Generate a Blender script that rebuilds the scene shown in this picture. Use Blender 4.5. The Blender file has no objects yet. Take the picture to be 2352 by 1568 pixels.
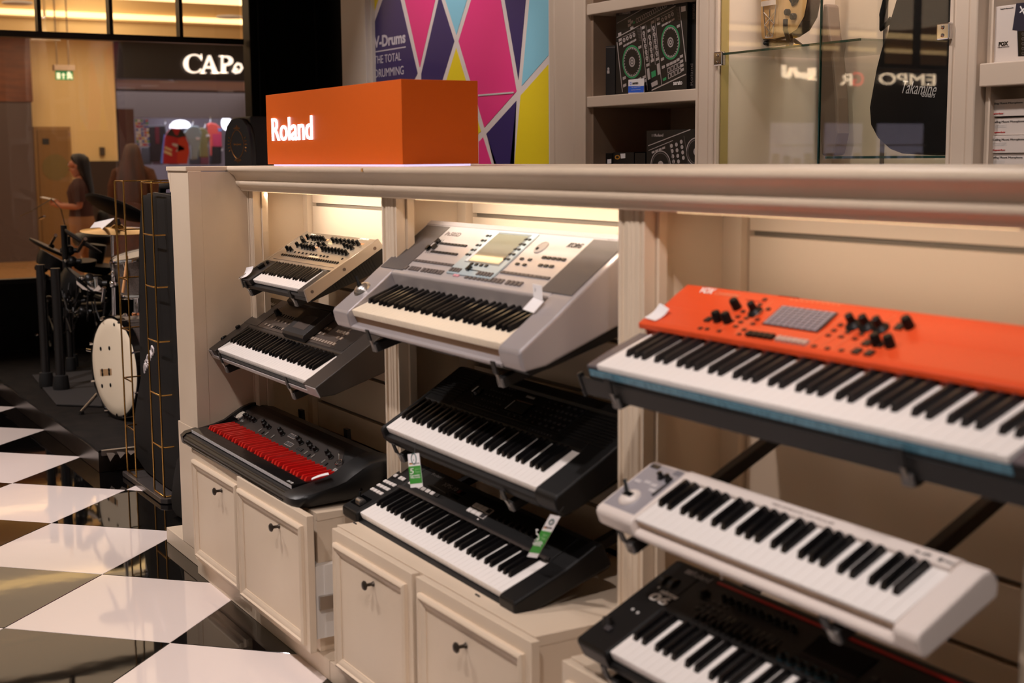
import bpy, bmesh, math, random
from math import pi, sin, cos, radians, sqrt, atan2
from mathutils import Vector, Matrix
random.seed(11)
sc = bpy.context.scene
COL = sc.collection
# ------------------------------------------------------------------ camera
W_, H_ = 2352, 1568
FOC, PIT, ROL, TH = 3158.80256, .133029163, -.00784037, .530365968
CAM = Vector((0, 0, 2.52321154 * .6))
fw = Vector((-cos(TH) * cos(PIT), sin(TH) * cos(PIT), -sin(PIT)))
_r = fw.cross(Vector((0, 0, 1))).normalized(); _u = _r.cross(fw)
rt = _r * cos(ROL) + _u * sin(ROL); up = _u * cos(ROL) - _r * sin(ROL)
cd = bpy.data.cameras.new('camera'); cam = bpy.data.objects.new('camera', cd); COL.objects.link(cam)
cam.matrix_world = Matrix(((rt.x, up.x, -fw.x, CAM.x), (rt.y, up.y, -fw.y, CAM.y), (rt.z, up.z, -fw.z, CAM.z), (0, 0, 0, 1)))
cd.sensor_width = 36; cd.lens = FOC * 36 / W_; cd.clip_start = .05; cd.clip_end = 200
cd.dof.use_dof = True; cd.dof.focus_distance = 5.2; cd.dof.aperture_fstop = 3.5; cd.dof.aperture_blades = 0
sc.camera = cam
# ------------------------------------------------------------------ colour management, world, lamps
vs = sc.view_settings
vs.view_transform = 'Standard'; vs.look = 'None'; vs.exposure = 0.14; vs.gamma = 1.0; vs.use_curve_mapping = False
wd = bpy.data.worlds.new('world'); sc.world = wd; wd.use_nodes = True
wd.node_tree.nodes['Background'].inputs[0].default_value = (1.0, .84, .72, 1)
wd.node_tree.nodes['Background'].inputs[1].default_value = .24
WARM = (1.0, .89, .86)
def spot(name, loc, to, power, col=WARM, ang=75, blend=.6, size=.05):
    d = bpy.data.lights.new(name, 'SPOT'); d.energy = power; d.color = col
    d.spot_size = radians(ang); d.spot_blend = blend; d.shadow_soft_size = size
    o = bpy.data.objects.new(name, d); COL.objects.link(o); o.location = loc
    o.rotation_euler = (Vector(to) - Vector(loc)).to_track_quat('-Z', 'Y').to_euler()
    return o
def area(name, loc, to, power, sx, sy, col=WARM, spread=180):
    d = bpy.data.lights.new(name, 'AREA'); d.energy = power; d.color = col; d.shape = 'RECTANGLE'
    d.size = sx; d.size_y = sy; d.spread = radians(spread)
    o = bpy.data.objects.new(name, d); COL.objects.link(o); o.location = loc
    o.rotation_euler = (Vector(to) - Vector(loc)).to_track_quat('-Z', 'Y').to_euler()
    return o
SPOTS = [((-6.3, .15, 3.28), (-5.6, 1.4, .4), 150), ((-4.5, .15, 3.28), (-4.3, 1.6, .6), 135), ((-2.7, .1, 3.28), (-2.9, 1.6, .7), 105), ((-1.0, .1, 3.28), (-1.6, 1.6, .8), 115),
         ((.7, .3, 3.28), (-.8, 1.6, .8), 90), ((-8.6, .2, 3.28), (-8.0, 1.0, .0), 110),
         ((-7.0, .1, 3.28), (-7.35, 1.9, .4), 190),  # extra spot added to brighten the bass drum
         ((-6.8, 2.5, 3.28), (-6.9, 3.7, 1.9), 62), ((-5.2, 2.5, 3.28), (-5.2, 3.8, 1.9), 50), ((-3.7, 2.5, 3.28), (-3.7, 3.8, 1.9), 60), ((-2.6, 2.5, 3.28), (-2.7, 3.8, 1.9), 60)]
for i, (l, t, p) in enumerate(SPOTS): spot('ceiling_spot', l, t, p)
area('mall_lamp', (-16.5, 2.5, 4.0), (-16.5, 2.5, 0), 215, 8, 10, (1, .78, .52))
area('mall_lamp', (-16.5, -9, 4.0), (-16.5, -9, 0), 215, 8, 10, (1, .78, .52))
area('shop_lamp', (-24.5, 7.4, 2.75), (-24.5, 7.4, 0), 90, 2.5, 3.4, (.85, .85, 1))
area('wall_wash_lamp', (-20.2, 5.2, 3.9), (-22, 5.2, 2.0), 34, .3, 2.2, (1, .76, .48))
def at(x, y, X=None, Y=None, Z=None):
    d = fw + rt * ((x - W_ / 2) / FOC) - up * ((y - H_ / 2) / FOC)
    if X is not None: t = (X - CAM.x) / d.x
    elif Y is not None: t = (Y - CAM.y) / d.y
    else: t = (Z - CAM.z) / d.z
    return CAM + d * t
def cr(reg, w):
    s = (reg[2] - reg[0]) / w
    return lambda x, y: (reg[0] + x * s, reg[1] + y * s)
# ------------------------------------------------------------------ materials
def s2l(c):
    c = c / 255
    return c / 12.92 if c <= .04045 else ((c + .055) / 1.055) ** 2.4
MATS = {}
def M(name, rgb=(128, 128, 128), rough=.5, metal=0.0, emit=0.0, spec=.5, noise=None, bump=None, coat=0.0, ecol=None):
    if name in MATS: return MATS[name]
    m = bpy.data.materials.new(name); m.use_nodes = True
    nt = m.node_tree; b = nt.nodes['Principled BSDF']
    c = (*[s2l(v) for v in rgb], 1)
    b.inputs['Base Color'].default_value = c
    b.inputs['Roughness'].default_value = rough; b.inputs['Metallic'].default_value = metal
    b.inputs['Specular IOR Level'].default_value = spec
    if coat: b.inputs['Coat Weight'].default_value = coat; b.inputs['Coat Roughness'].default_value = .08
    if emit:
        b.inputs['Emission Color'].default_value = (*[s2l(v) for v in (ecol or rgb)], 1); b.inputs['Emission Strength'].default_value = emit
    tc = None
    if noise or bump:
        tc = nt.nodes.new('ShaderNodeTexCoord')
    if noise:                                  # (scale, rgb2, stretch)
        mp = nt.nodes.new('ShaderNodeMapping'); mp.inputs['Scale'].default_value = noise[2] if len(noise) > 2 else (1, 1, 1)
        nz = nt.nodes.new('ShaderNodeTexNoise'); nz.inputs['Scale'].default_value = noise[0]; nz.inputs['Detail'].default_value = 4
        mx = nt.nodes.new('ShaderNodeMix'); mx.data_type = 'RGBA'
        mx.inputs[6].default_value = c; mx.inputs[7].default_value = (*[s2l(v) for v in noise[1]], 1)
        rp = nt.nodes.new('ShaderNodeValToRGB'); rp.color_ramp.elements[0].position = .38; rp.color_ramp.elements[1].position = .68
        nt.links.new(tc.outputs['Object'], mp.inputs['Vector']); nt.links.new(mp.outputs[0], nz.inputs['Vector'])
        nt.links.new(nz.outputs['Fac'], rp.inputs[0]); nt.links.new(rp.outputs[0], mx.inputs[0]); nt.links.new(mx.outputs[2], b.inputs['Base Color'])
    if bump:                                   # (scale, strength, distance)
        nz = nt.nodes.new('ShaderNodeTexNoise'); nz.inputs['Scale'].default_value = bump[0]; nz.inputs['Detail'].default_value = 3
        bp = nt.nodes.new('ShaderNodeBump'); bp.inputs['Strength'].default_value = bump[1]; bp.inputs['Distance'].default_value = bump[2]
        nt.links.new(tc.outputs['Object'], nz.inputs['Vector']); nt.links.new(nz.outputs['Fac'], bp.inputs['Height']); nt.links.new(bp.outputs[0], b.inputs['Normal'])
    MATS[name] = m
    return m
def glass_mat(name, tint=(1, 1, 1), f0=.04, gain=1.0):
    if name in MATS: return MATS[name]
    m = bpy.data.materials.new(name); m.use_nodes = True; nt = m.node_tree
    nt.nodes.remove(nt.nodes['Principled BSDF']); out = nt.nodes['Material Output']
    tr = nt.nodes.new('ShaderNodeBsdfTransparent'); tr.inputs[0].default_value = (*tint, 1)
    gl = nt.nodes.new('ShaderNodeBsdfGlossy'); gl.inputs['Roughness'].default_value = .012
    lw = nt.nodes.new('ShaderNodeLayerWeight'); lw.inputs[0].default_value = .5
    p = nt.nodes.new('ShaderNodeMath'); p.operation = 'POWER'; p.inputs[1].default_value = 5
    mu = nt.nodes.new('ShaderNodeMath'); mu.operation = 'MULTIPLY_ADD'; mu.inputs[1].default_value = .95 * gain; mu.inputs[2].default_value = f0; mu.use_clamp = True
    mx = nt.nodes.new('ShaderNodeMixShader')
    nt.links.new(lw.outputs['Facing'], p.inputs[0]); nt.links.new(p.outputs[0], mu.inputs[0]); nt.links.new(mu.outputs[0], mx.inputs[0])
    nt.links.new(tr.outputs[0], mx.inputs[1]); nt.links.new(gl.outputs[0], mx.inputs[2]); nt.links.new(mx.outputs[0], out.inputs[0])
    MATS[name] = m
    return m
CREAM = M('cream_paint', (226, 207, 183), .42, noise=(2.5, (220, 200, 176)), bump=(60, .04, .002))
CREAM2 = M('cream_panel', (222, 202, 178), .5)
WHITE = M('white_plastic', (238, 234, 228), .3)
BLACK = M('black_plastic', (11, 10, 10), .42, spec=.35)
DARK = M('dark_grey_plastic', (36, 32, 30), .42, spec=.4)
GLOSSB = M('gloss_black', (9, 9, 10), .13)
BKEY = M('black_key_plastic', (14, 13, 14), .22)
WKEY = M('white_key_plastic', (244, 238, 233), .22)
SILVER = M('silver_paint', (196, 192, 194), .32, .55, bump=(400, .02, .001))
STEEL = M('brushed_steel', (190, 184, 178), .28, .95)
CHROME = M('chrome', (225, 225, 228), .07, 1)
BMETAL = M('black_powder_coat', (20, 19, 19), .45)
GREYTXT = M('pale_print', (205, 203, 200), .5)
WTXT = M('white_print', (240, 238, 235), .5)
BTXT = M('dark_print', (40, 38, 38), .5)
PAPER = M('paper', (240, 236, 236), .6)
BRASS = M('brass_wire', (206, 160, 88), .22, 1)
# ------------------------------------------------------------------ mesh building
class MB:
    def __init__(s): s.v = []; s.f = []; s.m = []; s.mi = 0
    def add(s, vs_, fs):
        o = len(s.v); s.v += [tuple(v) for v in vs_]; s.f += [tuple(i + o for i in f) for f in fs]; s.m += [s.mi] * len(fs); return s
    def mat(s, i): s.mi = i; return s
    def box(s, x0, x1, y0, y1, z0, z1):
        if x0 > x1: x0, x1 = x1, x0
        if y0 > y1: y0, y1 = y1, y0
        if z0 > z1: z0, z1 = z1, z0
        return s.add([(x0, y0, z0), (x1, y0, z0), (x1, y1, z0), (x0, y1, z0), (x0, y0, z1), (x1, y0, z1), (x1, y1, z1), (x0, y1, z1)],
                     [(0, 3, 2, 1), (4, 5, 6, 7), (0, 1, 5, 4), (1, 2, 6, 5), (2, 3, 7, 6), (3, 0, 4, 7)])
    def bar(s, p, q, w, h, upv=(0, 0, 1)):      # rectangular bar from p to q
        p, q = Vector(p), Vector(q); d = (q - p).normalized(); a = d.cross(Vector(upv)).normalized(); b = a.cross(d)
        vs_ = [pt + a * (w / 2 * i) + b * (h / 2 * j) for pt in (p, q) for i, j in ((-1, -1), (1, -1), (1, 1), (-1, 1))]
        return s.add(vs_, [(0, 1, 2, 3), (7, 6, 5, 4), (0, 4, 5, 1), (1, 5, 6, 2), (2, 6, 7, 3), (3, 7, 4, 0)])
    def prism(s, pts, ax, a, b):               # polygon extruded along axis ax; pts in the other two axes in order
        n = len(pts); f = (lambda p, t: (t, p[0], p[1])) if ax == 0 else (lambda p, t: (p[0], t, p[1])) if ax == 1 else (lambda p, t: (p[0], p[1], t))
        ar = sum(pts[i][0] * pts[(i + 1) % n][1] - pts[(i + 1) % n][0] * pts[i][1] for i in range(n))
        if (ar < 0) != (ax == 1): pts = pts[::-1]
        if a > b: a, b = b, a
        vs_ = [f(p, a) for p in pts] + [f(p, b) for p in pts]
        return s.add(vs_, [tuple(range(n))[::-1], tuple(range(n, 2 * n))] + [(i, (i + 1) % n, n + (i + 1) % n, n + i) for i in range(n)])
    def cyl(s, p, q, r0, r1=None, n=12, cap=True):
        r1 = r0 if r1 is None else r1; p, q = Vector(p), Vector(q); d = (q - p).normalized()
        a = d.orthogonal().normalized(); b = d.cross(a)
        vs_ = [c + a * (r * cos(2 * pi * i / n)) + b * (r * sin(2 * pi * i / n)) for c, r in ((p, r0), (q, r1)) for i in range(n)]
        fs = [(i, (i + 1) % n, n + (i + 1) % n, n + i) for i in range(n)]
        if cap: fs += [tuple(range(n))[::-1], tuple(range(n, 2 * n))]
        return s.add(vs_, fs)
    def tube(s, pts, r, n=6, closed=False):
        pts = [Vector(p) for p in pts]; k = len(pts); vs_ = []; a = None
        rr = r if isinstance(r, (list, tuple)) else [r] * k
        for i, p in enumerate(pts):
            d = (pts[(i + 1) % k] - pts[i - 1]) if closed or 0 < i < k - 1 else (pts[1] - pts[0] if i == 0 else pts[-1] - pts[-2])
            d.normalize()
            a = d.orthogonal().normalized() if a is None else (a - d * a.dot(d)).normalized()
            b = d.cross(a)
            vs_ += [p + a * (rr[i] * cos(2 * pi * j / n)) + b * (rr[i] * sin(2 * pi * j / n)) for j in range(n)]
        fs = []
        for i in range(k if closed else k - 1):
            i2 = (i + 1) % k
            fs += [(i * n + j, i * n + (j + 1) % n, i2 * n + (j + 1) % n, i2 * n + j) for j in range(n)]
        if not closed: fs += [tuple(range(n))[::-1], tuple((k - 1) * n + j for j in range(n))]
        return s.add(vs_, fs)
    def lathe(s, prof, org, d=(0, 0, 1), n=24):  # prof (radius, height)
        org = Vector(org); d = Vector(d).normalized(); a = d.orthogonal().normalized(); b = d.cross(a); vs_ = []
        for r, h in prof: vs_ += [org + d * h + a * (r * cos(2 * pi * j / n)) + b * (r * sin(2 * pi * j / n)) for j in range(n)]
        k = len(prof); fs = [(i * n + j, i * n + (j + 1) % n, (i + 1) * n + (j + 1) % n, (i + 1) * n + j) for i in range(k - 1) for j in range(n)]
        if prof[0][0] > 1e-6: fs.append(tuple(range(n))[::-1])
        if prof[-1][0] > 1e-6: fs.append(tuple((k - 1) * n + j for j in range(n)))
        return s.add(vs_, fs)
    def loft(s, rings, cap=True):
        n = len(rings[0]); vs_ = [v for r in rings for v in r]; k = len(rings)
        fs = [(i * n + j, i * n + (j + 1) % n, (i + 1) * n + (j + 1) % n, (i + 1) * n + j) for i in range(k - 1) for j in range(n)]
        if cap: fs += [tuple(range(n))[::-1], tuple((k - 1) * n + j for j in range(n))]
        return s.add(vs_, fs)
    def quad(s, a, b, c, d): return s.add([a, b, c, d], [(0, 1, 2, 3)])
    def ball(s, c, rx, ry=None, rz=None, n=12, m=8):
        ry = rx if ry is None else ry; rz = rx if rz is None else rz; c = Vector(c)
        prof = [(sin(pi * i / m), -cos(pi * i / m)) for i in range(m + 1)]
        vs_ = [(c.x + rx * r * cos(2 * pi * j / n), c.y + ry * r * sin(2 * pi * j / n), c.z + rz * h) for r, h in prof for j in range(n)]
        return s.add(vs_, [(i * n + j, i * n + (j + 1) % n, (i + 1) * n + (j + 1) % n, (i + 1) * n + j) for i in range(m) for j in range(n)])
    def mesh(s, name):
        me = bpy.data.meshes.new(name); me.from_pydata(s.v, [], s.f); me.update()
        if any(s.m): me.polygons.foreach_set('material_index', s.m)
        return me
    def build(s, name, mats, parent=None, smooth=0, bevel=0, seg=2, label=None, fix=True):
        me = s.mesh(name)
        if fix:
            bm = bmesh.new(); bm.from_mesh(me); bmesh.ops.remove_doubles(bm, verts=bm.verts, dist=1e-6); bmesh.ops.recalc_face_normals(bm, faces=bm.faces); bm.to_mesh(me); bm.free()
        return link(name, me, mats, parent, smooth, bevel, seg, label)
def link(name, me, mats, parent=None, smooth=0, bevel=0, seg=2, label=None):
    if not isinstance(mats, (list, tuple)): mats = [mats]
    if not me.materials:
        for m in mats: me.materials.append(m)
    if smooth:
        me.polygons.foreach_set('use_smooth', [True] * len(me.polygons))
        me.set_sharp_from_angle(angle=radians(smooth))
    o = bpy.data.objects.new(name, me); COL.objects.link(o)
    if parent: o.parent = parent
    if bevel:
        b = o.modifiers.new('bevel', 'BEVEL'); b.width = bevel; b.segments = seg; b.limit_method = 'ANGLE'; b.angle_limit = radians(35)
    if label: o['label'] = label
    return o
def thing(name, label, cat, loc=(0, 0, 0), group=None, mtx=None):
    o = bpy.data.objects.new(name, None); COL.objects.link(o); o.empty_display_size = .05
    if mtx is not None: o.matrix_world = mtx
    else: o.location = loc
    tag(o, label, cat, group); return o
def tag(o, label, cat, group=None):
    o['label'] = label; o['category'] = cat
    if group: o['group'] = group
    return o
def struct(o): o['kind'] = 'structure'; return o
def frame(O, u, v, n=None):
    u = Vector(u).normalized(); v = Vector(v); n = u.cross(v).normalized() if n is None else Vector(n); v = n.cross(u)
    return Matrix(((u.x, v.x, n.x, O[0]), (u.y, v.y, n.y, O[1]), (u.z, v.z, n.z, O[2]), (0, 0, 0, 1)))
def text(name, s, w, h, mat, parent, mtx, bold=0.0, depth=.0006, shear=0.0, res=3):
    """lettering fitted into a w x h box, lower left corner at mtx origin, in the mtx xy plane"""
    cu = bpy.data.curves.new('t', 'FONT'); cu.body = s; cu.size = 1; cu.resolution_u = res; cu.offset = bold; cu.shear = shear; cu.extrude = .001
    t = bpy.data.objects.new('t', cu); me = bpy.data.meshes.new_from_object(t)
    bpy.data.objects.remove(t); bpy.data.curves.remove(cu)
    xs = [v.co.x for v in me.vertices]; ys = [v.co.y for v in me.vertices]
    if not xs: return None
    x0, x1, y0, y1 = min(xs), max(xs), min(ys), max(ys)
    for v in me.vertices:
        v.co.x = (v.co.x - x0) / (x1 - x0) * w; v.co.y = (v.co.y - y0) / (y1 - y0) * h; v.co.z = (v.co.z / .001) * depth / 2 + depth / 2
    me.materials.clear()
    o = link(name, me, mat, parent)
    if parent: o.matrix_local = mtx
    else: o.matrix_world = mtx
    return o
def T(x, y, z): return Matrix.Translation((x, y, z))
# unit meshes for small repeated parts
UNIT = {}
def piece(name, key, maker, mats, parent, mtx, smooth=0, bevel=0):
    if key not in UNIT:
        mb = maker(); me = mb.mesh(name)
        bm = bmesh.new(); bm.from_mesh(me); bmesh.ops.recalc_face_normals(bm, faces=bm.faces); bm.to_mesh(me); bm.free()
        for m in (mats if isinstance(mats, (list, tuple)) else [mats]): me.materials.append(m)
        if smooth:
            me.polygons.foreach_set('use_smooth', [True] * len(me.polygons)); me.set_sharp_from_angle(angle=radians(smooth))
        UNIT[key] = me
    o = bpy.data.objects.new(name, UNIT[key]); COL.objects.link(o)
    if parent: o.parent = parent
    o.matrix_local = mtx
    if bevel:
        b = o.modifiers.new('bevel', 'BEVEL'); b.width = bevel; b.segments = 1
    return o
def Wd(o):                                     # mesh written in world coordinates: undo the parent's placement
    p = o.parent
    if p and p.parent is None: o.matrix_basis = p.matrix_basis.inverted()
    return o
# ------------------------------------------------------------------ floor of diagonal tiles
FL0 = MB().box(-12, 4.5, -7, 4.6, -.06, -.012).build('floor', M('grout', (58, 50, 44), .8)); struct(FL0)
TW = M('white_floor_tile', (240, 227, 221), .05, spec=.55, bump=(2.2, .035, .02))
TB = M('black_floor_tile', (9, 8, 8), .035, spec=.6, bump=(2.2, .03, .02))
S2 = sqrt(.5)
def tile_mb():
    a = .3 - .0011; b = a - .0015
    m = MB(); vs_ = [(x * a, y * a, -.012) for x, y in ((-1, -1), (1, -1), (1, 1), (-1, 1))] + [(x * a, y * a, -.0012) for x, y in ((-1, -1), (1, -1), (1, 1), (-1, 1))] + [(x * b, y * b, 0) for x, y in ((-1, -1), (1, -1), (1, 1), (-1, 1))]
    return m.add(vs_, [(3, 2, 1, 0), (8, 9, 10, 11)] + [(i, (i + 1) % 4, 4 + (i + 1) % 4, 4 + i) for i in range(4)] + [(4 + i, 4 + (i + 1) % 4, 8 + (i + 1) % 4, 8 + i) for i in range(4)])
OX, OY = -6.94386382 * .6, 1.96504469 * .6
for i in range(-14, 22):
    for j in range(-16, 18):
        cx = OX - S2 * .6 * (i + j + 1); cy = OY + S2 * .6 * (i - j)
        if -11.0 < cx < -.4 and -2.9 < cy < 2.3 and not (cx > -4.4 and cy > 1.7):
            wt = (i + j) % 2 == 0
            piece('floor_tile', 'tw' if wt else 'tb', tile_mb, TW if wt else TB, FL0, T(cx, cy, 0) @ Matrix.Rotation(pi / 4, 4, 'Z'))
# ------------------------------------------------------------------ shop shell
BLKW = M('black_wall_paint', (9, 8, 8), .45, spec=.25, noise=(6, (7, 6, 6)))
CEIL = M('ceiling_paint', (205, 190, 170), .8)
struct(MB().box(-10.6, 4.5, -7, 4.6, 3.32, 3.4).build('ceiling', CEIL))
struct(MB().box(-10.7, 4.5, 4.45, 4.55, 0, 3.32).build('wall_back', M('back_wall_paint', (178, 160, 138), .7)))
struct(MB().box(4.4, 4.5, -7, 4.45, 0, 3.32).build('wall_right', M('right_wall_paint', (205, 190, 168), .7)))
XW = -10.6
WIN = MB()
YE = 3.77
WIN.box(XW - .05, XW + .05, -7, YE + .03, .62, .655)
wf = WIN.build('window_1', M('black_frame', (12, 11, 11), .35)); struct(wf)
MB().box(XW - .05, XW + .05, -7, YE, 2.405, 2.45).build('transom', MATS['black_frame'], wf)
ys = [2.226 - .518 * k for k in range(18)][::-1] + [2.744, 3.276]
for y in ys: MB().box(XW - .045, XW + .045, y - .014, y + .014, 2.45, 3.32).build('mullion', MATS['black_frame'], wf)
for y in (.35, -2.75, -5.6): pass
GL = glass_mat('window_glass', (.93, .93, .93), .035)
MB().box(XW - .005, XW + .005, -7, YE, .655, 2.405).build('pane', GL, wf)
yy = [-7] + [y for y in ys] + [YE]
for a, b in zip(yy[:-1], yy[1:]): MB().box(XW - .005, XW + .005, a + .014, b - .014, 2.45, 3.32).build('pane', GL, wf)
wl = MB().box(XW - .06, XW + .04, -7, 4.45, 0, .12).box(XW - .06, XW + .02, -7, 4.45, .12, .62).build('wall_left', BLKW); struct(wl)
bp = MB().box(XW - .06, XW + .10, YE + .03, 4.45, 0, 3.32).box(XW + .10, XW + .13, 3.86, 3.92, 0, 3.32).box(XW + .10, XW + .13, 4.34, 4.40, 0, 3.32).build('wall_corner', BLKW, bevel=.006); struct(bp)
struct(MB().box(XW + .1, -8.19, 4.36, 4.45, 0, 3.32).build('wall_behind', BLKW))
struct(MB().box(XW + .02, XW + .07, -7, 1.5, 0, .10).build('baseboard_left', M('grey_trim', (90, 82, 76), .4)))
# ceiling downlights of the shop
for i, (l, t, p) in enumerate(SPOTS):
    d = thing('ceiling_downlight', 'recessed shop ceiling downlight above the %s' % ('left end of the display unit', 'left cabinet aisle', 'middle cabinet aisle', 'right cabinet aisle', 'aisle beyond the right edge', 'floor before the drum stage', 'bass drum, added to brighten it', 'colourful drum mural', 'open wall cabinet', 'glass display cabinet', 'right wall cabinet')[i], 'ceiling light', (l[0], l[1], 3.319), 'ceiling downlights of the shop')
    MB().lathe([(.045, 0), (.06, 0), (.06, -.006), (.045, -.004)], (0, 0, 0)).build('trim_ring', WHITE, d)
    MB().lathe([(0, -.002), (.044, -.002)], (0, 0, 0)).build('lamp_face', M('lamp_face', (255, 230, 200), emit=9), d)
# ------------------------------------------------------------------ drum platform
pl = thing('drum_platform', 'low black carpeted stage under the drum kits with a torn front edge', 'platform', (-8.7, 2.6, 0))
CARP = M('black_carpet', (17, 14, 13), .95, spec=.2, noise=(9, (30, 25, 22)), bump=(220, .5, .004))
Wd(MB().box(-10.55, -6.71, 1.587, 2.7, .002, .10).build('base', M('platform_side', (34, 28, 25), .22, noise=(4, (48, 40, 35))), pl))
cp = MB(); n = 40; top = []
for i in range(n + 1):
    x = -10.55 + 3.84 * i / n; top.append((x, 1.585 + random.uniform(-.004, .012)))
ring0 = [(x, y, .1005) for x, y in top] + [(-6.712, 2.7, .1005), (-10.55, 2.7, .1005)]
ring1 = [(x, y + .003, .109) for x, y in top] + [(-6.715, 2.7, .109), (-10.55, 2.7, .109)]
Wd(cp.loft([ring0, ring1]).build('carpet', CARP, pl))
Wd(MB().prism([(-6.715, 1.60), (-6.69, 1.60), (-6.69, 2.7), (-6.715, 2.7)], 2, .085, .111).build('edge_trim', STEEL, pl))
for k in range(3): Wd(MB().add([(-6.69, 1.62 + .05 * k, .1), (-6.66, 1.63 + .05 * k, .06 + .01 * k), (-6.68, 1.66 + .05 * k, .09), (-6.70, 1.65 + .05 * k, .1)], [(0, 1, 2, 3)]).build('torn_tape', M('torn_tape', (120, 110, 102), .3), pl))
mt = tag(MB().prism([(-9.318, 1.80), (-8.10, 1.69), (-7.9, 1.9), (-7.75, 2.5), (-9.3, 2.55)], 2, .1125, .121).build('drum_mat', M('grey_felt', (60, 57, 56), .95, spec=.2, bump=(300, .4, .003)), bevel=.002), 'grey felt drum mat lying on the black stage under the electronic kit', 'mat')
# ------------------------------------------------------------------ long display unit
PY = 1.73
du = thing('display_unit', 'long cream shelving unit with fluted posts and slatted back holding the keyboards', 'shelving', (-4.86, 1.75, 0))
def D(mb, name, mats=CREAM, **k): return Wd(mb.build(name, mats, du, **k))
D(MB().box(-5.075, -4.86, 1.511, 1.56, .06, 1.474), 'pilaster', bevel=.002)
D(MB().box(-5.098, -4.87, 1.5095, 1.56, .06, .53), 'pilaster_base', bevel=.002)
D(MB().prism([(-5.075, 1.395), (-5.088, 1.40), (-5.088, 1.425), (-5.097, 1.44), (-5.107, 1.452), (-5.107, 1.474), (-5.075, 1.474)], 1, 1.511, 1.60), 'crown_moulding')
D(MB().box(-4.90, -4.8605, 1.536, 1.80, .06, 1.471), 'end_panel', CREAM2)
D(MB().box(-5.32, -4.845, 1.511, 2.5, 0, .06), 'plinth', bevel=.002)
for a, b in ((-4.84, -3.602), (-3.599, -2.37), (-2.367, .4)): D(MB().box(a, b, 1.485, 2.1, 0, .062), 'plinth', bevel=.0015)
pxp = [(562, 580, 590, 440), (876, 909.5, 927, 470), (1420, 1480, 1505, 500), (2345, 2440, 2460, 1400)]
def fluted(x0, x1, z0, z1):
    w = x1 - x0; P = [(0, 0)]
    for a, d in ((.10, 0), (.12, .006), (.20, .007), (.22, .002), (.40, .0), (.44, .004), (.48, .0), (.56, 0), (.60, .004), (.64, 0), (.80, 0), (.83, .006), (.88, .006), (.90, 0), (1, 0)): P.append((a, d))
    pts = [(x0 + w * a, PY + d) for a, d in P] + [(x1, PY + .03), (x0, PY + .03)]
    return MB().prism(pts, 2, z0, z1)
FIL = 1.965
divx = [at(695, 450, Y=FIL).x, at(1050, 470, Y=FIL).x, at(1660, 500, Y=FIL).x]
posts = []
for k, (a, b, c, yp) in enumerate(pxp):
    x0 = at(a, yp, Y=PY).x; x1 = at(b, yp, Y=PY).x; x2 = at(c, yp, Y=PY + .012).x
    if k == 0: x0 = -4.862
    posts.append((x0, x1, x2))
    D(fluted(x0, x1, .064, 1.40), 'post', bevel=.0012)
    D(MB().box(x0 + .004, x1 + .012, PY + .0305, PY + .052, .064, 1.40), 'post_return')
divx.append(posts[3][1] - .03)
for k, x in enumerate(divx): D(MB().box(min(x - .018, posts[k][0] + .006), x, PY + .0525, 2.004, .064, 1.40), 'divider', CREAM2)
GROOVES = [1.345 - .1495 * k for k in range(7)]
seams = [at(717, 450, Y=1.985).x, at(1085, 470, Y=1.985).x, at(1722, 500, Y=1.985).x]
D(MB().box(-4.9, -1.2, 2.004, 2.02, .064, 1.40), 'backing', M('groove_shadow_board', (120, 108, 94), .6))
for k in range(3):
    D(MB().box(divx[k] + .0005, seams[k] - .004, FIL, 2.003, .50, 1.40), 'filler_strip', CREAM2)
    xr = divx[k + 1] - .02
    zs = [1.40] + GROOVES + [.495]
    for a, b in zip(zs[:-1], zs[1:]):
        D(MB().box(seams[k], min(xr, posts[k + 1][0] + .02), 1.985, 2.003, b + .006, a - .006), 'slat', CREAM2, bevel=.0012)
D(MB().box(-4.86, .6, 1.785, 2.003, 1.402, 1.41), 'soffit', CREAM2)
for x0, x1, w in ((-4.80, -3.72, 3.4), (-3.55, -2.50, 2.6), (-2.32, -1.45, .7)):
    led = D(MB().box(x0, x1, 1.765, 1.782, 1.396, 1.403), 'led_strip', M('led_strip', (255, 214, 160), emit=4))
    area('led_lamp', ((x0 + x1) / 2, 1.772, 1.394), ((x0 + x1) / 2, 2.0, 1.28), w, x1 - x0, .02, (1, .88, .75), 130)
# counter top with cornice
ct = thing('counter_top', 'long cream counter top with a moulded cornice along its front edge', 'counter', (-4.86, 1.7, 1.474))
Wd(MB().box(-5.107, .9, 1.70, 2.55, 1.474, 1.49).box(-5.107, -4.862, 1.505, 1.70, 1.474, 1.49).build('slab', CREAM, ct, bevel=.002))
CP = [(1.78, 1.40), (1.712, 1.40), (1.706, 1.403), (1.703, 1.412), (1.699, 1.416), (1.693, 1.419), (1.688, 1.426), (1.687, 1.434), (1.69, 1.440), (1.687, 1.446), (1.683, 1.454), (1.676, 1.461), (1.669, 1.465), (1.667, 1.467), (1.660, 1.471), (1.656, 1.477), (1.655, 1.483), (1.657, 1.488), (1.663, 1.4905), (1.6995, 1.4905), (1.6995, 1.4735), (1.78, 1.4735)]
xs1 = at(845, 410, Y=1.67).x; xs2 = at(1415, 460, Y=1.68).x
for a, b in ((-4.8595, xs1 - .001), (xs1, xs2 - .0006), (xs2, .9)): Wd(MB().prism(CP, 0, a, b).build('cornice', CREAM, ct, smooth=35))
Wd(MB().box(xs1 - .012, xs1, 1.6535, 1.658, 1.476, 1.486).build('chipped_corner', M('raw_wood', (190, 140, 80), .7), ct))
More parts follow.
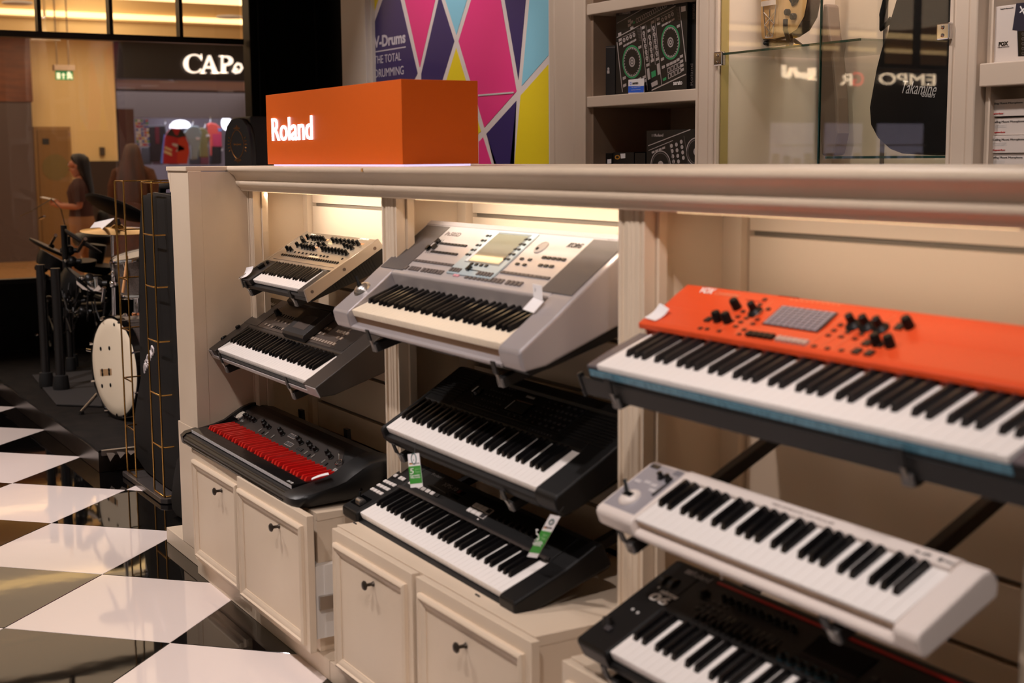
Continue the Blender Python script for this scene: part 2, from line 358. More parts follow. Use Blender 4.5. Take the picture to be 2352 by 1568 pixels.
# ------------------------------------------------------------------ base cabinets with drawers
KNOB = M('pewter', (74, 66, 58), .38, .8)
def strip_rings(p0, p1, inn, out, prof):
    """mitred moulding strip from p0 to p1 (outer corners, X Z), inn = unit vector to the inside"""
    d = Vector((p1[0] - p0[0], p1[1] - p0[1])).normalized(); R = []
    for p, s in ((p0, 1), (p1, -1)):
        R.append([(p[0] + d.x * s * w + inn[0] * w, -h, p[1] + d.y * s * w + inn[1] * w) for w, h in prof])
    return R
MP = [(0, 0), (0, .009), (.004, .013), (.010, .014), (.014, .009), (.019, .009), (.026, .004), (.031, .003), (.031, 0)]
def drawer(cab, x0, x1, yf, z0, z1, kx, box=False, lab=None):
    f = Wd(MB().box(x0, x1, yf, yf + .022, z0, z1).build('drawer', CREAM, cab, bevel=.0015))
    i = .026
    c = [(x0 + i, z0 + i * .7), (x1 - i, z0 + i * .7), (x1 - i, z1 - i * 1.3), (x0 + i, z1 - i * 1.3)]
    for k, inn in enumerate(((0, 1), (-1, 0), (0, -1), (1, 0))):
        r = strip_rings(c[k], c[(k + 1) % 4], inn, None, MP)
        o = MB().loft([[(a, yf + b, q) for a, b, q in ring] for ring in r]).build('moulding', CREAM, f, smooth=40)
    MB().lathe([(.0, 0), (.0075, 0), (.0065, .003), (.0045, .007), (.0045, .018), (.007, .021), (.0125, .024), (.0135, .027), (.010, .031), (0, .033)], (kx[0], yf, kx[1]), (0, -1, 0), 16).build('knob', KNOB, f, smooth=40)
    if box:
        b = MB().box(x0 + .05, x1 - .025, yf + .0225, yf + .38, z0 + .03, z0 + .25)
        b.build('drawer_box', WHITE, f); MB().box(x1 - .0245, x1 - .012, yf + .04, yf + .36, z0 + .12, z0 + .16).build('runner', STEEL, f)
    return f
def cabinet(lab, x0, x1, z1=.485):
    c = thing('drawer_cabinet', lab, 'cabinet', ((x0 + x1) / 2, 1.6, .062))
    Wd(MB().box(x0, x1, 1.49, 1.983, z1 - .022, z1).box(x0, x0 + .02, 1.49, 1.983, .0625, z1 - .022).box(x1 - .026, x1, 1.49, 1.983, .0625, z1 - .022).box(x0 + .02, x1 - .026, 1.49, 1.983, .0625, .08).box(x0 + .02, x1 - .026, 1.95, 1.983, .08, z1 - .022).build('carcass', CREAM, c, bevel=.0012))
    return c
def kpx(x, y, yf): p = at(x, y, Y=yf); return (p.x, p.z)
c1 = cabinet('left cream cabinet with two drawers under the red-keyed stage piano', -4.845, -3.68)
drawer(c1, -4.785, -4.262, 1.462, .073, .483, kpx(503, 1127, 1.452))
drawer(c1, -4.225, -3.625, 1.436, .085, .495, kpx(630, 1210, 1.42), True)
c2 = cabinet('middle cream cabinet whose two drawers stand below the keyboard with white pads', -3.53, -2.45)
drawer(c2, -3.503, -2.998, 1.462, .073, .486, kpx(850, 1342, 1.452))
drawer(c2, -2.975, -2.422, 1.462, .073, .486, kpx(1062, 1484, 1.452))
c3 = cabinet('right cream cabinet mostly cut off by the bottom edge of the photo', -2.31, -1.2)
drawer(c3, -2.30, -1.78, 1.462, .073, .486, (-2.04, .35)); drawer(c3, -1.76, -1.22, 1.462, .073, .486, (-1.49, .35))
# ------------------------------------------------------------------ orange illuminated sign box
OR = M('orange_acrylic', (208, 90, 18), .42, spec=.3)
ob = thing('sign_box', 'long orange box sign with glowing white lettering standing on the counter top', 'sign', (-4.15, 1.87, 1.491))
Wd(MB().box(-4.692, -3.598, 1.75, 2.0, 1.496, 1.738).build('box', OR, ob, bevel=.0012))
Wd(MB().box(-4.67, -3.62, 1.765, 1.985, 1.4905, 1.496).build('underglow', M('underglow', (225, 215, 255), emit=.9), ob))
p0 = at(627, 326, Y=1.7498); p1 = at(719, 320, Y=1.7498); ph = at(719, 264, Y=1.7498)
text('lettering', 'Roland', p1.x - p0.x, (ph.z - p1.z), M('glow_white', (245, 240, 255), emit=2.6), ob, ob.matrix_basis.inverted() @ Matrix(((1, 0, 0, p0.x), (0, 0, -1, 1.7497), (0, 1, 0, p1.z - .001), (0, 0, 0, 1))), bold=.0, depth=.004)
pg = MB().ball((-4.735, 1.80, 1.5035), .026, .012, .011, 14, 8).build('cable_plug', WHITE, smooth=60); tag(pg, 'small white oval plug lying on the counter left of the orange sign', 'plug')
# ------------------------------------------------------------------ keyboards
class KB:
    def __init__(s, name, label, pose, group='keyboards on the display unit'):
        x, y, z, t, yaw = pose[:5]
        s.u = Vector((cos(yaw), sin(yaw), 0)); h = Vector((-sin(yaw), cos(yaw), 0)); s.v = h * cos(t) + Vector((0, 0, sin(t))); s.n = s.u.cross(s.v)
        s.O = Vector((x, y, z)); s.mtx = frame(s.O, s.u, s.v, s.n); s.inv = s.mtx.inverted()
        s.th = thing(name, label, 'keyboard', group=group, mtx=s.mtx)
    def L(s, q, n):                              # pixel -> local (u, v) on the plane at height n
        d = at(*q, Y=CAM.y + 1) - CAM
        t = ((s.O + s.n * n - CAM).dot(s.n)) / d.dot(s.n); P = CAM + d * t - s.O
        return P.dot(s.u), P.dot(s.v)
    def b(s, mb, name, mats, parent=None, **k): return mb.build(name, mats, parent or s.th, **k)
    def box(s, name, mats, u0, u1, v0, v1, n0, n1, bevel=.0015, **k): return MB().box(u0, u1, v0, v1, n0, n1).build(name, mats, s.th, bevel=bevel, **k)
    def pr(s, name, mats, prof, u0, u1, bevel=.002, **k): return MB().prism(prof, 0, u0, u1).build(name, mats, s.th, bevel=bevel, **k)
    def keys(s, nw, start, pitch, L, wm=WKEY, bm=BKEY, v0=.048, bh=.0125, wn='white_key', bn='black_key', wt=.019):
        w = pitch - .0009
        def wk():
            return MB().prism([(0, -wt), (0, -.003), (.001, -.0008), (.003, 0), (L, 0), (L, -wt)], 0, -w / 2, w / 2)
        def bk():
            a = pitch * .285; c = pitch * .205; P = [(v0, 0, a), (v0 + .006, bh - .0015, c), (v0 + .010, bh, c * .8), (L - .001, bh, c * .8), (L - .001, bh - .0015, c), (L - .001, 0, a)]
            return MB().loft([[(-x, v, n) for v, n, x in P], [(x, v, n) for v, n, x in P]])
        for i in range(nw):
            piece(wn, ('w', round(pitch, 5), round(L, 4), wm.name, wn), wk, wm, s.th, T(pitch * (i + .5), 0, 0), smooth=30)
        off = {0: -.10, 1: .10, 3: -.13, 4: 0, 5: .13}
        for i in range(nw - 1):
            k = (i + start) % 7
            if k in off: piece(bn, ('b', round(pitch, 5), round(L, 4), bm.name, bn), bk, bm, s.th, T(pitch * (i + 1 + off[k]), 0, .0002), smooth=30)
        s.w = nw * pitch
    def btn(s, name, mat, q, n, wu, wv, h=.002, c=None, bev=0):
        u, v = s.L(q, n) if c is None else q
        return piece(name, ('btn', wu, wv, h, mat.name, name), lambda: MB().prism([(-wu / 2, -wv / 2), (wu / 2, -wv / 2), (wu / 2, wv / 2), (-wu / 2, wv / 2)], 2, 0, h), mat, s.th, s.tilt(u, v, n), bevel=bev)
    sl = 0.0; sv = 0; sn = 0
    def tilt(s, u, v, n):                        # seat pieces on the sloping control panel if one is set
        if s.sl: return T(u, v, s.sn + (v - s.sv) * math.tan(s.sl)) @ Matrix.Rotation(s.sl, 4, 'X')
        return T(u, v, n)
    def pn(s, v, d=0): return s.sn + (v - s.sv) * math.tan(s.sl) + d
    def row(s, name, mat, q0, q1, k, n, wu, wv, h=.002):
        a = s.L(q0, n); b = s.L(q1, n)
        for i in range(k):
            t = i / (k - 1) if k > 1 else 0
            s.btn(name, mat, (a[0] + (b[0] - a[0]) * t, a[1] + (b[1] - a[1]) * t), n, wu, wv, h, c=1)
    def knob(s, q, n, r=.008, h=.016, mat=None, c=None, name='knob'):
        u, v = s.L(q, n) if c is None else q; mat = mat or BLACK
        return piece(name, ('knob', r, h, mat.name, name), lambda: MB().lathe([(r * 1.25, 0), (r * 1.25, .002), (r, .003), (r * .85, h - .001), (r * .7, h), (0, h)], (0, 0, 0), n=14), mat, s.th, s.tilt(u, v, n), smooth=35)
    def txt(s, st, q0, q1, n, h, mat=GREYTXT, bold=0, sh=0, name='lettering', d=.0008):
        a = s.L(q0, n); b = s.L(q1, n)
        return text(name, st, abs(b[0] - a[0]), h, mat, s.th, s.tilt(a[0], a[1], n + .0004) @ T(0, 0, .0003), bold, d, sh)
    def quadp(s, name, mat, qs, n, h=.001, bevel=0):   # flat plate from four pixels
        P = [s.L(q, n) for q in qs]
        if s.sl: P3 = [(u, v, s.pn(v)) for u, v in P]
        else: P3 = [(u, v, n) for u, v in P]
        m = MB().loft([[(a, b_, c) for a, b_, c in P3], [(a, b_, c + h) for a, b_, c in P3]])
        return m.build(name, mat, s.th, bevel=bevel)
    def arms(s, us, h1, h2, D, lab, v0=-.024, hook=.0, hh=None, colour=BMETAL):
        """two wall bracket arms under the keyboard, each with a front hook"""
        sl = atan2(h2 - h1, D)
        dv = (s.v * cos(sl) - s.n * sin(sl)); dn = s.u.cross(dv)
        for u, side in zip(us, ('left', 'right')):
            P = s.O + s.u * u - s.n * (h1 + .014) + s.v * v0
            tmax = (1.984 - P.y) / dv.y
            M0 = frame(P, s.u, dv, dn)
            a = thing('bracket_arm', lab % side, 'bracket', group='wall bracket arms', mtx=M0)
            MB().box(-.013, .013, .004, tmax, -.013, .0125).build('arm', colour, a, bevel=.002)
            hk = hh or (h1 + .012)
            MB().prism([(-.0015, hk * .42), (-.0065, hk * .42), (-.006, hk), (-.002, hk)], 0, -.010, .010).build('front_hook', colour, a, bevel=.001)
            MB().tube([(0, .004, -.012), (0, -.004, hk * .45)], .0034, 8).build('hook_rod', STEEL, a)
            MB().box(-.0115, .0115, -.0015, .0038, -.012, .0095).build('end_cap', M('cap_grey', (110, 104, 100), .5), a, bevel=.001)
            W0 = M0.inverted()
            e = M0 @ Vector((0, tmax, 0))
            pb = MB().box(e.x - .03, e.x + .03, 1.976, 1.9845, e.z - .05, e.z + .035).build('wall_plate', colour, a, bevel=.0015)
            pb.matrix_local = W0
def card(name, label, cat, pts, depth=.0012, mats=PAPER, bend=0):
    """small paper tag from four world corners (fl, fr, br, bl)"""
    o = thing(name, label, cat, tuple(pts[0]))
    n = (pts[1] - pts[0]).cross(pts[3] - pts[0]).normalized()
    R = []
    for i in range(7):
        t = i / 6; a = pts[0].lerp(pts[3], t); b = pts[1].lerp(pts[2], t); k = n * (bend * sin(pi * t))
        R.append([a + k, b + k, b + k + n * depth, a + k + n * depth])
    Wd(MB().loft(R).build('card', mats, o)); return o, n
# ---- K1 small silver synthesizer
q1 = cr((540, 510, 900, 710), 2352)
k = KB('synthesizer', 'small silver synthesizer with rows of black knobs on the topmost left bracket', (-4.6258, 1.6565, 1.0952, .5273, .0027))
PI1 = 22 * .0203; uL, uR = -.072, .520
SV1 = M('champagne_panel', (176, 164, 148), .33, .75, bump=(500, .02, .001))
k.keys(22, 0, .0203, .1067, v0=.036, bh=.010, wt=.014)
for a, b in ((uL - .009, uL), (uR, uR + .010)): k.pr('side_cheek', STEEL, [(-.026, -.026), (-.016, .014), (.288, .016), (.292, -.018)], a, b, bevel=.001)
k.pr('body', BLACK, [(-.014, -.034), (-.014, -.018), (.1065, -.018), (.1065, -.002), (.288, .0), (.288, -.080), (.26, -.084), (.05, -.045)], uL + .0005, uR - .0005)
k.pr('key_block', DARK, [(-.014, -.0175), (-.014, .004), (.116, .008), (.116, -.0175)], uL + .001, -.001)
k.pr('key_block', DARK, [(-.014, -.0175), (-.014, .004), (.1, .008), (.1, -.0175)], PI1 + .001, uR - .001)
k.pr('control_panel', SV1, [(.104, .0005), (.104, .009), (.118, .0105), (.287, .0125), (.287, .0008)], uL + .001, uR - .001, bevel=.0008)
k.sl, k.sv, k.sn = radians(.68), .118, .0106
k.quadp('seam', BTXT, [q1(575, 540), q1(1482, 684), q1(1482, 688), q1(575, 545)], .0106, .0004)
for (x0, y0), (x1, y1), c in (((1025, 275), (1030, 300), 2), ((1110, 250), (1110, 250), 1), ((1180, 265), (1345, 280), 5), ((1490, 300), (1860, 345), 7), ((800, 420), (850, 430), 2), ((950, 365), (950, 365), 1), ((1020, 385), (1190, 415), 5), ((1275, 355), (1350, 365), 2), ((1330, 425), (1680, 485), 8), ((1660, 375), (1760, 405), 3), ((1045, 310), (1045, 310), 1)):
    a = k.L(q1(x0, y0), .012); b = k.L(q1(x1, y1), .012)
    for i in range(c):
        t = i / (c - 1) if c > 1 else 0
        k.knob((a[0] + (b[0] - a[0]) * t, a[1] + (b[1] - a[1]) * t), .012, .0068, .019, GLOSSB, c=1)
k.row('button', GLOSSB, q1(710, 487), q1(1535, 612), 26, .012, .0085, .009, .004)
for (x0, y0), (x1, y1), c in (((900, 450), (1070, 475), 4), ((1135, 480), (1215, 495), 3), ((1285, 505), (1385, 520), 3), ((1090, 310), (1200, 320), 3), ((1140, 345), (1240, 350), 3), ((1450, 385), (1560, 400), 3), ((1607, 552), (1607, 552), 1)): k.row('button', BLACK, q1(x0, y0), q1(x1, y1), c, .012, .007, .007, .003)
ORG = M('orange_print', (232, 150, 104), .5)
for a, b in (((1060, 228), (1100, 222)), ((1355, 262), (1420, 258)), ((1180, 380), (1250, 374)), ((1865, 325), (1945, 322)), ((1140, 232), (1165, 230))):
    P = k.L(q1(*a), .0125); Q = k.L(q1(*b), .0125); k.btn('label_strip', ORG, ((P[0] + Q[0]) / 2, P[1]), .012, round(abs(Q[0] - P[0]), 3), .008, .0006, c=1)
P = k.L(q1(1180, 515), .0125); k.btn('label_strip', M('cream_print', (226, 208, 170), .5), P, .012, .085, .007, .0006, c=1)
k.quadp('display', M('lcd_champagne', (196, 182, 150), .2), [q1(1385, 330), q1(1450, 340), q1(1475, 300), q1(1420, 290)], .012, .0008)
k.txt('Roland', q1(1130, 190), q1(1205, 190), .0125, .008, WTXT, .01)
k.txt('JUPITER-Xm', q1(1845, 268), q1(2005, 268), .0125, .013, WTXT, .02)
for x, y in ((2080, 357), (1620, 682), (1155, 1015)):
    u, v = k.L(q1(x, y), 0.0); zz = {2080: .262, 1620: .135, 1155: .004}[x]
    MB().lathe([(0, .0), (.0055, 0), (.0055, .0012), (.002, .0012), (.0018, .0004), (0, .0004)], (uR + .0101, zz, -.004 + .0), (1, 0, 0), 12).build('screw', M('screw', (110, 98, 92), .4, .6), k.th, smooth=40)
for i in range(17): k.box('vent_slot', M('slot_black', (6, 6, 6), .8), uR - .0004, uR + .0006, .075 + i * .010, .079 + i * .010, -.039 - .186 * (.025 + i * .010), -.026, bevel=0)
MB().box(-.055, -.03, .045, .07, .004, .006).build('bender_plate', BLACK, k.th); MB().prism([(-.05, .05), (-.035, .05), (-.032, .075), (-.054, .075)], 2, .006, .02).build('pitch_stick', BLACK, k.th, bevel=.003)
MB().lathe([(.006, 0), (.006, .008), (.005, .01), (0, .01)], (-.04, .09, .007)).build('knob', BLACK, k.th, smooth=40)
k.arms((-.055, .372), .036, .075, .28, 'black wall bracket arm under the %s side of the small silver synthesizer', v0=-.018)
c_, n_ = card('price_tag', 'white folded price tag at the left front corner of the small silver synthesizer', 'price tag', [k.mtx @ Vector((-.09, -.02, .006)), k.mtx @ Vector((-.035, -.006, .012)), k.mtx @ Vector((-.03, .036, .030)), k.mtx @ Vector((-.085, .026, .026))], bend=-.006)
# ---- K2 dark arranger
q2 = cr((460, 670, 900, 930), 2352)
k = KB('arranger_keyboard', 'dark grey arranger keyboard with a raised screen, second from top in the left bay', (-4.7944, 1.5755, .8351, .4771, -.0029))
BR2 = M('bronze_grey', (58, 51, 46), .36, .25); BRP = M('bronze_panel', (78, 66, 58), .42, .2)
k.keys(36, 0, .0235, .1346)
UL, UR = -.121, .955
side = [(-.013, -.036), (-.013, -.001), (.14, .013), (.30, .0285), (.306, .02), (.306, -.10), (.03, -.055)]
k.pr('end_block', BR2, side, UL, -.0035, bevel=.003); k.pr('end_block', BR2, side, .8495, UR, bevel=.003)
k.pr('bottom_case', BLACK, [(-.012, -.036), (-.012, -.0205), (.136, -.0205), (.136, -.021), (.304, -.021), (.304, -.1), (.03, -.055)], -.003, .849)
k.pr('control_panel', BR2, [(.1362, -.0205), (.1362, .0075), (.141, .012), (.300, .0285), (.305, .02), (.305, -.0205)], -.003, .849)
k.box('front_strip', SILVER, UL + .003, UR - .003, -.0165, -.0132, -.036, -.022, bevel=.001)
k.box('corner_cap', SILVER, .872, UR, -.0168, -.0132, -.036, -.003, bevel=.001)
k.box('jack_plate', SILVER, UL, -.03, -.0168, -.0132, -.036, -.003, bevel=.001)
k.box('jack_recess', GLOSSB, -.10, -.055, -.0175, -.0165, -.028, -.010, bevel=0)
k.sl, k.sv, k.sn = radians(5.5), .141, .0125
wd_ = k.pr('screen_housing', DARK, [(.1385, .014), (.1385, .030), (.146, .037), (.268, .056), (.272, .026)], .366, .556)
k.b(MB().loft([[(.41, .168, .0408), (.515, .168, .0408), (.515, .232, .0508), (.41, .232, .0508)], [(.41, .168, .0415), (.515, .168, .0415), (.515, .232, .0515), (.41, .232, .0515)]]), 'screen', M('off_screen', (92, 82, 76), .12))
k.pr('rear_hump', DARK, [(.284, .0275), (.284, .046), (.303, .052), (.308, .045), (.308, .02)], .10, .848)
MB().box(.62, .76, .3085, .314, .0, .06).build('music_rest_slot', GLOSSB, k.th)
for a, b in ((-.068, .068), (.745, .845)):
    p0 = k.pn(.150); k.b(MB().loft([[(a, .150, k.pn(.150)), (b, .150, k.pn(.150)), (b, .266, k.pn(.266)), (a, .266, k.pn(.266))], [(a, .150, k.pn(.150, .0016)), (b, .150, k.pn(.150, .0016)), (b, .266, k.pn(.266, .0016)), (a, .266, k.pn(.266, .0016))]]), 'speaker_cover', M('speaker_cover', (52, 46, 42), .3), bevel=.0008)
a = .074; b = .362; k.b(MB().loft([[(a, .15, k.pn(.15)), (b, .15, k.pn(.15)), (b, .268, k.pn(.268)), (a, .268, k.pn(.268))], [(a, .15, k.pn(.15, .0012)), (b, .15, k.pn(.15, .0012)), (b, .268, k.pn(.268, .0012)), (a, .268, k.pn(.268, .0012))]]), 'panel_inlay', BRP)
a = .562; b = .742; k.b(MB().loft([[(a, .15, k.pn(.15)), (b, .15, k.pn(.15)), (b, .268, k.pn(.268)), (a, .268, k.pn(.268))], [(a, .15, k.pn(.15, .0012)), (b, .15, k.pn(.15, .0012)), (b, .268, k.pn(.268, .0012)), (a, .268, k.pn(.268, .0012))]]), 'panel_inlay', BRP)
k.sn += .0012
PB2 = M('beige_button', (150, 134, 120), .4); DB2 = M('dark_button', (34, 30, 28), .35)
k.knob(q2(960, 270), .024, .011, .022, BLACK)
k.row('button', DB2, q2(985, 285), q2(1160, 335), 7, .022, .011, .013, .003)
for y0, y1, x0, x1, c, m_ in ((345, 395, 930, 1105, 5, PB2), (390, 425, 805, 880, 3, PB2), (420, 445, 905, 985, 4, DB2), (450, 465, 1010, 1045, 2, PB2)): k.row('button', m_, q2(x0, y0), q2(x1, y1), c, .02, .014, .011, .003)
k.row('button', PB2, q2(1345, 552), q2(1640, 635), 10, .02, .0155, .012, .003)
k.row('button', PB2, q2(1500, 430), q2(1585, 455), 3, .024, .013, .011, .003); k.row('button', PB2, q2(1690, 480), q2(1805, 510), 4, .024, .015, .012, .003)
k.row('button', PB2, q2(1470, 500), q2(1520, 512), 2, .022, .014, .012, .003); k.row('button', PB2, q2(1685, 555), q2(1730, 570), 2, .022, .014, .012, .003)
k.txt('Roland', q2(828, 150), q2(915, 150), .028, .016, GREYTXT, .012)
k.sl = 0
MB().lathe([(.016, 0), (.016, .003), (.012, .006), (0, .007)], (-.075, .055, .005)).build('stick_boot', GLOSSB, k.th, smooth=40); MB().tube([(-.075, .055, .008), (-.082, .066, .032)], .0045).build('pitch_stick', GLOSSB, k.th, smooth=40)
MB().lathe([(.010, 0), (.009, .009), (0, .009)], (-.055, .118, .011)).build('knob', BLACK, k.th, smooth=40)
k.arms((.045, .700), .056, .101, .27, 'black wall bracket arm under the %s side of the dark grey arranger keyboard', v0=-.02)
# ---- K3 stage piano with red keys
q3 = cr((420, 920, 900, 1190), 2352)
k = KB('stage_piano', 'black stage piano with red sharps and black naturals lying on the left cabinet', (-4.8361, 1.4813, .5419, .0532, -.0105))
RED = M('red_key', (196, 22, 20), .2, coat=.3); NAT = M('black_natural', (24, 22, 22), .14); SH3 = M('satin_shell', (18, 17, 17), .38, spec=.4); PN3 = M('brown_black_panel', (50, 43, 39), .36, .2)
k.keys(43, 2, .0235, .1497, wm=NAT, bm=RED, wn='black_natural_key', bn='red_sharp_key', v0=.05, wt=.012)
KF = M('pale_key_front', (206, 202, 202), .35)
for i in range(43): piece('key_front', 'kf3', lambda: MB().box(-.0108, .0108, -.0012, .0, -.0115, -.0012), KF, k.th, T(.0235 * (i + .5), 0, 0))
lip = [(-.024, -.020), (-.033, -.026), (-.030, -.050), (-.016, -.051), (-.010, -.0535), (.30, -.0535), (.335, -.03), (.335, .02), (.30, .048), (.262, .056), (.232, .047), (.215, .037), (.153, .004), (.153, -.0125), (-.020, -.0145)]
k.pr('shell', SH3, lip, -.006, 1.0165, bevel=.003)
# curved end arms: side outline sweeps up from the front lip to the rear crest
def arm_prof(s_):
    top = [(-.034, -.022), (-.02, -.012), (.03, -.004), (.09, .004), (.13, .014), (.165, .033), (.2, .050), (.235, .060), (.27, .060), (.305, .05), (.338, .02)]
    return [(v, n) for v, n in top] + [(.338, -.03), (.30, -.0535), (-.008, -.0535), (-.016, -.0515), (-.031, -.049)]
rings = []
for uu, sc_, dn in ((-.0065, 1, 0), (-.03, 1, 0), (-.045, .985, -.002), (-.056, .95, -.007), (-.060, .90, -.012)):
    c0 = (.15, -.02); rings.append([(uu, c0[0] + (v - c0[0]) * sc_, c0[1] + (n - c0[1]) * sc_ + dn * 0) for v, n in arm_prof(0)])
k.b(MB().loft(rings), 'left_arm', SH3, smooth=50)
rings = []
for uu, sc_ in ((1.017, 1), (1.045, 1), (1.075, .985), (1.098, .94), (1.112, .87), (1.117, .80)):
    c0 = (.15, -.01); rings.append([(uu, c0[0] + (v - c0[0]) * sc_, c0[1] + (n - c0[1]) * sc_) for v, n in arm_prof(0)])
k.b(MB().loft(rings), 'right_arm', SH3, smooth=50)
k.box('seam_line', GLOSSB, -.002, 1.012, -.0345, -.031, -.0405, -.0385, bevel=0)
k.sl, k.sv, k.sn = atan2(.033, .062), .153, .0045
k.quadp('control_panel', PN3, [q3(565, 250), q3(1735, 845), q3(1830, 640), q3(725, 110)], .02, .0008)
k.sn += .001
ps = lambda u, f: (u, .153 + .062 * f)
for u in (.055, .085, .115, .150, .232, .262, .30, .395, .435, .57, .61, .665, .705, .74, .825, .865): k.knob(ps(u, .60 + .12 * (u in (.232, .395, .57, .665, .825))), .02, .0085, .016, BLACK, c=1)
for u in (.265, .335, .395, .705, .765, .855): k.btn('rocker_switch', M('grey_switch', (110, 104, 98), .4), ps(u, .25), .02, .008, .016, .003, c=1)
for u in (.30, .735, .885): k.btn('button', BLACK, ps(u, .2), .02, .009, .012, .003, c=1)
for u0, f in ((.475, .74), (.515, .28)):
    k.btn('display_frame', M('lcd_frame', (150, 140, 134), .25), ps(u0 + .03, f), .02, .062, .017, .001, c=1)
    for i in range(4): k.btn('digit_window', BTXT, ps(u0 + .008 + i * .0148, f), .0215, .011, .013, .0018, c=1)
for i in range(4): k.btn('button', DARK, ps(.625 + .012 * i, .28), .02, .010, .012, .003, c=1)
m_ = k.tilt(.012, .153 + .062 * .52, 0)
vu = MB().box(-.026, .026, -.022, .024, 0, .006).build('meter', CHROME, k.th, bevel=.003); vu.matrix_local = m_
MB().lathe([(.020, 0), (.018, .002), (.010, .002), (0, .003)], (0, 0, .0062)).build('dial_face', M('meter_face', (215, 205, 190), .3), vu, smooth=40)
for a_ in range(4): MB().lathe([(.004, 0), (.003, .002), (0, .0024)], ((-.02, .02, .02, -.02)[a_], (-.016, -.016, .018, .018)[a_], .0062)).build('screw', CHROME, vu)
o = MB().tube([(.012 * cos(t * pi / 5), .012 * sin(t * pi / 5), .006) for t in range(10)], .0022, 6, True).build('switch_ring', CHROME, k.th, smooth=60); o.matrix_local = k.tilt(.945, .185, 0)
o = MB().tube([(0, 0, .002), (-.008, .014, .022)], [.0028, .0022], 8).build('toggle_switch', CHROME, k.th, smooth=60); o.matrix_local = k.tilt(.935, .190, 0)
text('lettering', 'KORG', .032, .012, GREYTXT, k.th, k.tilt(.955, .156, 0) @ T(0, 0, .0008))
text('lettering', 'SV', .03, .01, GREYTXT, k.th, k.tilt(.05, .166, 0) @ T(0, 0, .0008))
k.sl = 0
text('lettering', 'SV-1 73', .04, .009, WTXT, k.th, T(.952, .006, .0004), .02)
for u in (.20, .62):
    MB().box(u, u + .03, .3385, .352, -.01, .055).build('rear_foot', BLACK, k.th)
for u in (.03, .98): MB().prism([(.0, -.0540), (.0, -.0557), (.29, -.0711), (.29, -.0540)], 0, u, u + .05).build('rubber_foot', BLACK, k.th)
A = k.mtx
card('price_tag', 'white crumpled price tag on the right end of the red-keyed stage piano', 'price tag', [A @ Vector((1.02, .062, .012)), A @ Vector((1.05, .05, .015)), A @ Vector((1.068, .10, .026)), A @ Vector((1.036, .11, .024))], bend=.002)
# ---- K4 silver arranger
q4 = cr((740, 460, 1460, 860), 2352)
k = KB('workstation_keyboard', 'large silver keyboard with a colour screen and ivory keys in the middle bay', (-3.5499, 1.5588, 1.0921, .3754, -.0037))
IVO = M('ivory_key', (246, 230, 206), .24); SLV = M('silver_case', (188, 182, 184), .3, .45); SLP = M('silver_panel', (196, 190, 190), .36, .4); GRL = M('speaker_cloth', (84, 77, 74), .55, bump=(900, .5, .002))
k.keys(36, 0, .0235, .1500, wm=IVO, bh=.0135)
UL, UR = -.108, .948
S4 = [(-.018, -.052), (-.020, -.034), (-.016, -.006), (-.008, .0), (.10, .030), (.155, .0475), (.36, .104), (.374, .104), (.382, .085), (.382, -.065), (.04, -.065)]
k.pr('end_block', SLV, S4, UL, -.0035, bevel=.005, seg=3); k.pr('end_block', SLV, S4, .8495, UR, bevel=.008, seg=3)
k.pr('front_rail', SLV, [(-.019, -.052), (-.0195, -.044), (-.012, -.0405), (.05, -.040), (.05, -.05)], -.003, .849)
k.pr('key_gap_shade', M('ochre_shadow_strip', (150, 112, 74), .6), [(.004, -.0398), (.004, -.0198), (.05, -.0198), (.05, -.0398)], -.003, .849, bevel=0)  # ochre strip gives the gap beneath the keys its shade as colour
k.pr('bottom_case', BLACK, [(-.004, -.0655), (-.015, -.0525), (.05, -.0525), (.05, -.0215), (.150, -.0205), (.37, -.02), (.381, -.02), (.381, -.10), (.05, -.0755)], UL + .004, UR - .006)
k.pr('control_panel', SLP, [(.1525, -.020), (.1525, .044), (.156, .0478), (.36, .104), (.374, .104), (.380, .085), (.380, -.0195)], -.003, .849, bevel=.003)
k.sl, k.sv, k.sn = atan2(.0562, .204), .156, .0481
n4 = lambda v: .0481 + (v - .156) * .2755
def strip(name, m, u0, u1, v0, v1, h=.0012, bev=0):
    R = [[(u0, v0, k.pn(v0, d)), (u1, v0, k.pn(v0, d)), (u1, v1, k.pn(v1, d)), (u0, v1, k.pn(v1, d))] for d in (0, h)]
    return MB().loft(R).build(name, m, k.th, bevel=bev)
strip('speaker_grille', GRL, -.094, .052, .166, .352, .002, .004); strip('speaker_grille', GRL, .795, .936, .166, .352, .002, .004)
strip('rear_ridge', SLV, -.10, .94, .356, .372, .003, .001)
BZ = M('blue_grey_bezel', (168, 184, 190), .28)
strip('screen_bezel', BZ, .300, .545, .178, .352, .004, .0015)
k.sn += .004
strip('screen_frame', M('grey_frame', (110, 118, 124), .3), .335, .520, .224, .345, .0008)
k.sn += .0008
strip('screen_bevel', M('pale_bevel', (206, 214, 222), .3), .336, .351, .226, .342, .001)
strip('screen', M('lcd_off', (120, 124, 110), .06, coat=.6), .352, .512, .228, .338, .0006)
k.sn -= .0048
G4 = M('grey_button', (92, 84, 82), .42)
def brow(c, u0, u1, v, n_, wu, wv, m=G4, h=.003):
    for i in range(n_): k.btn('button', m, (u0 + (u1 - u0) * (i / (n_ - 1) if n_ > 1 else 0), v), .06, wu, wv, h, c=1)
brow(0, .065, .285, .209, 12, .0165, .008); brow(0, .560, .775, .209, 12, .0165, .008)
for u0, u1, c in ((.06, .06, 1), (.088, .135, 4), (.165, .205, 3), (.222, .238, 2), (.258, .274, 2), (.42, .485, 4), (.505, .60, 6), (.63, .69, 4)): brow(0, u0, u1, .178, c, .013, .015)
brow(0, .355, .37, .178, 2, .013, .012, M('pink_button', (214, 150, 160), .4))
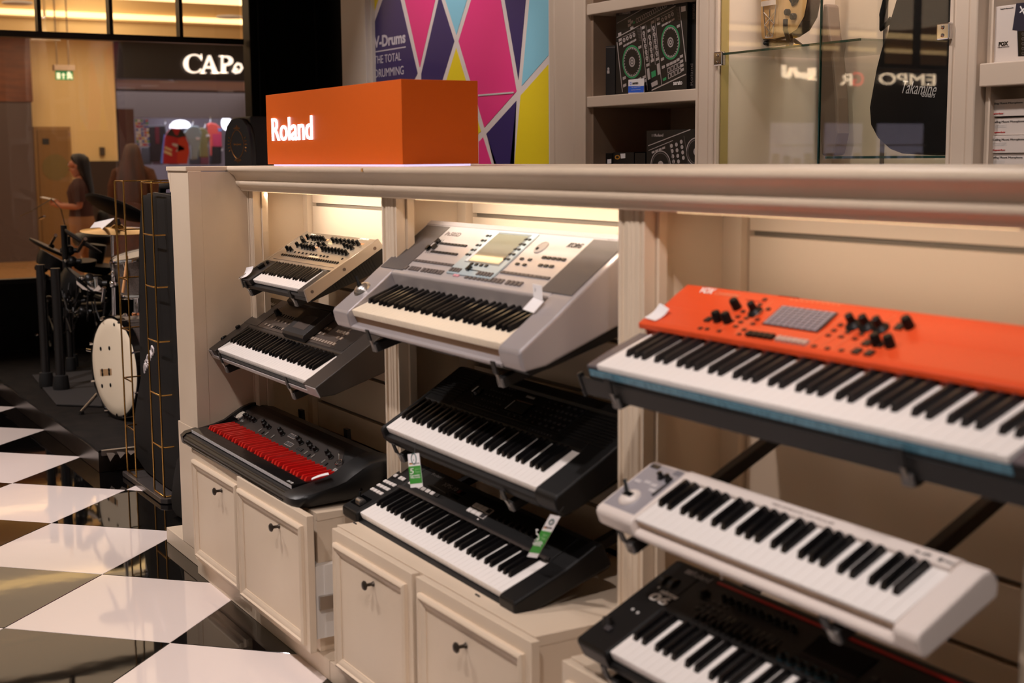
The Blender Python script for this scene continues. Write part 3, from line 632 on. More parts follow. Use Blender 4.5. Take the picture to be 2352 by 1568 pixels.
brow(0, .105, .245, .285, 8, .0165, .007, DARK); brow(0, .105, .245, .250, 8, .0165, .007, DARK)
for u, v in ((.082, .287), (.094, .266), (.070, .258)): k.btn('slider_cap', GLOSSB, (u, v), .06, .011, .016, .010, c=1)
for u in (.070, .082, .094): k.btn('slider_slot', M('slot_grey', (120, 114, 112), .5), (u, .272), .06, .003, .06, .0006, c=1)
brow(0, .58, .62, .262, 2, .014, .007, DARK); brow(0, .585, .62, .243, 2, .014, .007, DARK); brow(0, .67, .76, .275, 5, .016, .008, DARK); brow(0, .69, .74, .248, 3, .016, .008, DARK)
k.sn += .004
for i in range(5): brow(0, .312, .330, .250 + .019 * i, 2, .010, .006, BLACK); brow(0, .515, .533, .250 + .019 * i, 2, .010, .006, BLACK)
brow(0, .385, .465, .218, 4, .012, .008, BLACK); brow(0, .315, .36, .190, 4, .010, .014); brow(0, .465, .53, .190, 5, .010, .014); brow(0, .40, .40, .200, 1, .012, .016, GLOSSB, .008); brow(0, .43, .43, .198, 1, .05, .003, GLOSSB, .001)
k.sn -= .004
o = MB().lathe([(.022, 0), (.022, .002), (.020, .003), (.019, .0015), (0, .0012)], (0, 0, 0), n=28).build('jog_dial', M('dial_grey', (150, 142, 138), .35), k.th, smooth=40); o.matrix_local = k.tilt(.612, .308, 0)
MB().lathe([(.005, 0), (.004, .003), (0, .003)], (-.010, -.006, .0015)).build('finger_dimple', BLACK, o)
text('lettering', 'KORG', .062, .017, BTXT, k.th, k.tilt(.715, .318, 0) @ T(0, 0, .0006), .02, .0008, .2)
text('lettering', 'Pa50SD', .085, .016, M('grey_print', (130, 118, 116), .5), k.th, k.tilt(.07, .318, 0) @ T(0, 0, .0006), .0, .0008)
k.sl = 0
jb = MB().lathe([(.028, 0), (.026, .006), (.018, .013), (0, .016)], (0, 0, 0), n=24).build('joystick_dome', STEEL, k.th, smooth=40); jb.matrix_local = T(-.060, .075, .0235) @ Matrix.Rotation(.28, 4, 'X')
MB().tube([(0, 0, .012), (-.004, .006, .028), (-.008, .012, .040)], [.008, .005, .0045], 8).build('joystick', BLACK, jb, smooth=40)
MB().box(.40, .52, .02, .05, -.088, -.0765).build('sd_slot_unit', M('port_grey', (64, 58, 56), .5), k.th, bevel=.002)
k.arms((.125, .825), .077, .104, .33, 'black wall bracket arm under the %s side of the large silver keyboard', v0=-.026, hh=.055)
A = k.mtx
o, n_ = card('price_tag', 'white folded price tag at the right end of the large silver keyboard', 'price tag', [A @ Vector((.812, .100, .036)), A @ Vector((.866, .096, .034)), A @ Vector((.868, .130, .048)), A @ Vector((.815, .134, .050))])
Wd(MB().loft([[A @ Vector((.816, .134, .0505)), A @ Vector((.860, .131, .0495)), A @ Vector((.860, .132, .0490)), A @ Vector((.816, .135, .0500))], [A @ Vector((.812, .146, .081)), A @ Vector((.856, .144, .080)), A @ Vector((.856, .145, .080)), A @ Vector((.812, .147, .081))]]).build('card_flap', PAPER, o))
text('lettering', 'KORG', .026, .010, BTXT, o, o.matrix_basis.inverted() @ frame(A @ Vector((.824, .1395, .064)), A.to_3x3() @ Vector((1, 0, 0)), A.to_3x3() @ Vector((0, .36, .93))), .02)
# ---- K5 black portable with ribbed speakers
q5 = cr((870, 830, 1430, 1180), 2352)
k = KB('portable_keyboard', 'matte black portable keyboard with ribbed speaker ends on the second bracket of the middle bay', (-3.5055, 1.6374, .7558, .501, -.0189))
MBK = M('matte_black_case', (13, 12, 12), .5, spec=.35, bump=(700, .05, .001))
k.keys(36, 0, .0235, .1389)
UL, UR = -.020, .945
S5 = [(-.012, -.048), (-.018, -.030), (-.014, -.006), (-.004, .002), (.14, .006), (.29, .014), (.302, .006), (.306, -.06), (.03, -.06)]
k.pr('end_block', MBK, S5, UL, -.002, bevel=.004); k.pr('end_block', MBK, S5, .8485, UR, bevel=.014, seg=4)
k.pr('front_rail', MBK, [(-.014, -.048), (-.017, -.030), (-.013, -.0225), (.06, -.0215), (.06, -.047)], -.0015, .848)
k.pr('bottom_case', BLACK, [(-.004, -.060), (-.012, -.0485), (.06, -.0475), (.06, -.022), (.1405, -.021), (.304, -.021), (.304, -.088), (.05, -.066)], UL + .003, UR - .012)
k.pr('control_panel', MBK, [(.1402, -.0205), (.1402, .0035), (.146, .006), (.288, .0138), (.303, .006), (.303, -.0205)], -.0015, .848)
k.sl, k.sv, k.sn = atan2(.0078, .142), .146, .0062
for u0, u1 in ((-.008, .150), (.725, .915)):
    for i in range(11): strip('speaker_rib', M('rib_black', (20, 18, 17), .5, spec=.3), u0, u1, .166 + i * .0105, .1715 + i * .0105, .003, .0006)
strip('panel_inlay', M('inlay_black', (16, 14, 14), .4, spec=.35), .168, .712, .166, .284, .0016, .0008)
strip('key_label_band', M('band_black', (20, 19, 19), .45), .16, .72, .148, .160, .0008)
k.sn += .0016
strip('lcd_frame', M('frame_black', (16, 15, 15), .2), .400, .510, .183, .232, .0012); strip('screen', M('lcd_dark', (50, 48, 44), .1), .412, .498, .19, .226, .0016)
strip('lcd_bezel_edge', GREYTXT, .4075, .4105, .19, .226, .0018); strip('lcd_bezel_edge', M('bezel_brown', (96, 76, 62), .4), .414, .498, .228, .2315, .0018)
k.knob((.215, .215), .01, .016, .014, GLOSSB, c=1, name='dial'); MB().box(-.003, .003, -.012, .012, .012, .0145).build('dial_pointer', WTXT, k.th).matrix_local = k.tilt(.215, .215, 0)
D5 = M('soft_button', (44, 40, 40), .5)
for v, u0, u1, c in ((.262, .27, .36, 7), (.24, .26, .37, 8), (.20, .27, .37, 7), (.255, .55, .70, 6), (.235, .55, .70, 8), (.215, .54, .70, 8), (.195, .54, .70, 8), (.178, .45, .70, 9), (.22, .26, .36, 6), (.178, .26, .38, 8)): brow(0, u0, u1, v, c, .009, .006, D5, .0025)
text('lettering', 'YAMAHA', .045, .008, GREYTXT, k.th, k.tilt(.43, .248, 0), .01)
for i in range(30): pass
text('lettering', 'I I I I I I I I I I I I I I I I I I I I I I I I I I I I I I I I I I I I', .52, .004, M('dim_print', (90, 86, 84), .5), k.th, k.tilt(.175, .152, -.0006) @ T(0, 0, -.0006))
k.sl = 0
MB().prism([(.262, .016), (.268, .024), (.297, .026), (.300, .016)], 0, .30, .85).build('music_rest_rail', MBK, k.th, bevel=.002)
k.arms((.060, .690), .067, .089, .25, 'black wall bracket arm under the %s side of the black portable keyboard', v0=-.024, hh=.05)
# ---- K6 black synthesizer with white pads
k = KB('synthesizer', 'black synthesizer with white rubber buttons and pads lowest in the middle bay', (-3.5256, 1.5593, .5128, .3688, -.0252))
SYN = M('black_synth_case', (11, 10, 10), .42, spec=.35); PADW = M('white_rubber', (216, 208, 202), .55)
k.keys(36, 0, .0235, .1383)
UL, UR = -.112, .925
S6 = [(-.014, -.036), (-.018, -.022), (-.012, -.001), (-.006, .002), (.14, .006), (.232, .018), (.25, .014), (.255, -.03), (.255, -.05), (.03, -.045)]
k.pr('end_block', SYN, S6, UL, -.002, bevel=.008, seg=3); k.pr('end_block', SYN, S6, .8485, UR, bevel=.010, seg=3)
k.pr('front_rail', SYN, [(-.014, -.036), (-.017, -.028), (-.013, -.0225), (.06, -.0215), (.06, -.036)], -.0015, .848)
k.pr('bottom_case', BLACK, [(-.004, -.046), (-.012, -.0365), (.06, -.0365), (.06, -.022), (.1395, -.021), (.252, -.021), (.252, -.055), (.05, -.050)], UL + .004, UR - .008)
k.pr('control_panel', SYN, [(.1390, -.0205), (.1390, .0035), (.145, .0066), (.231, .0178), (.25, .012), (.25, -.0205)], -.0015, .848)
k.pr('key_cover_ridge', M('ridge_brown', (60, 52, 48), .4), [(.131, .0135), (.131, .0165), (.1388, .0165), (.1388, .0115)], .0, .846, bevel=.001); k.pr('key_cover_ridge', M('ridge_dark', (34, 30, 29), .4), [(.1392, .0068), (.1392, .013), (.146, .013), (.146, .0066)], .0, .846, bevel=.001)
k.sl, k.sv, k.sn = atan2(.0112, .086), .145, .0068
q6 = cr((770, 1020, 1110, 1300), 1904)
sl_, k.sl = k.sl, 0
for a, b, n_ in (((485, 583), (597, 642), .004), ((568, 532), (682, 588), .005), ((650, 482), (762, 535), .006)):
    P = k.L(q6(*a), n_); Q = k.L(q6(*b), n_)
    for i in range(4): k.btn('rubber_button', PADW, (P[0] + (Q[0] - P[0]) * i / 3, P[1] + (Q[1] - P[1]) * i / 3), n_, .0165, .0125, .0045, c=1, bev=.0015)
k.sl = sl_
for u, v in ((-.086, .168), (-.050, .168), (-.030, .168)): k.btn('rubber_button', PADW, (u, v), .01, .0175, .0135, .0045, c=1, bev=.0015)
for i in range(7): k.btn('rubber_button', PADW if i < 6 else DARK, (.02 + .0285 * i, .168), .01, .021, .013, .004, c=1, bev=.0015)
for i in range(4):
    for j in range(2): k.btn('drum_pad', PADW if i < 3 else M('dark_pad', (50, 46, 46), .3), (.388 + .0248 * i, .172 + .020 * j), .01, .022, .0165, .0045, c=1, bev=.0015)
for i in range(2): k.btn('pad_frame', PADW, (.388 + .0248 * 3, .172 + .02 * i), .01, .0235, .018, .0035, c=1)
k.btn('indicator', PADW, (.455, .157), .01, .008, .004, .001, c=1)
text('lettering', 'XPS-10', .085, .014, M('dim_white', (150, 144, 142), .5), k.th, k.tilt(.155, .205, 0) @ T(0, 0, .0005)); k.btn('logo_spot', M('dim_red', (110, 22, 20), .5), (.255, .210), .01, .016, .012, .0008, c=1)
text('lettering', 'Roland', .07, .011, M('dim_white', (150, 144, 142), .5), k.th, k.tilt(.055, .222, 0) @ T(0, 0, .0005))
for i in range(26): k.btn('vent_slot', GLOSSB, (.22 + .0055 * (i % 13), .19 + .018 * (i // 13)), .01, .003, .015, .0008, c=1)
for i in range(8): k.btn('slider_cap', DARK, (.53 + .03 * i, .185), .01, .010, .014, .006, c=1)
MB().tube([(0, 0, .0), (.05, .0, .012), (.12, .0, .004)], .0022).build('cable_guard', DARK, k.th).matrix_local = k.tilt(.10, .186, 0)
k.sl = 0
MB().box(-.095, -.03, .012, .056, .0035, .0050).build('bender_plate', GLOSSB, k.th)
MB().lathe([(.011, -.014), (.011, .014)], (-.055, .030, .006), (1, 0, 0), 14).build('mod_wheel', STEEL, k.th, smooth=40); MB().tube([(-.078, .036, .006), (-.082, .048, .026), (-.075, .052, .03)], .0042).build('pitch_stick', GLOSSB, k.th, smooth=40)
k.arms((.012, .765), .051, .056, .25, 'black wall bracket arm under the %s side of the synthesizer with white pads', v0=-.026, hh=.05)
# ---- K7 orange organ-style keyboard
q7 = cr((1300, 600, 2352, 1120), 2352)
k = KB('performance_keyboard', 'bright orange performance keyboard with blue film under the keys in the right bay', (-2.2595, 1.52, 1.1022, .3726, -.0024))
VOX = M('orange_case', (226, 82, 40), .36, spec=.4); TAPE = M('blue_film', (108, 164, 188), .25, noise=(60, (86, 132, 152), (3, 1, 1)))
k.keys(43, 2, .0235, .1500, wt=.012, bm=M('black_key_satin', (30, 28, 29), .36))
UL, UR = -.040, 1.05
k.pr('key_bed', BLACK, [(-.002, -.052), (-.002, -.0135), (.285, -.0135), (.285, -.07), (.05, -.055)], UL, UR)
k.pr('protective_film', TAPE, [(-.0035, -.027), (-.0035, -.0125), (-.0022, -.0125), (-.0022, -.027)], -.030, 1.016, bevel=0)
for a, b in ((UL, -.002), (1.0125, UR)): k.pr('key_block', M('grey_block', (96, 88, 92), .4), [(0, -.013), (0, -.006), (.06, -.002), (.145, -.002), (.145, -.013)], a, b)
VP = [(.1375, .012), (.1395, .0235), (.150, .0265), (.215, .031), (.255, .0405), (.283, .0455), (.292, .040), (.292, -.0125), (.1510, -.0125), (.1510, .012)]
k.pr('top_case', VOX, VP, -.028, 1.042, bevel=.002)
def top7(v): return .0265 + (v - .15) * .0692 if v < .215 else (.031 + (v - .215) * .2375 if v < .255 else .0405 + (v - .255) * .18)
def put7(u, v):
    s_ = atan2(.0045, .065) if v < .215 else atan2(.0095, .04) if v < .255 else .18
    return T(u, v, top7(v)) @ Matrix.Rotation(s_, 4, 'X')
def kn7(x, y, big):
    u, v = k.L(q7(x, y), .050)
    r = .0085
    mk = (lambda: MB().lathe([(.016, 0), (.0155, .003), (.010, .008), (r * .95, .010), (r * .86, .025), (r * .6, .026), (0, .026)], (0, 0, 0), n=16)) if big else (lambda: MB().lathe([(.0095, 0), (.0092, .018), (.0075, .022), (0, .0225)], (0, 0, 0), n=16))
    piece('knob', 'kn7%d' % big, mk, BLACK, k.th, put7(u, v), smooth=35)
for x, y, b in ((870, 205, 0), (962, 225, 1), (767, 257, 0), (817, 263, 0), (1467, 290, 1), (1537, 297, 1), (1607, 307, 1), (1757, 305, 0), (1583, 372, 0), (1652, 380, 0)): kn7(x, y, b)
def b7(x, y, wu, wv, m=DARK, h=.002, n_=.034, name='button'):
    u, v = k.L(q7(x, y), n_); piece(name, ('b7', wu, wv, h, m.name), lambda: MB().prism([(-wu / 2, -wv / 2), (wu / 2, -wv / 2), (wu / 2, wv / 2), (-wu / 2, wv / 2)], 2, 0, h), m, k.th, put7(u, v))
for x, y in ((730, 290), (780, 296), (1490, 447), (1555, 457), (1545, 410), (1610, 418), (1717, 348)): b7(x, y, .015, .015, h=.004)
for x, y in ((685, 328), (720, 332), (782, 342), (885, 358), (868, 322), (912, 338), (895, 303), (848, 297), (925, 285), (880, 278), (958, 312), (982, 293), (910, 258), (1000, 237), (1028, 218), (1042, 255), (1270, 418), (1338, 430), (1410, 440), (1345, 370), (1375, 348), (1410, 328), (1412, 378), (1445, 358), (1480, 337), (1482, 388), (1515, 368), (1548, 347)): b7(x, y, .0095, .0065)
for i in range(5): b7(940 + 28 * i, 362 + 4.0 * i, .012, .013, BLACK, .007)
for i in range(6): b7(1090 + 27 * i, 386 + 4.2 * i, .010, .013, M('pearl_button', (196, 170, 158), .4), .006)
P = [k.L(q7(*p), .034) for p in ((995, 330), (1278, 367), (1415, 275), (1115, 238))]
u0 = (P[0][0] + P[3][0]) / 2; u1 = (P[1][0] + P[2][0]) / 2; v0 = .196; v1 = .2535
MB().loft([[(u0, v0, top7(v0) - .001), (u1, v0, top7(v0) - .001), (u1, v1, .042), (u0, v1, .042)], [(u0, v0, top7(v0) + .0022), (u1, v0, top7(v0) + .0022), (u1, v1, .0428), (u0, v1, .0428)]]).build('led_matrix_plate', M('plate_dark', (50, 44, 46), .35), k.th)
LEDP = M('led_cap', (160, 152, 162), .35)
for i in range(9):
    for j in range(8):
        t = (j + .6) / 8.2; v = v0 + (v1 - v0) * t; z = (top7(v0) + .0022) * (1 - t) + .0428 * t
        piece('led_cap', 'led7', lambda: MB().box(-.0062, .0062, -.0024, .0024, 0, .0012), LEDP, k.th, T(u0 + (u1 - u0) * (i + .62) / 9.3, v, z) @ Matrix.Rotation(.195, 4, 'X'))
text('lettering', 'VOX', .045, .018, WTXT, k.th, put7(.03, .262) @ T(0, 0, .0004), .03)
text('lettering', 'Continental', .075, .012, M('faded_print', (240, 150, 110), .5), k.th, put7(.083, .262) @ T(0, 0, .0004), 0, .0006, .3)
MB().box(.185, .245, .258, .275, .0405, .0416).build('red_badge', M('red_badge', (190, 46, 14), .4), k.th)
for u in (.275, .30, .455, .485, .515): pass
RULE = M('pale_rule', (240, 140, 96), .5)
for x0, y0, x1, y1 in ((780, 335, 900, 250), (868, 352, 1080, 210), (1235, 415, 1420, 290), (1300, 425, 1500, 300), (1360, 435, 1560, 312), (1430, 450, 1700, 290)):
    a = k.L(q7(x0, y0), .034); b = k.L(q7(x1, y1), .038)
    MB().bar((a[0], a[1], top7(a[1]) + .0002), (b[0], b[1], top7(b[1]) + .0002), .0012, .0006).build('panel_rule', RULE, k.th)
for i in range(10): b7(1165 + 27 * i, 222 + 3.2 * i, .008, .004, RULE, .0006)
k.arms((.045, .815), .060, .072, .27, 'black wall bracket arm under the %s side of the orange performance keyboard', v0=-.012, hh=.055)
rl = thing('support_rail', 'black steel support rail under the front edge of the orange performance keyboard', 'rail', mtx=k.mtx @ T(0, 0, 0))
MB().prism([(.0035, -.0635), (.0035, -.0555), (.03, -.0575), (.03, -.0645)], 0, -.07, 1.06).build('flange', BMETAL, rl); MB().box(-.07, 1.06, -.0055, .003, -.075, -.035).build('rail', BMETAL, rl, bevel=.0015)
MB().box(-.078, -.0705, -.008, .006, -.08, -.028).build('end_cap', BMETAL, rl, bevel=.001)
A = k.mtx
c_, _n = card('price_tag', 'white curled price tag at the left end of the orange performance keyboard', 'price tag', [A @ Vector((-.022, .1545, .0285)), A @ Vector((.020, .150, .0285)), A @ Vector((.030, .185, .040)), A @ Vector((-.012, .195, .044))], bend=-.004)
# ---- K8 white midi keyboard
q8 = cr((1300, 1000, 2352, 1568), 2352)
k = KB('midi_keyboard', 'white controller keyboard with a silver left panel on the second bracket of the right bay', (-2.0846, 1.4911, .8302, .4734, -.0253))
PW = M('pearl_white', (232, 220, 212), .34); SP8 = M('silver_film', (176, 172, 178), .3, .3)
k.keys(29, 0, .0235, .1253, wt=.006)
UL, UR = -.128, .735
S8 = [(-.010, -.043), (-.016, -.03), (-.013, -.006), (-.004, .001), (.14, .006), (.155, .002), (.163, -.016), (.163, -.028), (.15, -.047)]
k.pr('end_block', PW, S8, UL, -.002, bevel=.009, seg=4); k.pr('end_block', PW, S8, .6825, UR, bevel=.016, seg=4)
k.pr('front_lip', PW, [(-.011, -.043), (-.016, -.032), (-.014, -.026), (-.008, -.023), (.04, -.0225), (.04, -.042)], -.0015, .682, bevel=.002)
k.pr('bottom_case', PW, [(.0, -.0435), (.04, -.0425), (.04, -.023), (.1255, -.0075), (.1615, -.0075), (.1615, -.028), (.149, -.047), (.02, -.047)], UL + .01, UR - .014)
k.pr('rear_deck', PW, [(.1258, -.0070), (.1258, .0075), (.129, .0095), (.150, .0085), (.1605, -.002), (.1605, -.0070)], -.0015, .682, bevel=.002)
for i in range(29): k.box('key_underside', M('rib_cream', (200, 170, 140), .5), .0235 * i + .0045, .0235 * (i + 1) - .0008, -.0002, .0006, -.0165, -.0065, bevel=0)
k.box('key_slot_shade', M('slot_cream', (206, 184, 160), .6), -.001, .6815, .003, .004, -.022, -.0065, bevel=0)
MB().loft([[(-.118, .006, .0008), (-.010, .006, .0008), (-.010, .142, .0066), (-.118, .142, .0066)], [(-.118, .006, .0022), (-.010, .006, .0022), (-.010, .142, .0078), (-.118, .142, .0078)]]).build('control_film', SP8, k.th)
t8 = lambda u, v: T(u, v, .0022 + (v - .006) * .0412)
o = MB().box(-.013, .013, -.005, .005, 0, .0015).build('display', GLOSSB, k.th); o.matrix_local = t8(-.098, .134)
for u in (-.050, -.026): piece('knob', 'kn8', lambda: MB().lathe([(.0085, 0), (.0085, .003), (.0062, .004), (.0058, .014), (0, .0145)], (0, 0, 0), n=14), GLOSSB, k.th, t8(u, .112), smooth=35)
o = MB().lathe([(.024, 0), (.023, .004), (.016, .009), (0, .010)], (0, 0, 0), n=26).build('bender_dome', PW, k.th, smooth=50); o.matrix_local = t8(-.068, .040)
MB().box(-.013, .013, -.006, .006, .0085, .0115).build('bender_slot', GLOSSB, o); MB().tube([(-.006, .002, .011), (-.012, .010, .026), (-.016, .013, .031)], [.005, .004, .005], 8).build('bender_lever', BLACK, o, smooth=40)
for u, v in ((-.070, .09), (-.045, .088), (-.098, .085), (-.035, .075)): piece('soft_button', 'sb8', lambda: MB().box(-.010, .010, -.004, .004, 0, .0015), M('soft_grey', (204, 198, 198), .4), k.th, t8(u, v))
o = MB().box(-.004, .004, -.022, .022, 0, .0012).build('slider_slot', BTXT, k.th); o.matrix_local = t8(-.020, .085)
o = MB().box(-.011, .011, -.007, .007, 0, .0008).build('side_print', M('steel_print', (120, 118, 126), .4), k.th); o.matrix_local = t8(-.024, .136)
text('lettering', 'A-49', .035, .007, BTXT, k.th, T(.600, .1335, .0096), .01, .0006, .2); MB().box(.652, .660, .1325, .140, .0093, .0099).build('print_square', BTXT, k.th); text('lettering', 'Roland', .02, .005, BTXT, k.th, T(.664, .1340, .0096))
text('lettering', 'MIDI KEYBOARD CONTROLLER', .16, .0045, M('mid_print', (150, 138, 132), .5), k.th, T(.26, .1345, .0096))
k.arms((-.028, .545), .048, .049, .2, 'black wall bracket arm under the %s side of the white controller keyboard', v0=-.024, hh=.043)
# ---- K9 black synthesizer bottom right
k = KB('synthesizer', 'black synthesizer with a red line across its panel lowest in the right bay', (-2.1052, 1.4479, .5685, .4409, -.0146))
k.keys(36, 0, .0235, .135)
UL, UR = -.108, .955
S9 = [(-.010, -.040), (-.012, -.034), (-.013, -.003), (-.006, .001), (.14, .004), (.262, .006), (.272, .0), (.276, -.05), (.03, -.05)]
k.pr('end_block', SYN, S9, UL, -.002, bevel=.010, seg=3); k.pr('end_block', SYN, S9, .8485, UR, bevel=.010, seg=3)
k.box('corner_face', M('charcoal_face', (58, 52, 50), .5), UL + .012, -.004, -.0137, -.0128, -.036, -.008, bevel=0)
k.pr('front_rail', SYN, [(-.010, -.040), (-.012, -.03), (-.009, -.0225), (.06, -.0215), (.06, -.04)], -.0015, .848)
k.pr('bottom_case', BLACK, [(-.004, -.051), (-.008, -.0405), (.06, -.0405), (.06, -.022), (.1362, -.021), (.272, -.021), (.272, -.07), (.05, -.056)], UL + .006, UR - .006)
k.pr('control_panel', SYN, [(.1358, -.0205), (.1358, .003), (.141, .0045), (.262, .0062), (.272, .0), (.272, -.0205)], -.0015, .848)
k.sl, k.sv, k.sn = .014, .141, .0048
strip('red_line', M('red_line', (170, 12, 14), .4), .045, .845, .2475, .2535, .0012)
strip('screen', M('off_glass', (30, 27, 27), .08), .36, .50, .175, .232, .0015); strip('screen_shade', GLOSSB, .42, .50, .155, .172, .001)
for i in range(14): k.btn('slider_cap', DARK, (.09 + .0165 * i, .158 + .004 * (i % 3)), .006, .008, .014, .006, c=1); k.btn('slider_slot', GLOSSB, (.09 + .0165 * i, .166), .006, .003, .045, .0008, c=1)
for i in range(10): k.knob((.10 + .022 * i, .222), .006, .006, .012, BLACK, c=1)
k.knob((.050, .213), .006, .010, .012, BLACK, c=1)
TEAL = M('teal_ring', (26, 82, 100), .4)
for i in range(6):
    k.knob((.338 + .0245 * i, .156), .006, .007, .012, BLACK, c=1)
    o = MB().tube([(.0105 * cos(t * pi / 6), .0105 * sin(t * pi / 6), .001) for t in range(12)], .0010, 5, True).build('knob_ring', TEAL, k.th); o.matrix_local = k.tilt(.338 + .0245 * i, .156, 0)
for i in range(16): k.btn('button', M('btn_black', (40, 36, 36), .4), (.53 + .02 * (i % 8), .17 + .022 * (i // 8)), .006, .014, .009, .003, c=1)
for i in range(12): k.btn('button', M('btn_black', (40, 36, 36), .4), (.07 + .018 * (i % 4), .175 + .014 * (i // 4)), .006, .009, .005, .002, c=1)
k.knob((.66, .205), .006, .024, .012, DARK, c=1, name='dial')
text('lettering', 'Roland', .058, .014, M('dim_white', (150, 144, 142), .5), k.th, k.tilt(-.03, .240, 0) @ T(0, 0, .0006), .01)
text('lettering', '06', .058, .022, WTXT, k.th, k.tilt(-.060, .146, 0) @ T(0, 0, .0012), .03, .0008, .1); text('lettering', 'FANTOM', .055, .009, WTXT, k.th, k.tilt(-.050, .170, 0) @ T(0, 0, .0012), .02, .0008, .2)
k.btn('logo_stripe', M('dim_white', (150, 144, 142), .5), (-.043, .247), .006, .02, .012, .0006, c=1)
k.sl = 0
for u, v in ((-.062, .108), (-.042, .106), (-.068, .183), (-.036, .180)): MB().lathe([(.0035, 0), (.003, .0012), (0, .0012)], (u, v, .004)).build('indicator', GREYTXT, k.th)
for u in (-.075, -.045): MB().lathe([(.018, -.007), (.018, .007)], (u, .205, -.004), (1, 0, 0), 18).build('wheel', DARK, k.th, smooth=40)
MB().tube([(-.075, .05, .002), (-.078, .058, .016)], [.011, .009], 10).build('pitch_stick', DARK, k.th, smooth=40); MB().box(-.07, -.05, .035, .048, .0016, .008).build('pitch_paddle', M('paddle', (60, 56, 58), .35), k.th, bevel=.002)
k.arms((-.004, .78), .057, .071, .27, 'black wall bracket arm under the %s side of the synthesizer with the red line', v0=-.022, hh=.052)
# hanging warranty tags
GRN = M('green_print', (56, 150, 52), .5)
def hang_tag(label, tl, tr, br, bl, yt, yb):
    P = [at(*tl, Y=yt), at(*tr, Y=yt), at(*br, Y=yb), at(*bl, Y=yb)]
    o = thing('warranty_tag', label, 'tag', tuple((P[0] + P[1]) / 2), 'green and white warranty tags')
    nn = (P[1] - P[0]).cross(P[2] - P[1]).normalized()
    if nn.y > 0: nn = -nn
    e = lambda t: (P[0].lerp(P[3], t), P[1].lerp(P[2], t))
    a0, b0 = e(0); a1, b1 = e(1)
    Wd(MB().loft([[a0, b0, b0 - nn * .0008, a0 - nn * .0008], [a1, b1, b1 - nn * .0008, a1 - nn * .0008]]).build('card', PAPER, o))
    a0, b0 = e(.37); a1, b1 = e(.89)
    Wd(MB().loft([[a0 + nn * .0004, b0 + nn * .0004, b0, a0], [a1 + nn * .0004, b1 + nn * .0004, b1, a1]]).build('green_print', GRN, o))
    R = (P[2] - P[3]).normalized(); U = (P[0] - P[3]).normalized(); w = (P[2] - P[3]).length; h = (P[0] - P[3]).length
    inv = o.matrix_basis.inverted()
    def tx(s_, x, y, tw, th, m=WTXT): text('lettering', s_, w * tw, h * th, m, o, inv @ frame(P[3].lerp(P[2], x) + (P[0] - P[3]) * y + nn * .0006, R, U), .0, .0004)
    tx('5', .08, .40, .30, .16); tx('Jahre', .5, .49, .42, .05, GRN if False else M('pale_green', (150, 200, 140), .5)); tx('Years', .5, .42, .4, .05, MATS['pale_green']); tx('Garantie', .08, .32, .78, .06); tx('Warranty', .08, .25, .8, .06); tx('Made in Germany', .42, .68, .5, .03, BTXT)
    for i, c in enumerate(((20, 20, 20), (190, 30, 30), (220, 180, 60))):
        q = P[3].lerp(P[2], .08) + (P[0] - P[3]) * (.715 - .014 * i)
        Wd(MB().loft([[q + nn * .0003, q + R * w * .28 + nn * .0003, q + R * w * .28 + nn * .0006, q + nn * .0006], [q + U * h * .013 + nn * .0003, q + R * w * .28 + U * h * .013 + nn * .0003, q + R * w * .28 + U * h * .013 + nn * .0006, q + U * h * .013 + nn * .0006]]).build('flag_stripe', M('flag%d' % i, c, .5), o))
    c0 = (P[0] + P[1]) / 2
    Wd(MB().tube([c0 - U * .02, c0 + U * .03 + Vector((0, .01, 0))], .0012, 5).build('string', BTXT, o))
    rg = [P[3].lerp(P[2], .5) + (P[0] - P[3]) * .84 + nn * .0008 + R * (w * .2 * cos(t * pi / 8)) + U * (w * .2 * sin(t * pi / 8)) for t in range(16)]
    Wd(MB().tube(rg, .0011, 5, True).build('logo_ring', M('teal_print', (40, 96, 96), .5), o)); return o
hang_tag('green and white warranty tag hanging straight down below the ribbed portable keyboard', (936, 1043), (962, 1040), (971, 1117), (943, 1120), 1.575, 1.56)
hang_tag('green and white warranty tag hanging slanted over the right end of the white-pad synthesizer', (1264, 1181), (1287, 1186), (1233, 1281), (1210, 1278), 1.60, 1.60)
tag(MB().loft([[at(1652, 1308, Y=1.66), at(1664, 1308, Y=1.66), at(1664, 1308, Y=1.662), at(1652, 1308, Y=1.662)], [at(1655, 1331, Y=1.63), at(1660, 1331, Y=1.63), at(1660, 1331, Y=1.632), at(1655, 1331, Y=1.632)]]).build('warranty_tag', PAPER), 'narrow tag end poking out above the synthesizer with the red line', 'tag')
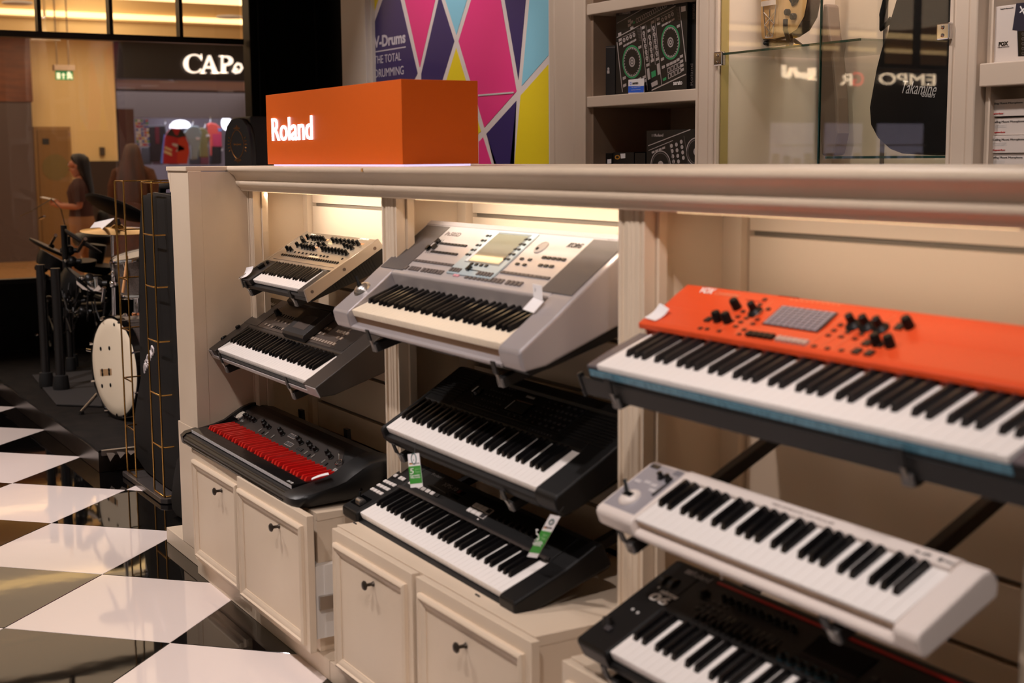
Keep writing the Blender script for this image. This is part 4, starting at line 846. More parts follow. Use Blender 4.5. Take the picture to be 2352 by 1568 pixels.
# ------------------------------------------------------------------ mural, wall cabinets and what stands in them
BY = 3.6
struct(MB().box(-8.19, -7.825, 3.57, 4.44, 0, 3.32).box(-7.825, -7.80, 3.60, 3.66, 0, 3.32).build('trim_1', M('white_panel', (214, 204, 192), .5), bevel=.003))
mu = thing('drum_mural', 'tall wall mural of pink, navy, yellow and cyan triangles with white drum lettering', 'mural', (-6.79, 3.64, 0))
inv = mu.matrix_basis.inverted()
Wd(MB().box(-7.80, -5.765, 3.625, 3.65, 0, 3.30).build('board', M('mural_white', (224, 212, 208), .45), mu, bevel=.001))
cm = cr((840, 0, 1270, 380), 1774)
MC = {'y': M('mural_yellow', (240, 214, 24), .4), 'n': M('mural_navy', (42, 28, 98), .35), 'm': M('mural_pink', (236, 48, 132), .4), 'c': M('mural_cyan', (136, 206, 230), .4)}
for c, P in (('y', ((38, -400), (249, -400), (46, 222), (38, 226))), ('n', ((263, -289), (492, 695), (78, 1540), (48, 315))), ('m', ((281, -400), (752, -400), (513, 640))), ('n', ((702, -51), (840, 390), (640, 1045), (527, 760), (527, 700))),
             ('c', ((628, -400), (1081, -400), (860, 330))), ('y', ((858, 455), (1092, 1243), (1060, 1275), (560, 1430))), ('m', ((1123, -400), (1211, -400), (1430, 865), (1125, 1208), (880, 390))), ('n', ((1249, -400), (1554, -400), (1448, 755))),
             ('c', ((1590, -400), (1730, -400), (1732, 525), (1478, 815))), ('y', ((1732, 610), (1738, 2000), (1370, 2000), (1468, 905))), ('n', ((1428, 955), (1325, 2000), (1390, 2000), (1143, 1268))), ('m', ((1112, 1300), (1335, 2000), (1072, 2000), (1070, 1345)))):
    w = [at(*cm(*p), Y=3.6245) for p in P]
    Wd(MB().prism([(p.x, min(p.z, 3.30)) for p in w], 1, 3.6235, 3.625).build('printed_shape', MC[c], mu))
def mtext(s_, l, rr, top, bold):
    a = at(*cm(*l), Y=3.623); b = at(*cm(*rr), Y=3.623); t = at(*cm(*top), Y=3.623)
    text('lettering', s_, b.x - a.x, t.z - a.z, M('mural_text', (206, 198, 206), .5), mu, inv @ Matrix(((1, 0, 0, a.x), (0, 0, -1, 3.6232), (0, 1, 0, a.z), (0, 0, 0, 1))), bold)
mtext('V-Drums', (78, 458), (378, 412), (78, 348), .035); mtext('THE TOTAL', (82, 608), (335, 575), (82, 533), .0); mtext('DRUMMING', (88, 738), (360, 703), (88, 660), .0)
a = at(*cm(85, 492), Y=3.623); b = at(*cm(380, 445), Y=3.623); Wd(MB().box(a.x, b.x, 3.6222, 3.6235, a.z - .004, a.z + .003).build('underline', MATS['mural_text'], mu))
a = at(*cm(1063, 903), Y=3.62); b = at(*cm(1400, 876), Y=3.62); Wd(MB().bar((a.x, 3.622, a.z), (b.x, 3.622, b.z), .004, .008).build('board_joint', GREYTXT, mu))
# decal helper: flat print on a vertical plane, placed from points of the photo that lie on it
class Decal:
    def __init__(s, parent, yf, crop): s.p = parent; s.y = yf; s.c = crop; s.m = {}
    def mb(s, c): return s.m.setdefault(c, MB())
    def P(s, x, y, k=0): q = at(*s.c(x, y), Y=s.y - .0006 - k); return q
    def poly(s, c, pts, k=0):
        w = [s.P(*p, k) for p in pts]; s.mb(c).prism([(p.x, p.z) for p in w], 1, s.y - .0008 - k, s.y - .0001)
    def line(s, c, p, q, w=.003, k=0): a, b = s.P(*p, k), s.P(*q, k); s.mb(c).bar(a, b, .0008, w, (0, 0, 1)) if abs((b - a).normalized().z) < .9 else s.mb(c).bar(a, b, w, .0008, (0, 1, 0))
    def ring(s, c, x, y, rx, ry, t, k=0, n=28):
        R = []
        for i in range(n):
            an = 2 * pi * i / n; R.append([s.P(x + rx * f * cos(an), y + ry * f * sin(an), k) for f in (1, 1 - t)])
        m = s.mb(c); vs_ = [p for r in R for p in r]; m.add(vs_, [(2 * i, 2 * ((i + 1) % n), 2 * ((i + 1) % n) + 1, 2 * i + 1) for i in range(n)])
    def disc(s, c, x, y, rx, ry, k=0, n=12): s.mb(c).add([s.P(x + rx * cos(2 * pi * i / n), y + ry * sin(2 * pi * i / n), k) for i in range(n)], [tuple(range(n))])
    def txt(s, st, x0, y0, x1, y1, ytop, mat, bold=0, vert=False):
        a, b, t = s.P(x0, y0), s.P(x1, y1), s.P(x0, ytop)
        iv = s.p.matrix_basis.inverted()
        if vert: text('lettering', st, (b.z - a.z), abs(a.x - s.P(x1, y0).x) if ytop is None else ytop, mat, s.p, iv @ frame((a.x, s.y - .0006, a.z), (0, 0, 1), (-1, 0, 0)), bold)
        else: text('lettering', st, b.x - a.x, t.z - a.z, mat, s.p, iv @ frame((a.x, s.y - .0006, a.z), (1, 0, (b.z - a.z) / max(b.x - a.x, .01) if False else 0), (0, 0, 1)), bold)
    def done(s, name='print'):
        for c, m in s.m.items(): Wd(m.build(name, c, s.p, fix=False))
def wbox(name, label, cat, q0, q1, Yf, dep, mat, group=None, z0=None, bevel=.0015):
    """carton whose front face spans photo points q0 (top left) and q1 (bottom right) on the plane Y = Yf"""
    a = at(*q0, Y=Yf); b = at(*q1, Y=Yf); zb = z0 if z0 is not None else b.z
    o = thing(name, label, cat, ((a.x + b.x) / 2, Yf + dep / 2, zb), group)
    Wd(MB().box(a.x, b.x, Yf, Yf + dep, zb, a.z).build('carton', mat, o, bevel=bevel)); return o
CAB = M('wall_cabinet_paint', (212, 194, 174), .5)
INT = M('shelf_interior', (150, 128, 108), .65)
INTD = M('dark_interior', (30, 27, 25), .7)
def wall_cab(label, xl, xl2, xr2, xr, shelves, inner, zmax=3.3, th=.05, back=4.1):
    c = thing('wall_cabinet', label, 'cabinet', ((xl + xr) / 2, 3.85, 0))
    for a, b in ((xl, xl2), (xr2, xr)):
        if b - a < .01: continue
        w = b - a
        Wd(MB().prism([(a, BY), (a + w * .12, BY), (a + w * .14, BY + .006), (a + w * .2, BY + .006), (a + w * .22, BY), (a + w * .66, BY), (a + w * .69, BY + .005), (a + w * .74, BY + .005), (a + w * .77, BY - .004), (a + w * .96, BY - .004), (b, BY), (b, back), (a, back)], 2, 0, zmax).build('side_post', CAB, c, bevel=.0015))
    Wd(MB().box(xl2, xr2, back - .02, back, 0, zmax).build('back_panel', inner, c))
    for z in shelves: Wd(MB().box(xl2 + .001, xr2 - .001, BY + .005, back - .021, z - th, z).build('shelf', CAB, c, bevel=.004))
    return c
ZS = at(1345, 222, Y=BY).z
xa, xb, xc, xd = at(1262, 230, Y=BY).x, at(1345, 230, Y=BY).x, at(1597, 218, Y=BY).x, at(1641, 200, Y=BY).x
zu = at(1345, 10, Y=BY).z
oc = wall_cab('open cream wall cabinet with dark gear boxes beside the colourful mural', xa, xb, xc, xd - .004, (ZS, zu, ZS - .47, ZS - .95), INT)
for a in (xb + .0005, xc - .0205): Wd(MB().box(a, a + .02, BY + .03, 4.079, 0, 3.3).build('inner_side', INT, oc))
CART = M('black_carton', (16, 15, 15), .4)
PRT = M('carton_print', (176, 166, 162), .5); PRG = M('carton_green', (44, 150, 92), .45); PRD = M('carton_dim', (96, 88, 84), .5)
cj = cr((1400, 0, 1620, 220), 1568)
def crp(f): return lambda x, y: f(x, y)
bx = wbox('mixer_carton', 'large black carton with two green ringed turntables printed on it, on the open shelf', 'box', (1414.7, 24), (1577, 204), 3.68, .14, CART, 'black gear cartons', z0=ZS + .0005)
d = Decal(bx, 3.68, cj)
for x, y, rx, ry in ((368, 1012, 157, 275), (998, 692, 154, 287)):
    d.ring(PRG, x, y, rx, ry, .10)
    for i in range(28): an = 2 * pi * i / 28; d.line(PRT, (x + rx * .86 * cos(an), y + ry * .86 * sin(an)), (x + rx * .76 * cos(an + .1), y + ry * .76 * sin(an + .1)), .004)
    d.ring(PRT, x, y, rx * .88, ry * .88, .05); d.disc(PRT, x, y, 50, 85, .0003); d.ring(CART, x, y, 34, 58, .25, .0006); d.disc(CART, x, y, 10, 16, .0006)
for p, q, w in (((120, 615), (1080, 95), .004), ((122, 382), (690, 66), .003), ((122, 690), (212, 1505), .005), ((1145, 110), (1250, 1010), .005), ((690, 1478), (1250, 1215), .005), ((510, 430), (622, 1478), .003), ((745, 300), (855, 1392), .003), ((595, 400), (660, 1080), .002), ((680, 360), (750, 1060), .002), ((215, 610), (410, 515), .002), ((840, 275), (1045, 170), .002)): d.line(PRT, p, q, w)
for i in range(14): d.ring(PRT, 452 + 36 * i, 335 - 19.5 * i, 20, 44, .28, 0, 12)
for x0, y0, dx, dy in ((238, 655, 54, -28), (868, 322, 54, -30)):
    for i in range(4): d.disc(PRT, x0 + dx * i, y0 + dy * i, 22, 36); d.disc(CART, x0 + dx * i, y0 + dy * i, 8, 12, .0004); d.poly(PRT, [(x0 - 14 + dx * i, y0 + 88 + dy * i), (x0 + 34 + dx * i, y0 + 60 + dy * i), (x0 + 36 + dx * i, y0 + 92 + dy * i), (x0 - 10 + dx * i, y0 + 120 + dy * i)])
for x0, y0, k in ((560, 545, 5), (655, 605, 4), (720, 460, 5)):
    for i in range(k): d.disc(PRT, x0 + 13 * i, y0 + 102 * i, 22, 38); d.disc(CART, x0 + 13 * i, y0 + 102 * i, 7, 11, .0004); d.poly(PRT, [(x0 - 8 + 13 * i, y0 + 42 + 102 * i), (x0 + 22 + 13 * i, y0 + 36 + 102 * i), (x0 + 22 + 13 * i, y0 + 52 + 102 * i), (x0 - 8 + 13 * i, y0 + 58 + 102 * i)])
for i in range(2):
    for j in range(4): x, y = 945 + 10 * i + 55 * j, 1118 + 95 * i - 28 * j; d.poly(PRT, [(x, y), (x + 46, y - 24), (x + 52, y + 56), (x + 8, y + 82)]); d.poly(CART, [(x + 10, y + 8), (x + 38, y - 7), (x + 43, y + 48), (x + 16, y + 64)], .0005)
for x, y in ((525, 440), (682, 350), (148, 640), (155, 700), (770, 300), (780, 370), (600, 1050), (675, 980), (757, 955), (840, 955), (855, 1085), (1100, 415), (1150, 910), (1155, 990), (1160, 1060), (1165, 1130), (470, 760), (215, 1265), (222, 1385), (140, 545), (620, 490), (300, 330), (335, 350), (300, 400), (340, 440), (930, 1050), (985, 1025), (1040, 1000), (1095, 965), (470, 1280), (540, 1250), (555, 1310)): d.poly(PRT, [(x, y), (x + 50, y - 22), (x + 52, y + 22), (x + 4, y + 46)])
d.poly(PRG, [(378, 362), (415, 345), (418, 378), (382, 395)]); d.poly(PRG, [(682, 1180), (752, 1145), (760, 1240), (690, 1275)]); d.poly(PRG, [(872, 1290), (925, 1260), (930, 1300), (880, 1330)])
d.poly(PRT, [(610, 1130), (650, 1110), (668, 1290), (630, 1310)]); d.poly(PRT, [(772, 1050), (812, 1030), (828, 1210), (790, 1232)]); d.poly(PRT, [(680, 1360), (780, 1310), (792, 1380), (692, 1430)])
for x0, y0 in ((445, 470), (1085, 130)):
    for i in range(9): d.line(PRD, (x0 + 5 * i, y0 + 24 * i), (x0 + 50 + 5 * i, y0 - 4 + 24 * i), .0025)
d.poly(PAPER, [(1170, 110), (1243, 95), (1246, 180), (1174, 195)])
d.done()
d.txt('Roland', 215, 240, 340, 226, 182, PRT, .02); d.poly(PRD, [(155, 200), (205, 194), (207, 240), (158, 248)]); d.txt('DJ-505', 985, 92, 1200, 62, 38, PRT, .0); d.txt('serato', 1045, 1395, 1190, 1375, 1330, WTXT, .02)
d.m = {}; d.poly(PRD, [(155, 200), (205, 194), (207, 240), (158, 248)]); d.done()
lc = wbox('leaflet', 'blue and white leaflet propped against the large black carton on the open shelf', 'leaflet', (1443, 183), (1479, 209), 3.655, .003, PAPER, None, z0=ZS + .0005)
d = Decal(lc, 3.655, cj); d.poly(M('leaflet_blue', (36, 96, 214), .5), [(306, 1412), (562, 1405), (558, 1510), (306, 1516)]); d.ring(MATS['leaflet_blue'], 348, 1368, 16, 26, .35); d.done(); d.txt('serato', 375, 1385, 470, 1380, 1345, BTXT, .02); d.txt('The industry choice', 360, 1440, 510, 1437, 1425, WTXT); d.txt('leading software', 360, 1482, 510, 1478, 1468, WTXT)
b2 = wbox('mixer_carton', 'black carton standing edge on at the right end of the open shelf', 'box', (1581, -30), (1612, 196), 3.70, .13, CART, 'black gear cartons', z0=ZS + .0005)
d = Decal(b2, 3.70, cj); d.done(); d.txt('serato', 1395, 310, 1395, 60, .018, PRD, .02, True); d.txt('Roland', 1365, 1395, 1365, 1040, .022, PRD, .0, True)
sb = wbox('small_carton', 'small matte black carton left of the large carton on the open shelf', 'box', (1374, 109), (1412, 212), 3.70, .10, M('matt_carton', (34, 32, 31), .6), None, z0=ZS + .0005)
d = Decal(sb, 3.70, cr((1200, 0, 1700, 420), 1867)); d.disc(PRT, 737, 590, 9, 12); d.poly(PRT, [(726, 604), (746, 602), (746, 630), (727, 632)]); d.line(PRD, (652, 412), (796, 404), .004); d.done()
ZL = ZS - .47
cl = cr((1200, 0, 1700, 420), 1867)
b3 = wbox('mixer_carton', 'black carton with printed turntables on the lower shelf of the open cabinet', 'box', (1485, 300), (1660, 372), 3.68, .14, CART, 'black gear cartons', z0=ZL + .0005)
d = Decal(b3, 3.68, cl)
d.line(PRT, (1078, 1250), (1440, 1110), .004); d.line(PRT, (1082, 1290), (1290, 1205), .003)
for x, y in ((1185, 1412), (1490, 1300)): d.ring(PRT, x, y, 86, 122, .07); d.ring(PRD, x, y, 74, 104, .08); d.disc(PRT, x, y, 24, 34)
for i in range(4):
    d.disc(PRT, 1278 + 6 * i, 1250 + 45 * i, 12, 18); d.disc(PRT, 1320 + 6 * i, 1240 + 48 * i, 12, 18); d.disc(PRT, 1362 + 6 * i, 1215 + 46 * i, 12, 18); d.poly(PRT, [(1108 + 30 * i, 1300 - 12 * i), (1132 + 30 * i, 1291 - 12 * i), (1134 + 30 * i, 1308 - 12 * i), (1110 + 30 * i, 1317 - 12 * i)])
d.line(PRD, (1255, 1215), (1300, 1410), .003); d.line(PRD, (1385, 1165), (1425, 1410), .003)
d.done(); d.txt('Roland', 1135, 1172, 1208, 1168, 1148, PRT, .02)
d.m = {}; d.poly(PRD, [(1106, 1150), (1132, 1148), (1133, 1170), (1107, 1173)]); d.done()
for lab, x0, x1, yt, logo in (('small black carton with a pale logo at the left end of the lower open shelf', 1366, 1406, 352, 'KORG'), ('small black carton with a gold emblem in the middle of the lower open shelf', 1408, 1456, 350, None), ('plain small black carton beside the printed turntable carton on the lower shelf', 1458, 1482, 351, '')):
    o = wbox('small_carton', lab, 'box', (x0, yt), (x1, 372), 3.70, .10, CART, None, z0=ZL + .0005); d = Decal(o, 3.70, lambda x, y: (x, y))
    if logo: d.poly(PAPER, [(x0 + 29, 366), (x0 + 38, 365), (x0 + 38, 375), (x0 + 29, 376)]); d.done(); d.txt(logo, x0 + 2, 363, x0 + 13, 362, 357, PRT, .03)
    elif logo is None: d.ring(M('gold_print', (196, 140, 50), .4), 1418, 361, 6, 5, .4); d.poly(PAPER, [(1425, 353), (1436, 352), (1436, 363), (1426, 364)]); d.done()
# ---- glass display cabinet
xe, xf_ = at(2172, 330, Y=BY).x, at(2236, 330, Y=BY).x
gc = wall_cab('tall glass fronted display cabinet holding a blond guitar and a black guitar bag', xd, xd + .02, xe, xf_, (), M('display_back', (206, 186, 160), .6), back=4.25)
Wd(MB().box(xd + .021, xd + .028, BY + .012, BY + .05, 0, 3.3).build('side_glass', M('amber_edge', (172, 150, 92), .3), gc))
Wd(MB().box(xe - .012, xe - .001, BY + .03, 4.22, 0, 3.3).build('inner_side', MATS['display_back'], gc))
GD = glass_mat('door_glass', (.95, .95, .94), .05, 1.0)
GE = M('glass_edge', (14, 62, 52), .12)
xm = at(1881, 200, Y=BY).x
for a, b in ((xd + .034, xm - .003), (xm + .003, xe - .002)):
    g = Wd(MB().box(a, b, BY + .002, BY + .008, .2, 3.3).build('glass_door', GD, gc))
    Wd(MB().box(b if b < xm else a - .0025, (b + .0025) if b < xm else a, BY + .001, BY + .009, .2, 3.3).build('door_edge', GE, g))
for (px_, py_), dx in (((1652, 135), .0), ((2169, 72), 0)):
    p = at(px_, py_, Y=BY - .01)
    h = Wd(MB().box(p.x - .028, p.x + .028, BY - .018, BY + .0015, p.z - .028, p.z + .028).build('hinge_clamp', CHROME, gc, bevel=.005))
    for i in (-1, 1): MB().lathe([(0, .004), (.006, .003), (.007, 0)], (p.x, BY - .018, p.z + .013 * i), (0, -1, 0), 10).build('bolt', CHROME, h)
SG = glass_mat('shelf_glass', (.90, .95, .92), .05)
def gshelf(q0, x0, x1, y1=4.21):
    z = at(*q0, Y=BY + .03).z
    s_ = Wd(MB().box(x0, x1, BY + .03, y1, z - .008, z).build('glass_shelf', SG, gc)); Wd(MB().box(x0, x1, BY + .0285, BY + .0299, z - .0085, z + .0002).build('shelf_edge', GE, s_)); return z
area('cabinet_fill', ((xd + xe) / 2, 3.9, 3.25), ((xd + xe) / 2, 3.95, 0), 26, .9, .3)  # area light added to brighten the interior of the glass cabinet
zg1 = gshelf((1668, 121), xd + .03, xm + .18); zg2 = gshelf((1900, 359), xm + .01, xe - .013)
for px_, y_ in ((1787, 4.17), (2028, 4.22)):
    p = at(px_, 200, Y=y_); Wd(MB().box(p.x - .008, p.x + .008, y_, y_ + .02, .2, 3.3).build('wall_standard', M('standard_grey', (92, 86, 82), .35, .6), gc))
# hollow body guitar on its stand
gz = at(1785, 0, Y=3.86)
gx = at(1788, 60, Y=3.86).x
gu = thing('guitar', 'blond hollow body guitar with black f holes standing on the glass shelf', 'guitar', (gx, 3.86, zg1))
MAP = M('blond_maple', (232, 190, 128), .16, noise=(3, (222, 174, 108), (8, 1, 1)), coat=.5); GRIM = M('guitar_rim', (52, 34, 26), .18)
bz0 = zg1 + .055
prof = [(0, 0), (.08, .006), (.14, .028), (.182, .075), (.198, .135), (.19, .19), (.162, .235), (.14, .27), (.137, .30), (.146, .335), (.15, .375), (.137, .42), (.10, .455), (.045, .47)]
out = [(gx + x, bz0 + z) for x, z in prof] + [(gx - x, bz0 + z) for x, z in prof[::-1]]
out = out[:-1]
Wd(MB().prism(out, 1, 3.835, 3.905).build('rim', GRIM, gu, smooth=30, bevel=.004))
cxz = (gx, bz0 + .2); ins = lambda f, y: [(cxz[0] + (p[0] - cxz[0]) * f, y, cxz[1] + (p[1] - cxz[1]) * f) for p in out]
Wd(MB().loft([ins(.985, 3.8345), ins(.94, 3.828), ins(.6, 3.822), ins(.25, 3.820)]).build('top', MAP, gu, smooth=60))
gi = lambda x, z, y=3.818: (gx + x, y, bz0 + z)
for sx in (-1, 1):
    f = MB().tube([gi(sx * .125, .135), gi(sx * .115, .15), gi(sx * .105, .20), gi(sx * .088, .25), gi(sx * .08, .265)], [.004, .007, .0075, .006, .004], 8); f.ball(gi(sx * .13, .13), .010, .003, .010, 10, 6).ball(gi(sx * .073, .268), .009, .003, .009, 10, 6)
    Wd(f.build('f_hole', GLOSSB, gu, smooth=60))
Wd(MB().box(gx - .052, gx + .052, 3.806, 3.820, bz0 + .205, bz0 + .225).build('bridge', GLOSSB, gu, bevel=.003))
Wd(MB().box(gx - .045, gx + .045, 3.802, 3.818, bz0 + .262, bz0 + .292).build('pickup', STEEL, gu, bevel=.003)); Wd(MB().box(gx - .045, gx + .045, 3.802, 3.818, bz0 + .355, bz0 + .385).build('pickup', STEEL, gu, bevel=.003))
tp = MB()
for a_, b_ in (((-.04, .14), (-.022, .01)), ((.04, .14), (.022, .01)), ((-.04, .14), (.04, .14)), ((-.022, .01), (.022, .01)), ((-.034, .11), (.03, .06)), ((.036, .11), (-.03, .06)), ((-.03, .06), (.022, .01)), ((.03, .06), (-.022, .01)), ((0, .12), (0, .01))): tp.tube([gi(*a_, 3.812), gi(*b_, 3.812)], .0025, 6)
tp.box(gx - .045, gx + .045, 3.804, 3.815, bz0 + .135, bz0 + .155); Wd(tp.build('tailpiece', CHROME, gu))
for x, z in ((.125, .20), (.145, .145), (.10, .10), (.135, .08)): Wd(MB().lathe([(.014, 0), (.013, .014), (.009, .018), (0, .018)], gi(x, z, 3.824), (0, -1, 0), 14).build('knob', GLOSSB, gu, smooth=40))
Wd(MB().box(gx - .026, gx + .026, 3.812, 3.84, bz0 + .43, bz0 + .98).build('neck', M('rosewood', (58, 36, 26), .4), gu, bevel=.003))
Wd(MB().prism([(gx - .03, bz0 + .981), (gx - .055, bz0 + 1.02), (gx - .05, bz0 + 1.13), (gx + .05, bz0 + 1.13), (gx + .055, bz0 + 1.02), (gx + .03, bz0 + .981)], 1, 3.83, 3.848).build('headstock', GRIM, gu))
st = MB()
for i in range(6): st.tube([gi(-.02 + .008 * i, .145, 3.805), gi(-.017 + .007 * i, .98, 3.806)], .0008, 4)
Wd(st.build('strings', CHROME, gu))
sd = thing('guitar_stand', 'black metal guitar stand with padded arms under the blond guitar', 'stand', (gx, 3.86, zg1))
Wd(MB().tube([(gx - .11, 3.80, bz0 + .07), (gx - .115, 3.795, bz0 + .03), (gx - .105, 3.82, bz0 - .004), (gx - .05, 3.88, bz0 - .012), (gx + .05, 3.88, bz0 - .012), (gx + .105, 3.82, bz0 - .004), (gx + .115, 3.795, bz0 + .03), (gx + .11, 3.80, bz0 + .07)], .010, 8).build('cradle', BMETAL, sd, smooth=60))
for p in ((gx - .17, 3.72), (gx + .17, 3.78), (gx + .0, 4.02)): Wd(MB().tube([(gx, 3.93, bz0 + .01), (p[0] * .6 + gx * .4, (p[1] * .6 + 3.93 * .4), bz0 - .018), (p[0], p[1], zg1 + .011)], .0085, 8).build('leg', BMETAL, sd, smooth=60))
Wd(MB().tube([(gx, 3.93, bz0 - .012), (gx, 3.935, bz0 + .5)], .010, 8).build('post', BMETAL, sd)); Wd(MB().box(gx - .012, gx + .03, 3.91, 3.95, bz0 - .04, bz0 - .016).build('joint', M('yellow_joint', (200, 160, 60), .4), sd, bevel=.002))
# black guitar bag on the lower glass shelf
qb = lambda x, y: at(x, y, Y=3.80)
ob_ = [(2082, 348), (2110, 350), (2160, 352), (2215, 345), (2250, 325), (2268, 285), (2262, 240), (2240, 190), (2222, 130), (2214, 80), (2226, 30), (2240, -60), (2200, -150), (2130, -160), (2090, -60), (2060, 40), (2052, 78), (2040, 105), (2028, 150), (2018, 205), (2011, 245), (2014, 285), (2030, 315), (2055, 338)]
ww = [qb(*p) for p in ob_]; zmn = min(p.z for p in ww)
gb = thing('guitar_bag', 'big black guitar gig bag with white script lettering behind the glass door', 'bag', (sum(p.x for p in ww) / len(ww), 3.86, zg2))
zo = zg2 + .001 - zmn; o2 = [(p.x, p.z + zo) for p in ww]; cc = (sum(p[0] for p in o2) / len(o2), sum(p[1] for p in o2) / len(o2))
rr_ = lambda f, y: [(cc[0] + (p[0] - cc[0]) * f, y, cc[1] + (p[1] - cc[1]) * f) for p in o2]
NYL = M('black_nylon', (9, 8, 9), .65, spec=.22, bump=(350, .3, .002))
Wd(MB().loft([rr_(.90, 3.76), rr_(.975, 3.765), rr_(1, 3.78), rr_(1, 3.88), rr_(.97, 3.90), rr_(.9, 3.905)]).build('bag_body', NYL, gb, smooth=50))
Wd(MB().tube([qb(2062, 40) + Vector((0, -.03, zo)), qb(2044, 62) + Vector((0, -.04, zo)), qb(2040, 30) + Vector((0, -.03, zo)), qb(2052, -20) + Vector((0, -.03, zo)), qb(2062, -90) + Vector((0, -.03, zo))], .012, 6).build('strap', NYL, gb, smooth=60))
a = at(2071, 214, Y=3.758); b = at(2150, 208, Y=3.758); t = at(2071, 185, Y=3.758)
text('lettering', 'Takamine', b.x - a.x, t.z - a.z, GREYTXT, gb, gb.matrix_basis.inverted() @ frame((a.x, 3.7592, a.z), (1, 0, -.10), (0, 0, 1)), -.005, .001, .35)
a = at(2116, 222, Y=3.758); b = at(2147, 220, Y=3.758); t = at(2116, 210, Y=3.758); text('lettering', 'Guitars', b.x - a.x, t.z - a.z, GREYTXT, gb, gb.matrix_basis.inverted() @ frame((a.x, 3.7592, a.z), (1, 0, -.10), (0, 0, 1)), 0, .001, .2)
sp_ = thing('guitar_bag', 'narrow grey brown guitar bag leaning at the back of the display cabinet', 'bag', (at(1925, 300, Y=4.14).x, 4.14, zg2))
pts = [at(*p, Y=4.14) for p in ((1895, 352), (1922, 350), (1932, 300), (1930, 220), (1922, 130), (1912, 60), (1908, 5), (1898, 2), (1893, 60), (1890, 160), (1888, 260))]; dz = zg2 + .001 - min(p.z for p in pts)
Wd(MB().prism([(p.x, p.z + dz) for p in pts], 1, 4.12, 4.19).build('bag_body', M('taupe_nylon', (112, 92, 76), .7), sp_, bevel=.01))
# ---- right shelf cabinet
rc = wall_cab('cream wall cabinet with a dark interior at the right edge of the photo', xf_ + .003, at(2243, 250, Y=BY).x, -1.95, -1.85, (at(2245, 146, Y=BY).z, at(2245, 146, Y=BY).z - .70), INTD, th=.075)
ZR = at(2245, 146, Y=BY).z
xs_ = at(2243, 250, Y=BY).x
Wd(MB().box(xs_ + .0005, xs_ + .02, BY + .04, 4.079, 0, 3.3).build('inner_side', CAB, rc))
fb = thing('microphone_carton', 'white and grey microphone carton with bold black lettering on the right shelf', 'box', (-2.9, 3.75, ZR))
fa = at(2262, 130, Y=3.65); ft = at(2265, 18, Y=3.65); fr = at(2311, 60, Y=3.65).x
Wd(MB().box(fa.x, fa.x + .42, 3.65, 3.80, ZR + .0005, ft.z).build('carton', M('white_carton', (214, 202, 192), .5), fb, bevel=.002))
d = Decal(fb, 3.65, cr((1980, 0, 2352, 380), 1535)); d.poly(M('navy_print', (44, 42, 56), .35), [(1462, 32), (1600, 18), (1600, 530), (1478, 535), (1470, 290), (1425, 285)]); d.poly(GLOSSB, [(1475, 295), (1600, 290), (1600, 525), (1482, 530)], .0004)
for i in range(5): d.ring(PRD, 1525, 322 + 46 * i, 12, 16, .3, .0008, 12)
d.line(WTXT, (1495, 120), (1560, 60), .004, .0008); d.line(WTXT, (1500, 60), (1550, 150), .004, .0008)
d.done(); d.txt('FOX', 1295, 438, 1385, 430, 398, GLOSSB, .05); d.txt('USB MICROPHONE', 1285, 457, 1395, 450, 444, M('grey_small_print', (120, 112, 108), .5)); d.txt('beyerdynamic', 1313, 96, 1436, 84, 80, GLOSSB, .01)
for i, (yt, yb_, xl, nm) in enumerate(((228, 268, 2252, 'topmost'), (270, 311, 2256, 'second from top'), (311, 352, 2256, 'third from top'), (352, 393, 2252, 'lowest visible'))):
    ya = 3.66 + .006 * (i % 2)
    a = at(xl, yt, Y=ya); zt, zb = at(2300, yt, Y=3.66).z, at(2300, yb_, Y=3.66).z
    o = thing('microphone_carton', 'white carton with a red end and drawn microphones, %s in the right stack' % nm, 'box', (a.x + .2, ya + .06, zb), 'ceiling microphone cartons')
    Wd(MB().box(a.x, a.x + .45, ya, ya + .12, zb + .001, zt - .0005).build('carton', MATS['white_carton'], o, bevel=.0012))
    REDP = M('red_print', (190, 24, 30), .45)
    Wd(MB().box(a.x - .0006, a.x + .026, ya - .0006, ya + .12, zb + .0012, zt - .0007).build('red_end', REDP, o))
    iv = o.matrix_basis.inverted(); h = zt - zb
    f_ = lambda x, z: iv @ frame((a.x + x, ya - .0008, zb + z), (1, 0, 0), (0, 0, 1))
    text('lettering', 'Ceiling Mount Microphone', .125, h * .15, BTXT, o, f_(.045, h * .68)); text('lettering', 'Superlux', .052, h * .12, REDP, o, f_(.045, h * .12), .02, .0006, .25)
    text('lettering', '52', h * .25, .016, BTXT, o, iv @ frame((a.x + .021, ya - .001, zb + h * .1), (0, 0, 1), (-1, 0, 0)))
    for s_ in (0, .04, .085, .12): 
        x = a.x + .225 + s_
        Wd(MB().tube([(x + .03, ya - .001, zt - .004), (x + .028, ya - .001, zb + h * .72), (x + .018, ya - .001, zb + h * .58), (x + .010, ya - .001, zb + h * .45), (x - .008, ya - .001, zb + h * .2)], [.0015, .0015, .002, .006, .004], 5).build('drawn_microphone', BTXT if s_ != .04 else GREYTXT, o))
    for j in range(3): Wd(MB().box(a.x + .045, a.x + .1, ya - .0007, ya - .0002, zb + h * (.58 - .07 * j), zb + h * (.6 - .07 * j)).build('small_print', GREYTXT, o))
